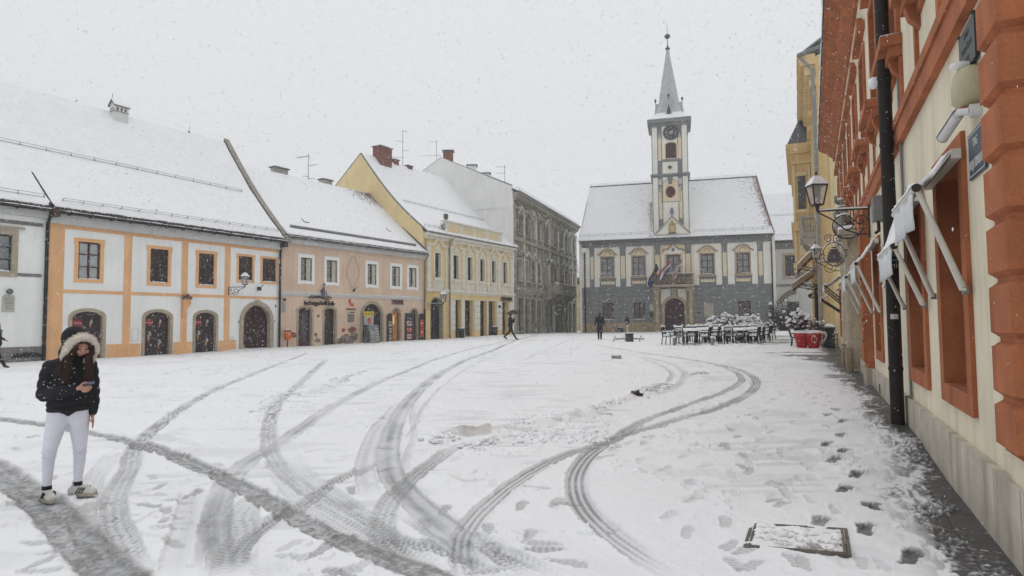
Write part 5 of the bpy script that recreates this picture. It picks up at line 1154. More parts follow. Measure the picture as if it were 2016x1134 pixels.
for a, b, c, d in tws:
 W = window(FT, Th, a, b, c, d, .10, dred, curtain, 2, 3, sur=M("brownish_window_stone", (.36, .29, .21), .9, .2, 4), sw=.16, sproj=.07, fw=.09, bt=.05, snowsill=True)
 uc = (a + b) / 2; hw = (b - a) / 2 + .16
 n = 12; o = [(uc - (hw + .0) * math.cos(math.pi * k / n), d + .38 + .62 * math.sin(math.pi * k / n)) for k in range(n + 1)]; ii = [(uc - (hw - .2) * math.cos(math.pi * k / n), d + .38 + .44 * math.sin(math.pi * k / n)) for k in range(n + 1)]
 MB().prism(FT, [(uc - hw, d + .16)] + o + [(uc + hw, d + .16)], .0, .03).build("tympanum", thyel, W)
 mb = MB(); mb.ring(FT, [(uc - hw - .32, d + .34), (uc - hw - .1, d + .5)] + o[1:-1] + [(uc + hw + .1, d + .5), (uc + hw + .32, d + .34)], [(uc - hw - .3, d + .24), (uc - hw + .02, d + .36)] + ii[1:-1] + [(uc + hw - .02, d + .36), (uc + hw + .3, d + .24)], .02, .2); mb.build("window_hood", MATS["brownish_window_stone"], W)
 mb = MB(); o2 = [(uc - .36 * math.cos(math.pi * k / n), d + .30 + .36 * math.sin(math.pi * k / n)) for k in range(n + 1)]; i2 = [(uc - .28 * math.cos(math.pi * k / n), d + .30 + .28 * math.sin(math.pi * k / n)) for k in range(n + 1)]; mb.ring(FT, o2, i2, .03, .06); mb.build("painted_arch", MATS["brownish_window_stone"], W)
 MB().fb(FT, a - .3, b + .3, c - .3, c - .17, .0, .16).build("window_ledge", MATS["brownish_window_stone"], W)
 MB().fb(FT, a - .24, b + .24, zb_ + .06, c - .3, .0, .015).build("apron", greyt, W)
 e_ = [(a - .08, zb_ + .36), (a - .08, c - .52)] ; nn = 9
 for k in range(nn): f = k / nn; e_ += [(a - .08 + (b - a + .16) * (f + .5 / nn), c - .52 - (.22 if k % 2 else .05)), (a - .08 + (b - a + .16) * (f + 1 / nn), c - .52)]
 e_ += [(b + .08, zb_ + .36)]; MB().prism(FT, e_, .015, .022).build("apron_panel", thyel, W)
for a, b, c, d in gws: window(FT, Th, a, b, c, d, .14, dred, M("barred_grey_pane", (.13, .12, .115), .4, .4, 6, 0), 2, 3, fw=.10, bt=.07, wb=.06, name="window")
for x0, x1 in ((100, 125), (288, 320), (502, 535), (692, 726), (920, 950), (1142, 1173)):
 a, b = tu(x0), tu(x1)
 MB().fb(FT, a - .04, b + .04, zb_ + .05, ezT - .8, .0, .05).build("pilaster", greyt, Th)
 MB().fb(FT, a + .05, b - .05, zb_ + .95, ezT - 1.75, .05, .058).build("pilaster_inlay", thyel, Th)
 MB().fb(FT, a - .08, b + .08, ezT - .8 - .16, ezT - .72, .0, .085).build("capital", greyt, Th)
a, b = tu(487), tu(745);
MB().prism(FT, rect(a, b, zb_ + .05, ezT - .72), .0, .012, 0, [rect(bd[0] - .002, bd[1] + .002, 5.6, bd[3] + .002)]).build("painted_bay", thyel, Th)
MB().fb(FT, 0, L, ezT - .72, ezT - .05, .0, .10).build("frieze", greyt, Th); MB().fb(FT, -.1, L + .1, ezT - .2, ezT + .02, .0, .42).build("cornice", greyt, Th)
MB().fb(FT, 0, L, zb_ - .1, zb_ + .05, 0, .13).build("belt_course", greyt, Th)
MB().fb(FT, -.01, dd[0] - .9, -.6, 1.30, .0, .10).build("plinth", tan2, Th); MB().fb(FT, dd[1] + .9, L, -.6, 1.25, .0, .10).build("plinth", tan2, Th)
W = window(FT, Th, *bd, .12, dred, curtain, 2, 3, sur=MATS["brownish_window_stone"], sw=.16, sproj=.07, fw=.1, bt=.06, name="balcony_door")
uc = (bd[0] + bd[1]) / 2; z = bd[3] + .16
MB().prism(FT, [(uc - .95, z), (uc - .95, z + .3), (uc - .5, z + .62), (uc, z + 1.0), (uc + .5, z + .62), (uc + .95, z + .3), (uc + .95, z)], .012, .05).build("tympanum", thwhite, W)
MB().tube([FT.P(uc - 1.2, z + .28, .12), FT.P(uc - 1.0, z + .5, .12), FT.P(uc - .6, z + .5, .12), FT.P(uc, z + 1.05, .12), FT.P(uc + .6, z + .5, .12), FT.P(uc + 1.0, z + .5, .12), FT.P(uc + 1.2, z + .28, .12)], .09, 6).build("pediment", MATS["brownish_window_stone"], W)
MB().ball(FT.P(uc, z + .45, .08), .2, 0, 12, 8, 1, .3, 1).build("roundel", greyt, W)
for s_ in (-1, 1): MB().fb(FT, uc + s_ * 1.12 - .1, uc + s_ * 1.12 + .1, 5.6, z, .012, .05).build("painted_jamb", thwhite, W)
rs = (dd[1] - dd[0]) / 2
D_ = window(FT, Th, dd[0], dd[1], -.3, dd[3], .3, dredd, dredd, 2, 1, rise=rs * .95, sur=tan, sw=.30, sproj=.13, fw=.08, wb=.06, name="portal_door", snowsill=False)
uc = (dd[0] + dd[1]) / 2; zt_ = dd[3]
MB().prism(FT, [(uc - .2, zt_ + .05), (uc - .32, zb_ - .25), (uc + .32, zb_ - .25), (uc + .2, zt_ + .05)], .06, .34).build("keystone_console", tan, Th)
pa = (tu(502, 900), tu(530, 900)); pb = (tu(708, 900), tu(738, 900))
MB().prism(FT, rect(pa[1] + .2, pb[0] - .2, zt_ - .4, zb_ - .2), .06, .075, 0, [arch(uc - rs - .301, uc + rs + .301, zt_ - .39, zt_ + .301, .5)] if False else []).build("portal_field", thwhite, Th) if False else None
for s_ in (-1, 1):
 u0 = uc + s_ * .36; u1 = uc + s_ * (rs + .55); a_, b_ = min(u0, u1), max(u0, u1)
 pts = [(u0, zb_ - .3), (u1, zb_ - .3), (u1, zt_ - .75)] + [(uc + s_ * (rs + .31) * math.cos(t), zt_ - rs * .95 + (rs * .95 + .31) * math.sin(t)) for t in [math.radians(d) for d in range(18, 76, 8)]]
 MB().prism(FT, pts, .061, .075).build("portal_field", thwhite, Th)
for a, b in (pa, pb):
 u_ = (a + b) / 2
 MB().fb(FT, u_ - .42, u_ + .42, -.5, zb_ - .15, .06, .22).build("portal_pier", tan2, Th)
 MB().lathe(FT.P(u_, 0, .48), [(.28, 1.2), (.3, 1.3), (.23, 1.42), (.20, 3.0), (.18, zb_ - .95), (.24, zb_ - .85), (.3, zb_ - .6), (.34, zb_ - .55)], 14).build("portal_column", tan, Th)
 MB().fb(FT, u_ - .42, u_ + .42, -.5, 1.2, .22, .82).build("column_pedestal", tan2, Th)
 MB().fb(FT, u_ - .38, u_ + .38, zb_ - .55, zb_ - .12, .22, .8).build("column_entablature", tan, Th)
ba, bb = tu(495), tu(738); MB().fb(FT, ba, bb, zb_ - .12, zb_ + .12, .13, 1.45).build("balcony_slab", tan, Th)
bm_ = M("balcony_brown_stone", (.27, .22, .16), .9, .25, 5)
mb = MB(); mb.fb(FT, ba, bb, zb_ + 1.15, zb_ + 1.3, 1.25, 1.47); mb.fb(FT, ba, ba + .22, zb_ + .12, zb_ + 1.15, 1.22, 1.45); mb.fb(FT, bb - .22, bb, zb_ + .12, zb_ + 1.15, 1.22, 1.45); mb.fb(FT, uc - .2, uc + .2, zb_ + .12, zb_ + 1.15, 1.22, 1.45)
mb.fb(FT, ba, ba + .15, zb_ + .12, zb_ + 1.3, .1, 1.2); mb.fb(FT, bb - .15, bb, zb_ + .12, zb_ + 1.3, .1, 1.2)
BAL = mb.build("balcony_railing", bm_, Th)
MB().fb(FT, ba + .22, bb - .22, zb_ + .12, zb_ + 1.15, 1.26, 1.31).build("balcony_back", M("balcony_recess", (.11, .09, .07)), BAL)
mb = MB()
for s_, n in ((ba + .25, 3), (uc + .25, 3)):
 for k in range(n):
  c = s_ + .3 + k * .55; mb.tube([FT.P(c + .22 * math.cos(t), zb_ + .63 + .38 * math.sin(t), 1.36) for t in [2 * math.pi * j / 12 for j in range(13)]], .05, 6, cap=False); mb.tube([FT.P(c - .1, zb_ + .4, 1.37), FT.P(c + .1, zb_ + .86, 1.37)], .05, 6); mb.tube([FT.P(c + .1, zb_ + .4, 1.37), FT.P(c - .1, zb_ + .86, 1.37)], .05, 6)
mb.build("carved_tracery", bm_, BAL); snow_strip(FT, ba, bb, zb_ + 1.3, .06, 1.25, 1.46, .2).build("railing_snow", snow, BAL)
for x0, x1, y0, y1, lb, m_ in ((808, 865, 875, 957, "large pale stone tablet to the right of the town hall portal", M("pale_tablet", (.40, .37, .31), .8, .1)), (470, 495, 880, 918, "small pale notice board to the left of the town hall portal", M("notice_board", (.42, .45, .42), .6, .1)), (470, 497, 930, 957, "small dark board with a pale emblem below the notice board by the portal", black)):
 a, b = tu(x0, 910), tu(x1, 910); c, d = tq(x0, y1)[1], tq(x0, y0)[1]; T = thing("wall_tablet", FT.P((a + b) / 2, c, .1), lb, "plaque"); MB().fb(FT, a, b, c, d, .062, .12).build("tablet", m_, T)
 if x0 == 808:
  mb = MB(); [mb.fb(FT, a + .15, b - .15, c + .2 + k * .14, c + .22 + k * .14, .12, .124) for k in range(8)]; mb.build("engraving", tan, T); MB().fb(FT, a - .05, b + .05, d, d + .07, .062, .18).build("tablet_cornice", tan, T)
 if y0 == 930: MB().lathe(FT.P((a + b) / 2, (c + d) / 2, .12), [(.12, -.02), (.12, .02)], 10).build("emblem", greymetal, T)
u_ = tu(775, 935); zz = tq(775, 938)[1]
mb = MB(); mb.tube([FT.P(u_ - .15, zz, .07), FT.P(u_ + .15, zz, .3)], .02); mb.tube([FT.P(u_ - .1, zz + .12, .1), FT.P(u_ + .12, zz + .12, .25)], .02); mb.build("rail_stub", black, Th)
pipe(FT, Th, .35, ezT - .3, .3, .16, .08, gutter_m, n=4); pipe(FT, Th, L - .08, ezT - .3, .3, .2, .07, gutter_m, n=4)
u_, z_ = FT.q(1155, 490); MB().fb(FT, .1, .5, ezT - 1.25, ezT - .75, 0, .5).build("corner_box", whitew, Th)
FTs = Fac(FT.P(L, 0, 0)[:2], FT.P(L, 0, -11)[:2]); MB().prism(FTs, rect(0.01, 11, -.6, ezT), -.3, -.004).build("side_wall", thwhite, Th)
FTl = Fac(FT.P(0, 0, 0)[:2], FT.P(0, 0, -11)[:2]); MB().fb(FTl, .01, 11, -.6, ezT, -.3, -.004).build("side_wall", thwhite, Th)
rzT = 17.72; rwT = 5.0; ra_, rb_ = FT.q(1161.7, 371, -rwT)[0], FT.q(1490, 349, -rwT)[0]; ez_ = ezT + .05
E0, E1 = FT.P(-.25, ez_, .5), FT.P(L + .25, ez_, .5); Q0, Q1 = FT.P(ra_, rzT, -rwT), FT.P(rb_, rzT, -rwT); K0, K1 = FT.P(-.25, ez_, -10.5), FT.P(L + .25, ez_, -10.5)
up_ = Vector((0, 0, .03))
roof_slab(E0, E1, Q1, Q0, .12, .35).build("roof", rooftile, Th)
t0, t1 = FT.q(1284, 400)[0], FT.q(1364, 400)[0]
M("dull_red_tile", (.13, .07, .06), .9, .4, 9, .4)
def fnT(u, v):
 x = u * L; k = 0
 edge = 1.0 - v * (L - rb_) / L if True else 1
 k += .36 * max(0, 1 - (1 - u) / .035) * (v > .12)
 k += .14 * max(0, 1 - (1 - u) / .16) + .16 * max(0, v - .35) * (x > t1) + .13 * (v > .3) * (x < t0) * max(0, 1 - (t0 - x) / 5.5)
 k += .25 * max(0, 1 - abs(x - t0 + .15) / .5) * (v < .7) + .15 * max(0, 1 - abs(u - .02) / .03) * (v > .6)
 return (k, 1.0 if (1 - u) < .045 else .25)
nu, nv = 160, 60
tile_snow(snow_roof(E0 + up_, E1 + up_, Q1 + up_, Q0 + up_, .09, nu, nv, 41, .35, .05, .015), "roof_snow", Th, nu, nv, L, 9.0, fnT)
tile_snow(snow_roof(K1 + up_, E1 + up_, Q1 + up_, Q1 + up_, .07, 30, 30, 42, .0, .05, .01), "hip_snow", Th, 30, 30, 11, 9, lambda u, v: (.22 * (u > .9) + .06, .7))
snow_roof(E0 + up_, K0 + up_, Q0 + up_, Q0 + up_, .08, 20, 20, 43).build("hip_snow", snow, Th); snow_roof(K0 + up_, K1 + up_, Q1 + up_, Q0 + up_, .08, 20, 10, 44).build("back_snow", snow, Th)
def rfT(u, f, lift=.15):
 uu = (-.25 * (1 - f) + ra_ * f) + (u / L) * ((L + .5) * (1 - f) + (rb_ - ra_) * f); return roofpt(FT, uu, f, ez_, rzT, .5, -rwT, .35, lift)
MB().tube([Q0 + Vector((0, 0, .1)), Q1 + Vector((0, 0, .1))], .12, 8).build("ridge_tiles", rooftile, Th); snow_strip(Fac(Q0[:2], Q1[:2]), 0, (Q1 - Q0).length, rzT + .16, .08, -.12, .12, .3).build("ridge_snow", snow, Th)
snow_guard(Q0 + Vector((0, 0, .15)), Q1 + Vector((0, 0, .15)), upv, FT.n, Th, 18, .3)
t0b, t1b = 7.6, 12.9
snow_guard(rfT(.1, .05), rfT(t0b, .05), upv, FT.n, Th, 8, .32); snow_guard(rfT(t1b - .6, .05), rfT(L - .1, .05), upv, FT.n, Th, 8, .32)
MB().tube([rfT(L - .05, f, .12) for f in [i / 20 for i in range(21)]], .07, 6).build("hip_tiles", MATS["dull_red_tile"], Th)
eave_gear(FT, Th, -.2, L + .2, ezT + .0, .52, M("grey_gutter"))
FW = FT; wt = .25 
u0, u1 = FT.q(1285.5, 420, wt)[0], FT.q(1357, 420, wt)[0]; TWd = u1 - u0; uc = (u0 + u1) / 2
zmid = FT.q(1320, 344, wt)[1]; ztop = FT.q(1320, 246, wt)[1]; zcr = FT.q(1320, 236, wt)[1]
wq = lambda x, y: FT.q(1250 + x / 2.637, 40 + y / 2.637, wt)
oval = [(uc + .0 + .52 * math.cos(t), wq(190, 890)[1] + .66 * math.sin(t)) for t in [2 * math.pi * k / 24 for k in range(24)]]
bw_ = (wq(159, 680)[0], wq(216, 680)[0], wq(187, 718)[1], wq(187, 634)[1])
bull = [(uc + .20 * math.cos(t), wq(190, 762)[1] + .20 * math.sin(t)) for t in [2 * math.pi * k / 16 for k in range(16)]]
D_t = TWd
mb = MB(); mb.prism(FT, rect(u0, u1, ezT + .0, ztop), wt - .5, wt, 0, [oval, hole(*bw_, .25), bull]); TW = mb.build("tower", thwhite, Th)
for w0, w1, a, b in ((wt - D_t, wt - .5, u0, u0 + .4), (wt - D_t, wt - .5, u1 - .4, u1), (wt - D_t, wt - D_t + .3, u0 + .4, u1 - .4)): MB().fb(FT, a, b, ezT, ztop, w0, w1).build("tower_side", thwhite, TW)
def tower_face(F, a, b, w, k0):
 for x0 in (a + (b - a) * .155, b - (b - a) * .155 - .52):
  for z0, z1 in ((ezT + .3, zmid - .12), (zmid + .12, ztop)):
   o = MB().fb(F, x0, x0 + .52, z0, z1, w, w + .02).build("corner_strip", greyt, TW)
   h = z1 - z0
   MB().fb(F, x0 + .10, x0 + .42, z0 + h * .28, z1 - h * .26, w + .02, w + .028).build("strip_inlay", thyel, o)
   MB().prism(F, [(x0 + .26, z1 - h * .17), (x0 + .16, z1 - h * .245), (x0 + .36, z1 - h * .245)], w + .02, w + .03).build("painted_bell", thyel, o)
   if z0 < zmid:
    for q in (.1, .22, .34): MB().fb(F, x0 + q, x0 + q + .06, z1 - h * .14, z1 - h * .05, w + .02, w + .03).build("painted_flute", thwhite, o)
 for x0 in (a, b - .07): MB().fb(F, x0, x0 + .07, ezT + .3, ztop, w, w + .012).build("corner_line", greyt, TW)
tower_face(FT, u0, u1, wt, 0)
FTr = Fac(FT.P(u1, 0, wt)[:2], FT.P(u1, 0, wt - D_t)[:2]);
FTr.n = FT.e.copy(); tower_face(FTr, 0, D_t, 0, 1)
FTL = Fac(FT.P(u0, 0, wt)[:2], FT.P(u0, 0, wt - D_t)[:2]); FTL.n = -FT.e; tower_face(FTL, 0, D_t, 0, 2)
for nm, z0, z1, pj in (("mid_cornice", zmid - .1, zmid + .12, .18), ("mid_cornice", zmid - .22, zmid - .1, .08), ("top_cornice", ztop - .1, ztop + .25, .16), ("top_cornice", ztop + .25, ztop + .62, .42)):
 MB().fb(FT, u0 - pj, u1 + pj, z0, z1, wt - D_t - pj, wt + pj).build(nm, greyt, TW)
cu_, cz_ = wq(187, 582); ck = MB(); CR_ = .76
CK = MB().ring(FT, [(cu_ + (CR_ + .1) * math.cos(t), cz_ + (CR_ + .1) * math.sin(t)) for t in [2 * math.pi * k / 32 for k in range(32)]], [(cu_ + CR_ * .93 * math.cos(t), cz_ + CR_ * .93 * math.sin(t)) for t in [2 * math.pi * k / 32 for k in range(32)]], wt, wt + .12, closed=True).build("clock", M("clock_rim", (.10, .10, .10)), TW)
MB().prism(FT, [(cu_ + CR_ * .93 * math.cos(t), cz_ + CR_ * .93 * math.sin(t)) for t in [2 * math.pi * k / 32 for k in range(32)]], wt, wt + .05).build("clock_face", M("clock_black", (.025, .026, .028)), CK)
MB().prism(FT, [(cu_ + .26 * math.cos(t), cz_ + .26 * math.sin(t)) for t in [2 * math.pi * k / 24 for k in range(24)]], wt + .05, wt + .06).build("clock_centre", M("clock_grey", (.25, .26, .26)), CK)
wt_m = M("clock_white", (.55, .56, .55))
for k in range(12):
 t = math.pi / 2 - k * math.pi / 6; p = FT.P(cu_ + .53 * math.cos(t), cz_ + .53 * math.sin(t), wt + .06); xd = FT.e * math.sin(t) - Vector((0, 0, 1)) * math.cos(t)
 upd = FT.e * math.cos(t) + Vector((0, 0, 1)) * math.sin(t)
 text_mesh("numeral", ["XII", "I", "II", "III", "IIII", "V", "VI", "VII", "VIII", "IX", "X", "XI"][k], .30, wt_m, CK, p, xd, upd, .008, sx=.62)
for tt, ln in ((math.radians(90 - 258), .42), (math.radians(90 - 45), .55)):
 c, s_ = math.cos(tt), math.sin(tt); MB().prism(FT, [(cu_ - s_ * .045, cz_ + c * .045), (cu_ + c * ln, cz_ + s_ * ln), (cu_ + s_ * .045, cz_ - c * .045), (cu_ - c * .1, cz_ - s_ * .1)], wt + .08, wt + .1).build("clock_hand", wt_m, CK)
W = window(FT, TW, *bw_, .15, dred, M("belfry_dark", (.06, .018, .016), .6, .5, 8), 2, 3, rise=.25, sur=thyel, sw=.13, sproj=.04, wb=wt, fw=.09, bt=.06, name="belfry_window")
MB().fb(FT, bw_[0] - .35, bw_[1] + .35, bw_[2] - .3, bw_[2] - .05, wt, wt + .12).build("window_ledge", greyt, W)
MB().prism(FT, oval, wt - .14, wt - .12).build("oval_window", M("oval_red_window", (.09, .02, .018), .5, .4, 6), TW)
o_ = [(uc - .98, wq(190, 940)[1]), (uc - .98, wq(190, 872)[1]), (uc - .80, wq(190, 860)[1]), (uc - .80, wq(190, 845)[1]), (uc - .52, wq(190, 828)[1]), (uc + .52, wq(190, 828)[1]), (uc + .80, wq(190, 845)[1]), (uc + .80, wq(190, 860)[1]), (uc + .98, wq(190, 872)[1]), (uc + .98, wq(190, 940)[1])]
MB().prism(FT, o_, wt, wt + .02, 0, [oval]).build("oval_field", thyel, TW); MB().ring(FT, [(p[0] * 1.0 + (p[0] - uc) * .06, p[1] + (.04 if p[1] > wq(190, 900)[1] else -.05)) for p in o_], o_, wt, wt + .05, closed=True).build("oval_field_frame", greyt, TW)
MB().prism(FT, [(uc - .3, wq(190, 822)[1] + .25), (uc + .3, wq(190, 822)[1] + .25), (uc + .18, wq(190, 850)[1]), (uc - .18, wq(190, 850)[1])], wt + .05, wt + .1).build("oval_keystone", greyt, TW)
MB().ring(FT, [(uc + .34 * math.cos(t), wq(190, 762)[1] + .34 * math.sin(t)) for t in [2 * math.pi * k / 20 for k in range(20)]], [(uc + .2 * math.cos(t), wq(190, 762)[1] + .2 * math.sin(t)) for t in [2 * math.pi * k / 20 for k in range(20)]], wt - .1, wt + .04, closed=True).build("bullseye_frame", thyel, TW)
MB().prism(FT, bull, wt - .2, wt - .12).build("bullseye_window", black, TW)
pz = FT.q(1320, 427, wt)[1]; pb_ = ezT + .42
MB().prism(FT, [(u0 + .35, pb_), (u1 - .1, pb_), (uc + .1, pz - .1)], wt + .02, wt + .35).build("pediment", thwhite, TW)
MB().tube([FT.P(u0 + .15, pb_ - .02, wt + .4), FT.P(uc + .1, pz, wt + .4), FT.P(u1 + .1, pb_ - .02, wt + .4)], .10, 6).build("pediment_moulding", tan, TW)
crest = M("gilded_crest", (.42, .30, .10), .5, .4, 8); mb = MB(); mb.prism(FT, [(uc - .2, pb_ + .12), (uc - .28, pb_ + .5), (uc - .26, pb_ + 1.15), (uc + .46, pb_ + 1.15), (uc + .48, pb_ + .5), (uc + .4, pb_ + .12)], wt + .36, wt + .44); CT = mb.build("coat_of_arms", crest, TW)
MB().prism(FT, [(uc - .1, pb_ + .35), (uc - .1, pb_ + .9), (uc + .3, pb_ + .9), (uc + .3, pb_ + .35), (uc + .1, pb_ + .2)], wt + .44, wt + .47).build("shield", M("pale_gold", (.55, .45, .22)), CT); MB().ball(FT.P(uc + .1, pb_ + 1.3, wt + .4), .16, 0, 8, 5).build("crown", crest, CT); MB().fb(FT, uc - .32, uc + .52, pb_ - .0, pb_ + .12, wt + .36, wt + .5).build("crest_base", dred, CT)
MB().lathe(FT.P(uc + .1, pz + .05, wt + .3), [(.08, 0), (.06, .15), (.2, .35), (.22, .6), (.1, .68), (.16, .78), (.06, .9), (0, 1.0)], 10).build("urn", greyt, TW)
sb = ztop + .62; hz = D_t / 2 + .42; cw = wt - D_t / 2
def sq(r, z): return [FT.P(uc + r * sx, z, cw + r * sy) for sx, sy in ((-1, 1), (1, 1), (1, -1), (-1, -1))]
za = FT.q(1320, 93, cw)[1]
def octo(r, z, c=0.0):
 """square ring with cut corners, c = 0 square .. 1 octagon"""
 k = r * (1 - c * .586); o = []
 for sx, sy in ((-k, r), (k, r), (r, k), (r, -k), (k, -r), (-k, -r), (-r, -k), (-r, k)): o.append(FT.P(uc + sx, z, cw + sy))
 return o
lv = [octo(hz, sb), octo(hz - .55, sb + .42, .05), octo(hz - .95, sb + 1.0, .3), octo(hz - 1.18, sb + 1.8, .6), octo(1.0, sb + 3.2, .9), octo(.62, sb + (za - sb) * .62, 1), octo(.13, za - .2, 1)]
mb = MB(); vs = [p for l in lv for p in l]; fs = [(i * 8 + k, i * 8 + (k + 1) % 8, (i + 1) * 8 + (k + 1) % 8, (i + 1) * 8 + k) for i in range(len(lv) - 1) for k in range(8)]; fs += [tuple(range(8)), tuple((len(lv) - 1) * 8 + k for k in range(8))]; mb.add(vs, fs)
SP = mb.build("spire", copper, TW)
lv2 = [[p + Vector((0, 0, .05)) for p in l] for l in (octo(hz + .02, sb), octo(hz - .52, sb + .42, .05), octo(hz - .93, sb + .95, .3))]
mb = MB(); vs = [p for l in lv2 for p in l]; mb.add(vs, [(i * 8 + k, i * 8 + (k + 1) % 8, (i + 1) * 8 + (k + 1) % 8, (i + 1) * 8 + k) for i in range(2) for k in range(8)]); mb.build("spire_snow", snow, SP)
mb = MB(); FP = FT.P(uc, za - .3, cw); hgt = FT.q(1320, 43, cw)[1] - za + .3; bz = FT.q(1320, 71, cw)[1] - za + .3
mb.lathe(FP, [(.16, 0), (.26, .12), (.28, .2), (.12, .3), (.10, .5), (.05, .6), (.04, bz - .3), (.1, bz - .28), (.3, bz - .12), (.34, bz), (.3, bz + .12), (.1, bz + .28), (.03, bz + .32), (.015, hgt), (0, hgt)], 14); mb.build("finial", M("dark_finial", (.05, .055, .05), .4), SP)
for (sx, sy) in ((0, 1), (1, 0), (-1, 0), (0, -1)):
 d = Vector(FT.n * sy + FT.e * sx); s_ = d.cross(Vector((0, 0, 1))); c = FT.P(uc, 0, cw); r_ = hz - .72
 def q(a, r2, z): v = c + s_ * a + d * r2; return Vector((v.x, v.y, z))
 zb0 = sb + .62; zb1 = zb0 + 1.9
 mb = MB(); mb.add([q(-.42, r_, zb0), q(.42, r_, zb0), q(0, r_ - .15, zb1), q(-.42, r_ - 1.0, zb0), q(.42, r_ - 1.0, zb0), q(0, r_ - 1.0, zb1)], [(0, 1, 2), (1, 4, 5, 2), (0, 2, 5, 3), (3, 5, 4)]); DM = mb.build("dormer", copper, SP)
 MB().add([q(-.27, r_ + .02, zb0 + .1), q(.27, r_ + .02, zb0 + .1), q(0, r_ - .08, zb0 + 1.3)], [(0, 1, 2)]).build("dormer_opening", black, DM)
 MB().lathe(q(0, r_ - .15, zb1 - .05), [(.05, 0), (.04, .25), (.13, .35), (.13, .5), (.03, .6), (0, .85)], 8).build("dormer_finial", MATS["dark_finial"], DM)
def flag(P0, P1, Lf, Hf, droop, cells, lb, name="flag", stars=False, ck=False):
 """pole from P0 (rail) to P1 (tip); cloth hangs from the pole near its tip; cells = list of stripe materials"""
 P0, P1 = Vector(P0), Vector(P1); T = thing(name, P0, lb, "flag", "flags on the balcony"); MB().tube([P0, P1], .035, 6).build("flagpole", M("flagpole_paint", (.5, .5, .48)), T)
 dirp = (P1 - P0).normalized(); d = Vector(droop).normalized(); n, m = 18, 12; nc = len(cells); mb = MB()
 side = dirp.cross(d).normalized(); vs = []
 for i in range(n + 1):
  for j in range(m + 1):
   a, b_ = i / n, j / m
   p = P1 - dirp * (Hf * b_ * (1 - .25 * a)) + d * (Lf * a) + side * (.16 * math.sin(a * 6 + b_ * 4) * (.3 + a)) + Vector((0, 0, -.25 * a * a))
   vs.append(p)
 fs = [(i * (m + 1) + j, (i + 1) * (m + 1) + j, (i + 1) * (m + 1) + j + 1, i * (m + 1) + j + 1) for i in range(n) for j in range(m)]
 mb.add(vs, fs, 0, True); ms = [min(nc - 1, int(j / m * nc)) for i in range(n) for j in range(m)]
 if cells[0] == 'V': nc = len(cells) - 1; cells = cells[1:]; ms = [min(nc - 1, int(i / n * nc)) for i in range(n) for j in range(m)]
 if ck:
  for i in range(n):
   for j in range(m):
    if 6 <= i < 11 and 4 <= j < 9: ms[i * m + j] = 0 if (i + j) % 2 else 1
 mb.m = ms; o = mb.build("flag_cloth", cells, T, fix=False); sd = o.modifiers.new("thick", 'SOLIDIFY'); sd.thickness = .012
 if stars:
  c = P1 - dirp * Hf * .45 + d * Lf * .5 + Vector((0, 0, -.07)); sm = MB()
  for k in range(12):
   t = 2 * math.pi * k / 12; q = c + d * (.42 * math.cos(t)) + dirp * (.36 * math.sin(t)) + FT.n * .13; sm.ball(q, .05, 0, 6, 4)
  sm.build("stars", M("gold_star", (.65, .5, .08)), o)
 return T
fr_, fw_, fb_ = M("flag_red", (.30, .04, .045), .8), M("flag_white", (.62, .62, .63), .8), M("flag_blue", (.03, .06, .19), .8); eu = M("flag_dark_blue", (.012, .022, .085), .8)
zr = zb_ + 1.3
def fp(a, b, w): u_, z_ = FT.q(1130 + a / 3.15, 320 + b / 3.15, w); return FT.P(u_, z_, w)
flag(fp(540, 690, 1.3), fp(508, 622, 2.3), 2.25, .9, (FT.e * -.42 + Vector((0, 0, -1)))[:], [eu], "dark blue flag drooping at the left end of the town hall balcony", stars=True)
flag(fp(600, 690, 1.3), fp(597, 600, 2.2), 1.9, 1.15, (FT.e * -.8 + Vector((0, 0, -.95)))[:], [fr_, fw_, fb_], "red, white and blue flag with a chequered shield, middle of the balcony", ck=True)
flag(fp(610, 690, 1.3), fp(672, 596, 2.4), 1.5, 1.5, (FT.e * -.35 + Vector((0, 0, -1)))[:], ['V', fr_, fw_, fr_, fw_, fr_], "red and white striped flag at the right of the balcony door")
F0 = at_depth(1524, 72); FN = Fac((F0[0] - .5, F0[1] + .13), chain(F0, 105, 1640))
Nh = house("house", FN, "plain pale house with a snowy roof, between the town hall and the ochre building", "house")
zn = FN.q(1530, 478)[1]
wn = pr(FN, 1545, 1572, 503, 545); gn = pr(FN, 1549, 1574, 594, 640)
wall(FN, Nh, rect(0, FN.L, -.6, zn), [hole(*wn), hole(*gn)], M("annex_grey_plaster", (.50, .49, .46), .9, .08, .8, .12, 60, drip=.1))
window(FN, Nh, *wn, .14, dredd, glassd, 3, 3, sur=M("brownish_window_stone"), sw=.28, sproj=.08, fw=.08); window(FN, Nh, *gn, .14, dredd, glassd, 3, 3, sw=.1, fw=.1)
MB().fb(FN, 0, FN.L, zn - .75, zn, 0, .12).build("frieze", plinthg, Nh); MB().fb(FN, 0, FN.L, zn, zn + .2, -.1, .5).build("cornice", black, Nh)
zm = FN.q(1530, 561)[1]; MB().fb(FN, 0, FN.L, zm - .2, zm + .06, 0, .08).build("string_course", plinthg, Nh)
a0 = FN.q(1528, 600); a1 = FN.q(1567, 571); MB().ring(FN, [(a0[0] + (a1[0] - a0[0]) * f, a0[1] + (a1[1] - a0[1]) * math.sin(f * math.pi / 2) + .22) for f in [k / 10 for k in range(11)]], [(a0[0] + .3 + (a1[0] - a0[0] - .3) * f, a0[1] - .1 + (a1[1] - a0[1] - .35) * math.sin(f * math.pi / 2)) for f in [k / 10 for k in range(11)]], 0, .25).build("broken_arch", M("old_arch_stone", (.17, .14, .11), .9, .3), Nh)
MB().fb(FN, 0, FN.q(1530, 640)[0], -.5, a0[1] + .1, 0, .4).build("buttress", tan2, Nh)
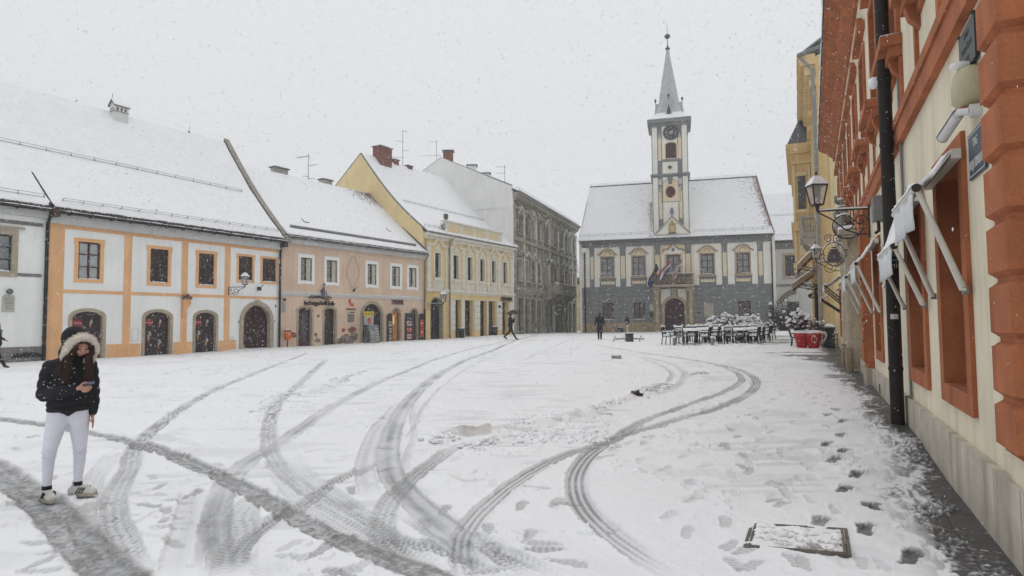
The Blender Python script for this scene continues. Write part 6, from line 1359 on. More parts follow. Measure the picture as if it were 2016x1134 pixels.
zr1 = FN.q(1530, 380, -4)[1]
snow_roof(FN.P(0, zn + .22, .4), FN.P(FN.L, zn + .22, .4), FN.P(FN.L, zr1, -5), FN.P(0, zr1, -5), .15, 30, 12, 51).build("roof_snow", snow, Nh)
for f in (.06, .48): snow_guard(FN.P(0, zn + .25 + (zr1 - zn) * f, .4 - 5.4 * f), FN.P(FN.L, zn + .25 + (zr1 - zn) * f, .4 - 5.4 * f), upv, FN.n, Nh, 5, .25)
rcream = M("cream_wall_plaster", (.73, .66, .51), .92, .09, 1.1, .35, 70, drip=.2)
rred = M("terracotta_paint", (.385, .13, .055), .88, .20, 2.2, .3, 45, var2=.10, drip=.32)
trav = M("travertine_plinth", (.50, .455, .38), .8, .20, 2.5, .25, 25, drip=.35)
Rh = house("corner_building", FR, "cream building with terracotta window frames, cornice and rusticated corner, along the right edge", "building")
RL = 27.5; rz = 9.55
wl = [(1.48, 2.50), (3.66, 4.72), (6.1, 7.1), (8.6, 9.65), (12.45, 13.45), (19.6, 20.5), (21.8, 22.7), (25.9, 27.0)]
wz0, wz1 = .955, 2.96
upw = [2.7 + 2.67 * k for k in range(9)]
holes = [hole(a, b, wz0, wz1) for a, b in wl] + [hole(u - .5, u + .5, 5.5, 7.4) for u in upw] + [hole(14.95, 16.6, .1, 3.0, .8)]
wall(FR, Rh, rect(0, RL, -.6, rz), holes, rcream, th=.55)
FRe = Fac(FR.P(0, 0, 0)[:2], FR.P(0, 0, -8)[:2]); FRe.n = -FR.e
MB().fb(FRe, .56, 8, -.6, rz, -.4, -.002).build("end_wall", rcream, Rh)
gdr = M("window_glass_brown", (.05, .035, .03), .2, .3, 3, 0)
for i, (a, b) in enumerate(wl):
 lit = i == 7
 W = MB(); o = rect(a, b, wz0, wz1); W.ring(FR, o, rect(a + .07, b - .07, wz0 + .07, wz1 - .07), -.42, -.36, closed=True); W.fb(FR, (a + b) / 2 - .03, (a + b) / 2 + .03, wz0 + .07, wz1 - .07, -.42, -.37); W = W.build("window", rred, Rh)
 MB().prism(FR, o, -.46, -.43).build("pane", M("lit_window_orange", (.5, .15, .03), emit=(1, .28, .04, 1.2)) if lit else gdr, W)
 MB().prism(FR, rect(a - .18, b + .18, wz0 - .18, wz1 + .2), -.34, .035, 0, [rect(a, b, wz0, wz1)]).build("window_surround", rred, W)
for u in upw:
 W = window(FR, Rh, u - .5, u + .5, 5.5, 7.4, .25, rred, gdr, 2, 2, sur=rred, sw=.15, sproj=.05, snowsill=False)
 MB().fb(FR, u - .74, u + .74, 5.12, 5.3, 0, .16).build("sill_moulding", rred, W); MB().fb(FR, u - .78, u + .78, 5.26, 5.40, 0, .26).build("sill", rred, W); snow_strip(FR, u - .78, u + .78, 5.40, .035, .0, .25, .12).build("sill_snow", snow, W)
 for s_ in (-1, 1): MB().prism(Fac(FR.P(u + s_ * .52, 0, 0)[:2], FR.P(u + s_ * .52, 0, 1)[:2]), [(0, 4.86), (0, 5.12), (.15, 5.12), (.11, 4.98)], -.07, .07).build("sill_console", rred, W)
 MB().fb(FR, u - .9, u + .9, 7.75, 7.9, 0, .15).build("window_hood", rred, W); MB().prism(FR, [(u - .85, 7.9), (u, 8.35), (u + .85, 7.9)], 0, .10).build("window_pediment", rred, W); snow_strip(FR, u - .88, u + .88, 7.905, .03, .1, .145, .2).build("hood_snow", snow, W)
 MB().ring(FR, rect(u - .74, u + .74, 4.34, 5.10), rect(u - .63, u + .63, 4.45, 5.0), 0, .04, closed=True).build("apron_frame", rred, W)
MB().fb(FR, .36, RL, 3.99, 4.34, 0, .075).build("belt_band", rred, Rh); MB().fb(FR, .36, RL, 4.22, 4.34, .075, .10).build("belt_moulding", rred, Rh)
FRx = Fac(FR.P(0, 0, 0)[:2], FR.P(0, 0, 1)[:2])
prof = [(0, rz - .6), (.08, rz - .58), (.10, rz - .44), (.28, rz - .30), (.31, rz - .22), (.52, rz - .12), (.56, rz - .06), (.66, rz - .03), (.66, rz + .1), (0, rz + .1)]
mb = MB(); vs = [FR.P(u, z, w_) for u in (-.7, RL) for w_, z in prof]; n = len(prof); mb.add(vs, [(k, (k + 1) % n, n + (k + 1) % n, n + k) for k in range(n)] + [tuple(range(n)), tuple(range(n, 2 * n))]); mb.build("cornice", rred, Rh)
roof_slab(FR.P(-.7, rz + .12, .70), FR.P(RL, rz + .12, .70), FR.P(RL, rz + 3.6, -5), FR.P(-.7, rz + 3.6, -5), .1).build("roof", rooftile, Rh)
snow_roof(FR.P(-.7, rz + .14, .68), FR.P(RL, rz + .14, .68), FR.P(RL, rz + 3.62, -5), FR.P(-.7, rz + 3.62, -5), .12, 60, 12, 61).build("roof_snow", snow, Rh)
k = 0; u = .0
edges = [0, .55, 1.1, 1.66, 2.2, 2.8, 3.3, 3.9, 4.45, 5.02]
segs = [(0.0, 5.02), (5.3, 10.5), (11.4, 14.3), (17.1, RL)]
for a, b in segs:
 n = max(1, int((b - a) / .62))
 for i in range(n):
  x0, x1 = a + (b - a) * i / n, a + (b - a) * (i + 1) / n; MB().fb(FR, x0 + .003, x1 - .003, -.5, .515, -.05, .06 + .0015 * (i % 2)).build("plinth_slab", trav, Rh)
MB().fb(FR, 6.35, 6.6, .12, .34, .06, .068).build("plinth_vent", black, Rh); MB().fb(FR, 8.8, 9.0, .16, .34, .06, .068).build("plinth_vent", black, Rh)
gr = [.70, 1.055, 1.45, 1.85, 2.245, 2.645, 3.04, 3.435, 3.83, 4.225, 4.62, 5.02, 5.42, 5.8, 6.2, 6.6, 7.0, 7.4, 7.8, 8.2, 8.65]
vs = []; prof = []
for a, b in zip(gr[:-1], gr[1:]): prof += [(a + .004, .045), (a + .014, .045), (a + .05, 0), (b - .05, 0), (b - .014, .045)]
for z, ins in prof:
 vs += [FR.P(.36 - ins * .6, z, 0), FR.P(.36 - ins * .6, z, .09 - ins), FR.P(-.12 + ins, z, .09 - ins), FR.P(-.12 + ins, z, -1.2)]
m = len(prof); mb = MB(); mb.add(vs, [(i * 4 + k, i * 4 + k + 1, i * 4 + 5 + k, i * 4 + 4 + k) for i in range(m - 1) for k in range(3)] + [(0, 1, 2, 3)]); mb.build("rusticated_pilaster", rred, Rh, fix=False)
MB().fb(FR, -.04, .30, .50, .71, -.9, .03).build("pilaster_base", rcream, Rh); MB().fb(FR, -.06, .0, -.5, .52, -.9, .055).build("corner_slab", trav, Rh)
for z in (.70, ): MB().fb(FR, 10.55, 11.35, .52, 4.0, 0, .13).build("pilaster", rred, Rh); MB().fb(FR, 10.5, 11.4, -.5, .52, -.05, .17).build("pilaster_foot", tan, Rh)
mb = MB()
quoin(FR, Rh, 10.6, 11.3, .6, 3.9, .2, rred, .42, "pilaster_blocks")
PP = thing("rainwater_pipe", FR.P(5.16, 0, .17), "thick dark brown rainwater pipe with stickers, running down the cream corner building", "drainpipe")
mb = MB(); mb.tube([FR.P(5.16, -.2, .17), FR.P(5.16, rz - .3, .17)], .086, 16); mb.build("pipe", gutter_m, PP)
for z in (.9, 2.4, 4.05, 5.0, 6.5, 8): MB().tube([FR.P(5.16, z - .02, .17), FR.P(5.16, z + .02, .17)], .094, 16).build("pipe_collar", gutter_m, PP);
MB().tube([FR.P(5.05, 2.4, 0), FR.P(5.05, 2.4, .2)], .012, 6).build("pipe_bracket", greymetal, PP)
MB().ball(FR.P(5.2, 4.98, .29), .085, 0, 10, 7, jit=.15).build("stuck_snow", snow, PP)
for (z, h, u) in ((2.04, .05, 5.10), (2.62, .03, 5.12)): MB().ball(FR.P(u, z, .275), h, 0, 8, 5, .8, .4, .6, .3).build("stuck_snow", snow, PP)
stk = M("sticker_grey", (.12, .12, .12), .5); stw = M("sticker_white", (.55, .55, .53), .5)
def sticker(z, h, m_, txt=None):
 c = FR.P(5.16, z, .17); dirs = (Vector((0, 0, CAMZ)) - Vector((c.x, c.y, CAMZ))).normalized(); a0 = math.atan2(dirs.y, dirs.x) + .1; mb = MB(); vs = []
 for k in range(9):
  t = a0 - .55 + 1.1 * k / 8; vs += [(c.x + .088 * math.cos(t), c.y + .088 * math.sin(t), z - h / 2), (c.x + .088 * math.cos(t), c.y + .088 * math.sin(t), z + h / 2)]
 mb.add(vs, [(2 * k, 2 * k + 2, 2 * k + 3, 2 * k + 1) for k in range(8)]); o = mb.build("sticker", m_, PP, fix=False)
 if txt:
  xd = Vector((-dirs.y, dirs.x, 0)); text_mesh("sticker_lettering", txt, h * .9, stw, o, c + dirs * .092, xd, (0, 0, 1), .001)
sticker(2.50, .09, stk); sticker(2.33, .13, M("sticker_black", (.02, .02, .02)), "uni"); sticker(1.62, .07, stw)
MB().tube([FR.P(4.92, .4, .03), FR.P(4.92, 9, .03)], .018, 6).build("cable_duct", greymetal, Rh)
mb = MB(); mb.prism(FR, rect(14.3, 17.2, -.3, 4.05), 0, .26, 0, [arch(14.94, 16.61, -.31, 3.01, .8)]); PT = mb.build("stone_portal", tan, Rh)
for u in (14.45, 17.05):
 MB().lathe(FR.P(u, 0, .24), [(.13, -.2), (.13, .75), (.11, .85), (.10, 3.2), (.13, 3.35), (.14, 3.5)], 12).build("portal_column", tan, PT)
 MB().fb(FR, u - .24, u + .24, -.3, .8, .26, .38).build("column_pedestal", tan2, PT)
MB().fb(FR, 14.15, 17.35, 3.5, 3.8, .26, .38).build("entablature", tan, PT); MB().fb(FR, 14.05, 17.45, 3.8, 4.02, .0, .46).build("entablature_cornice", tan, PT); snow_strip(FR, 14.1, 17.4, 4.025, .12, .0, .45, .15).build("portal_snow", snow, PT)
MB().prism(FR, arch(14.94, 16.61, .0, 3.01, .8), -.4, -.3).build("portal_door", dredd, PT)
ST = thing("portal_sculpture", FR.P(14.9, 4.1, .35), "snow covered stone figure group on top of the stone portal", "sculpture")
sg = M("sculpture_stone", (.22, .21, .19), .9, .3, 6, .5); mb = MB(); sn = MB()
for (du_, z, w_, r_) in ((0, 4.3, .30, .22), (.05, 4.62, .36, .17), (.02, 4.88, .36, .11), (-.25, 4.3, .38, .16), (.35, 4.28, .35, .2), (.5, 4.5, .34, .13), (-.1, 4.55, .48, .1), (.25, 4.62, .42, .1)):
 mb.ball(FR.P(14.85 + du_, z, w_), r_, 0, 10, 7, .9, .9, 1.25, .12); sn.ball(FR.P(14.85 + du_, z + r_ * 1.05, w_), r_ * .75, 0, 10, 6, 1, 1, .45, .12)
mb.tube([FR.P(14.9, 4.9, .4), FR.P(14.5, 4.85, .5), FR.P(14.3, 4.98, .5)], .04, 6)
mb.build("figure", sg, ST); sn.build("figure_snow", snow, ST)
bx = FR.P(8.2, 3.75, .1); T = thing("junction_box", FR.P(7.6, 3.4, .1), "grey box on the cream wall just left of the thick dark rainwater pipe", "box"); MB().fb(FR, 7.35, 7.75, 3.30, 3.72, 0, .18).build("box_body", greymetal, T); MB().tube([FR.P(7.5, 3.3, .1), FR.P(7.5, 3.12, .1), FR.P(7.5, 3.08, .16)], .03, 6).build("cable_gland", black, T)
sgn = M("street_sign_enamel", (.05, .065, .095), .45, .1, 4)
T = thing("street_sign", FR.P(.92, 2.88, .04), "dark blue grey street name plate TRG KRALJA TOMISLAVA beside the rusticated corner", "sign")
MB().fb(FR, .62, 1.13, 2.70, 3.06, .004, .02).build("sign_plate", sgn, T); MB().ring(FR, rect(.635, 1.115, 2.715, 3.045), rect(.643, 1.107, 2.723, 3.037), .02, .022, closed=True).build("sign_border", stw, T)
text_mesh("letters", "TRG", .10, stw, T, FR.P(.88, 2.96, .022), -FR.e, (0, 0, 1), .002, sx=.85); text_mesh("letters", "KRALJA TOMISLAVA", .105, stw, T, FR.P(.875, 2.80, .022), -FR.e, (0, 0, 1), .002, sx=.50)
T = thing("wall_tablet", FR.P(.95, 3.7, .04), "dark slate memorial tablet with faint lettering, above the cream alarm siren", "plaque")
slate = M("dark_slate", (.03, .035, .034), .45, .2, 6); MB().fb(FR, .68, 1.21, 3.56, 3.90, .02, .035).build("tablet", slate, T)
for k, (s_, z) in enumerate((("GRAD", 3.83), ("VARAŽDIN", 3.73), ("1209", 3.63))): text_mesh("letters", s_, .07, M("faint_letters", (.07, .075, .075)), T, FR.P(.945, z, .036), -FR.e, (0, 0, 1), .001)
for u, z in ((1.19, 3.91), (.71, 3.91), (1.19, 3.55), (.71, 3.55)): MB().ball(FR.P(u, z, .03), .018, 0, 6, 4).build("tablet_bolt", black, T)
T = thing("alarm_siren", FR.P(.9, 3.4, .08), "cream half-round alarm siren with louvres and orange lens, above the security camera", "siren")
crm = M("aged_cream_plastic", (.42, .38, .24), .5, .06, 5); FX = Fac(FR.P(.75, 0, 0)[:2], FR.P(.75, 0, 1)[:2])
o = [(1.0 + .22 * math.cos(t) - .1, 3.39 + .17 * math.sin(t)) for t in [2 * math.pi * k / 24 for k in range(24)]]
vs = [];
for w_, s_ in ((.0, 1.0), (.06, 1.0), (.10, .92), (.13, .75)): vs += [FR.P(.9 + (p[0] - .9) * s_, 3.39 + (p[1] - 3.39) * s_, w_) for p in o]
mb = MB(); mb.add(vs, [(i * 24 + k, i * 24 + (k + 1) % 24, (i + 1) * 24 + (k + 1) % 24, (i + 1) * 24 + k) for i in range(3) for k in range(24)] + [tuple(72 + k for k in range(24))], 0, True); mb.build("siren_housing", crm, T)
for k in range(6): MB().fb(FR, 1.0, 1.10, 3.33 + k * .025, 3.338 + k * .025, .06, .122).build("louvre", black, T)
MB().fb(FR, .84, .98, 3.21, 3.26, .03, .1).build("siren_lens", M("orange_lens", (.5, .12, .04), .3), T); MB().ball(FR.P(.9, 3.57, .06), .14, 0, 10, 6, .9, .4, .25).build("siren_snow", snow, T)
T = thing("security_camera", FR.P(.8, 3.17, .04), "white tubular security camera on a wall bracket, between siren and street name plate", "camera")
cw_ = M("white_plastic", (.6, .6, .6), .4, .04, 4, 0); MB().tube([FR.P(.76, 3.17, 0), FR.P(.76, 3.17, .07)], .052, 14).build("mount", cw_, T); MB().tube([FR.P(.76, 3.17, .06), FR.P(.84, 3.19, .12), FR.P(.88, 3.17, .135)], .03, 10).build("arm", cw_, T)
c0, c1 = FR.P(.86, 3.175, .125), FR.P(1.085, 3.06, .195); MB().tube([c0, c1], .039, 16).build("camera_body", cw_, T); d = (c1 - c0).normalized(); MB().tube([c1 + d * .001, c1 + d * .006], .04, 14).build("lens", black, T)
up2 = (Vector((0, 0, 1)) - d * d.z).normalized(); sd = d.cross(up2); mb = MB(); vs = []
for f in (-.02, .30):
 for k in range(7): t = math.radians(20 + 140 * k / 6); vs.append(c0 + d * f + up2 * .046 * math.sin(t) + sd * .046 * math.cos(t))
mb.add(vs, [(k, k + 1, 8 + k, 7 + k) for k in range(6)]); o = mb.build("sunshade", cw_, T, fix=False); o.modifiers.new("t", 'SOLIDIFY').thickness = .004
fabm = M("awning_fabric", (.30, .26, .21), .85, .1, 5, .2); alum = M("white_awning_metal", (.56, .54, .49), .45, .05, 5, 0)
def awning(u0, u1, zw, zb2, wb2, zarm, lb, n_arms=2, brown=False, val=.32):
 T = thing("drop_arm_awning", FR.P((u0 + u1) / 2, zw, .1), lb, "awning", "drop arm awnings over the shop windows")
 MB().fb(FR, u0, u1, zw - .05, zw + .03, .04, .11).build("cassette", alum, T)
 A_, B_ = (FR.P(u0, zw, .13), FR.P(u1, zw, .13)); C_, D_ = FR.P(u1, zb2, wb2), FR.P(u0, zb2, wb2)
 vs = []; n = 10
 for i in range(n + 1):
  for j in range(7):
   p = A_.lerp(B_, i / n).lerp(D_.lerp(C_, i / n), j / 6); vs.append(p - Vector((0, 0, .03 * math.sin(math.pi * j / 6))))
 mb = MB(); mb.add(vs, [(i * 7 + j, (i + 1) * 7 + j, (i + 1) * 7 + j + 1, i * 7 + j + 1) for i in range(n) for j in range(6)], 0, True); o = mb.build("fabric", fabm, T, fix=False); o.modifiers.new("t", 'SOLIDIFY').thickness = .006
 sm = MB(); sm.add([v + Vector((0, 0, .012 + .03 * hsh(v.x * 9, v.y * 7))) for v in vs], [(i * 7 + j, (i + 1) * 7 + j, (i + 1) * 7 + j + 1, i * 7 + j + 1) for i in range(n) for j in range(6)], 0, True); o = sm.build("fabric_snow", snow, T, fix=False); o.modifiers.new("t", 'SOLIDIFY').thickness = .03
 MB().tube([FR.P(u0 - .03, zb2, wb2), FR.P(u1 + .03, zb2, wb2)], .032, 12).build("front_bar", alum, T); MB().tube([FR.P(u0 - .05, zb2, wb2), FR.P(u0 - .028, zb2, wb2)], .036, 12).build("bar_cap", black, T)
 snow_strip(FR, u0, u1, zb2 + .028, .03, wb2 - .03, wb2 + .03, .06).build("bar_snow", snow, T)
 vs = []; m_ = 12
 for i in range(m_ + 1):
  u = u0 + .05 + (u1 - u0 - .1) * i / m_
  for j in range(4): f = j / 3; vs.append(FR.P(u, zb2 - .02 - f * val * (.9 + .12 * hsh(i * .5, u0)), wb2 + .02 + .010 * math.sin(i * 1.3 + j)))
 mb = MB(); mb.add(vs, [(i * 4 + j, (i + 1) * 4 + j, (i + 1) * 4 + j + 1, i * 4 + j + 1) for i in range(m_) for j in range(3)], 0, True); o = mb.build("valance", M("iced_valance", (.62, .64, .66), .6, .08, 6, .3), T, fix=False); o.modifiers.new("t", 'SOLIDIFY').thickness = .012
 for u in ([u0 - .01, u1 + .01] if n_arms == 2 else [u0, (u0 + u1) / 2, u1]):
  MB().tube([FR.P(u, zb2 - .01, wb2 - .01), FR.P(u, zarm, .07)], [.022, .028], 10).build("arm", alum if not brown else gutter_m, T)
  MB().fb(FR, u - .03, u + .02, zarm - .04, zarm + .02, .035, .08).build("arm_bracket", greymetal if not brown else gutter_m, T); MB().tube([FR.P(u - .035, zarm, .07), FR.P(u + .025, zarm, .07)], .016, 8).build("arm_pivot", alum, T)
awning(1.27, 2.72, 2.98, 2.70, .37, 1.83, "nearest drop arm awning, over the first deep window beside the street name plate")
awning(3.35, 4.95, 2.98, 2.42, .33, 1.75, "second drop arm awning, over the window next to the thick dark pipe")
awning(8.3, 9.9, 3.05, 2.62, .42, 1.72, "drop arm awning just beyond the thick dark pipe, in front of two terracotta windows")
awning(12.1, 13.8, 3.05, 2.6, .42, 1.72, "drop arm awning beside the stone portal, near side")
awning(19.4, 22.8, 3.2, 2.75, .75, 2.1, "brown armed awning beyond the stone portal, with icicles hanging from it", 3, True, .15)
awning(24.6, 27.2, 2.9, 2.45, .8, 1.9, "farthest awning of the terracotta building, by the orange lit window", 3, True, .12)
W0 = FR.P(10.2, 3.93, .04); W1 = FR.P(10.0, 3.98, 1.02); wl_ = FR.P(10.0, 3.86, 1.10)
lamps = [(10.1, 3.93, 1.02, .43, "big snow capped lantern on a scrolled arm, the nearest one on the right-hand building"), (24.5, 4.0, .95, .42, "smaller snow capped lantern on a straight arm in front of the brown awnings"), ]
for u, z, w_, s_, lb in lamps:
 P1_ = FR.P(u, z + .02, w_); T = lantern(P1_ + Vector((0, 0, .14)), s_, "wall_lamp", lb, "old lanterns on scrolled wall arms"); bracket(T, FR.P(u, z, .04), P1_, .55 if u < 15 else .4)
hc = FR.P(13.2, 3.28, .62); ex, ez3 = -FR.n, Vector((0, 0, 1)); T = thing("hanging_sign", hc, "wrought iron ring sign with a beehive shaped relief, hanging before the stone portal", "sign")
ex = Vector((1, 0, 0)); mb = MB(); mb.tube([hc + ex * .29 * math.cos(t) + ez3 * .31 * math.sin(t) for t in [2 * math.pi * k / 28 for k in range(29)]], .018, 6, cap=False)
mb.tube(spiral(hc + ez3 * .40 + ex * .12, ex, ez3, .03, .11, 1.4, 0), .014, 5); mb.tube(spiral(hc + ez3 * .40 - ex * .14, -ex, ez3, .03, .12, 1.4, 0), .014, 5); mb.tube([FR.P(13.2, 3.75, .02), hc + ez3 * .5, hc + ez3 * .31], .02, 6)
for s_ in (-1, 1): mb.tube(spiral(hc + ex * .30 * s_ - ez3 * .02, ex, ez3, .02, .05, 1), .014, 5)
mb.build("iron_ring", M("snowy_iron", (.16, .15, .15), .6, .3, 20), T); mb = MB()
for k in range(6): mb.ball(hc + ez3 * (-.18 + k * .07), (.20, .205, .19, .165, .13, .08)[k], 0, 14, 6, 1, .5, .28)
mb.fb(Fac((hc.x - .25, hc.y), (hc.x + .25, hc.y)), 0, .5, hc.z - .23, hc.z - .20, -.05, .05); mb.build("beehive", M("weathered_relief", (.12, .11, .11), .7, .3, 15), T)
MB().tube([hc + ex * .30 * math.cos(t) + ez3 * (.335 * math.sin(t)) for t in [math.pi * (.12 + .76 * k / 14) for k in range(15)]], .014, 6).build("ring_snow", snow, T)
ylw = M("ochre_plaster", (.70, .51, .25), .9, .12, 1.4, .15, 40, drip=.2); ylw2 = M("light_ochre_plaster", (.72, .60, .34), .9, .08, 1, .12, 50)
FY = Fac((15.6, 31), (24.4, 50)); YL = FY.L
Yh = house("tall_building", FY, "tall ochre building with moulded cornices, a stone balcony and brown awnings, far right", "building")
def yq(x, y, w_=0): return FY.q(x, y, w_)
zt1 = 15.0
yw = [2.2 + 3.0 * k for k in range(6)]
hs_ = [hole(u - .55, u + .55, z, z + 2.3) for u in yw for z in (5.6, 9.8)]
wall(FY, Yh, rect(0, YL, -.6, zt1), hs_, ylw, th=.5)
for u in yw:
 for z in (5.6, 9.8):
  window(FY, Yh, u - .55, u + .55, z, z + 2.3, .25, plinthg, glassd, 2, 2, sur=ylw2, sw=.25, sproj=.14, snowsill=True); MB().fb(FY, u - .95, u + .95, z + 2.55, z + 2.8, 0, .4).build("window_hood", ylw, Yh)
 MB().fb(FY, u - .6, u + .6, .4, 3.4, 0, .02).build("shop_window", glassd, Yh)
for k in range(7): MB().fb(FY, .5 + 3 * k - .25, .5 + 3 * k + .25, -.5, 13.6, 0, .16).build("pilaster", ylw, Yh)
for z0, z1, ww_ in ((4.6, 4.95, .35), (4.95, 5.2, .22), (8.6, 8.9, .3), (13.5, 13.8, .3), (14.6, 15.0, .75), (15.0, 15.15, .85)): MB().fb(FY, -.1, YL, z0, z1, 0, ww_).build("cornice", ylw, Yh)
for k in range(32): MB().fb(FY, .1 + k * .62, .38 + k * .62, 14.15, 14.6, 0, .5).build("cornice_block", ylw2, Yh)
FYs = Fac(FY.P(0, 0, 0)[:2], FY.P(0, 0, -10)[:2]); FYs.n = -FY.e
MB().prism(FYs, [(0.01, 0), (0.01, 15.0), (1.2, 15.6), (3, 17.5), (10, 20), (10, 0)], -.3, -.003).build("side_wall", ylw2, Yh)
MB().tube([FY.P(-.1, 15.15, .8), FY.P(-.1, 15.7, -1.2), FY.P(-.1, 17.6, -3)], .12, 6).build("verge_gutter", greymetal, Yh)
MB().tube([FY.P(-.08, 15.05, .7), FY.P(-.1, 14.3, .12), FY.P(-.1, 4, .12), FY.P(-.1, -.3, .12)], .08, 10).build("downpipe", M("zinc_pipe", (.24, .24, .235), .5), Yh)
roof_slab(FY.P(-.1, 15.16, .85), FY.P(YL, 15.16, .85), FY.P(YL, 17.6, -3), FY.P(-.1, 17.6, -3), .1).build("roof", M("green_grey_roof", (.10, .12, .115)), Yh); snow_roof(FY.P(.1, 15.2, .8), FY.P(YL, 15.2, .8), FY.P(YL, 17.65, -3), FY.P(.1, 17.65, -3), .1, 24, 8, 81).build("roof_snow", snow, Yh)
MB().fb(FY, 9.5, YL, 5.2, 12.4, 0.17, 1.25).build("projecting_bay", ylw, Yh)
for z0, z1, ww_ in ((12.4, 12.7, 1.38), (12.7, 13.05, 1.6), (11.7, 11.9, 1.35), (7.6, 7.9, 1.4), (7.3, 7.6, 1.32), (4.9, 5.2, 1.35)): MB().fb(FY, 9.3, YL + .2, z0, z1, 0.1, ww_).build("bay_cornice", ylw, Yh)
c_ = FY.P(13.5, 0, .33); FYb = Fac(FY.P(13.5, 0, .52)[:2], FY.P(13.5, 0, .1)[:2])
mb = MB(); vs = [FY.P(9.3, 13.05, 1.5), FY.P(YL, 13.05, 1.5), FY.P(YL, 14.6, .8), FY.P(9.6, 14.6, .8), FY.P(9.3, 13.05, .1), FY.P(YL, 13.05, .1)]; mb.add(vs, [(0, 1, 2, 3), (0, 3, 4), (1, 5, 2)]); mb.build("mansard", M("slate_roof", (.13, .14, .155), .6, .3, 10), Yh)
W_b = MB().fb(FY, 9.44, 9.5, 8.7, 10.9, .50, .95).build("bay_window", glassd, Yh); MB().fb(FY, 9.38, 9.5, 10.9, 11.15, .38, 1.08).build("bay_window_hood", ylw2, W_b); MB().fb(FY, 9.40, 9.5, 8.5, 8.7, .38, 1.08).build("bay_sill", ylw2, W_b)
for a_, b_ in ((.2, .34), (1.1, 1.24)):
 for z0, z1 in ((7.95, 11.65), (5.25, 7.25)): MB().fb(FY, 9.42, 9.5, z0, z1, a_, b_).build("bay_lesene", ylw2, Yh)
MB().fb(FY, 9.43, 9.5, 5.7, 6.9, .5, .95).build("bay_panel", ylw2, Yh)
sb_ = M("balcony_limestone", (.38, .35, .29), .9, .2, 5)
mb = MB(); mb.fb(FY, 3.0, 7.0, 6.1, 6.4, .1, .95); mb.build("balcony_slab", sb_, Yh); mb = MB(); mb.fb(FY, 3.0, 7.0, 7.15, 7.32, .75, .97); mb.fb(FY, 3.0, 3.2, 6.4, 7.15, .8, .95); mb.fb(FY, 3.0, 3.16, 7.151, 7.32, .2, .75); mb.build("balcony_rail", sb_, Yh)
for k in range(4): MB().lathe(FY.P(3.1, 6.4, .28 + k * .15), [(.06, 0), (.04, .1), (.09, .3), (.04, .55), (.07, .75)], 8).build("baluster", sb_, Yh)
for u in (3.2, 6.8): MB().prism(Fac(FY.P(u, 0, 0)[:2], FY.P(u, 0, 1)[:2]), [(.1, 5.2), (.1, 6.1), (.85, 6.1), (.7, 5.8)], -.15, .15).build("balcony_console", sb_, Yh)
snow_strip(FY, 3.0, 7.0, 7.32, .08, .72, .97, .3).build("balcony_snow", snow, Yh)
brf = M("brown_awning_cloth", (.30, .20, .115), .85, .12, 4, .2)
for u0_, u1_, za_, zb2, wb2, lb in ((1.4, 4.2, 5.45, 4.45, 1.15, "upper brown cloth awning with a snowy edge, on the ochre building"), (5.2, 8.6, 4.55, 3.65, 1.45, "lower brown cloth awning with a snowy edge, farther along the ochre building")):
 T = thing("cloth_awning", FY.P(u0_, za_, .3), lb, "awning", "brown awnings of the ochre building"); mb = MB(); q = [FY.P(u0_, za_, .2), FY.P(u1_, za_, .2), FY.P(u1_, zb2, wb2), FY.P(u0_, zb2, wb2)]; v = [p - Vector((0, 0, .32)) for p in (q[3], q[2])]
 mb.add(q + v + [FY.P(u0_, za_ - .32, .2), FY.P(u1_, za_ - .32, .2)], [(0, 1, 2, 3), (3, 2, 5, 4), (0, 3, 4, 6), (1, 7, 5, 2)]); o = mb.build("cloth", brf, T, fix=False); o.modifiers.new("t", 'SOLIDIFY').thickness = .02
 snow_roof(q[3], q[2], q[1], q[0], .07, 14, 8, 71, None, .02, .02).build("awning_snow", snow, T)
 for u in (u0_ + .2, u1_ - .2): MB().tube([FY.P(u, zb2, wb2 - .05), FY.P(u, zb2 - .25, .15)], .03, 6).build("awning_arm", greymetal, T)
P1_ = FY.P(9.5, 4.0, 1.05); T = lantern(P1_ + Vector((0, 0, .12)), .48, "wall_lamp", "farthest small lantern low on the ochre building, below the brown awnings", "old lanterns on scrolled wall arms"); bracket(T, FY.P(9.5, 4.0, .1), P1_, .4)
oc = on_ground(1602.5, 640, 0.6); P = Vector((at_depth(1602, 34)[0], 34, 2.85)); T = thing("hanging_sign", P, "dark red oval sign with a white head emblem, hanging before the ochre building", "sign")
FO = Fac((P.x - 1, P.y), (P.x + 1, P.y)); ov = [(1 + .27 * math.cos(t), P.z + .15 * math.sin(t)) for t in [2 * math.pi * k / 28 for k in range(28)]]
MB().prism(FO, ov, -.03, .03).build("sign_plate", M("dark_red_enamel", (.16, .012, .015), .4), T)
def head(F, u, z, s, w0, w1):
 pts = [(-.10, -.5), (.22, -.45), (.12, -.25), (.30, -.22), (.34, .0), (.42, .05), (.32, .2), (.34, .35), (.15, .45), (.12, .75), (-.25, .8), (-.3, .42), (-.38, .3), (-.42, .0), (-.3, -.25), (-.12, -.3)]
 return MB().prism(F, [(u + a * s, z + b * s) for a, b in pts], w0, w1)
head(FO, 1, P.z + .0, .15, .03, .036).build("head_emblem", stw, T); MB().fb(FO, .88, 1.12, P.z - .105, P.z - .09, .03, .036).build("sign_underline", stw, T)
MB().tube([FY.P(3.0, 3.45, .15), Vector((P.x - .3, P.y, 3.2)), Vector((P.x + .3, P.y, 3.2))], .02, 6).build("bracket", black, T); MB().tube([Vector((P.x, P.y, 3.2)), Vector((P.x, P.y, 2.98))], .012, 5).build("hanger", black, T)
MB().tube([FY.P(.6, -.1, .3), FY.P(.6, 3.4, .3)], .09, 10).build("downpipe", gutter_m, Yh)
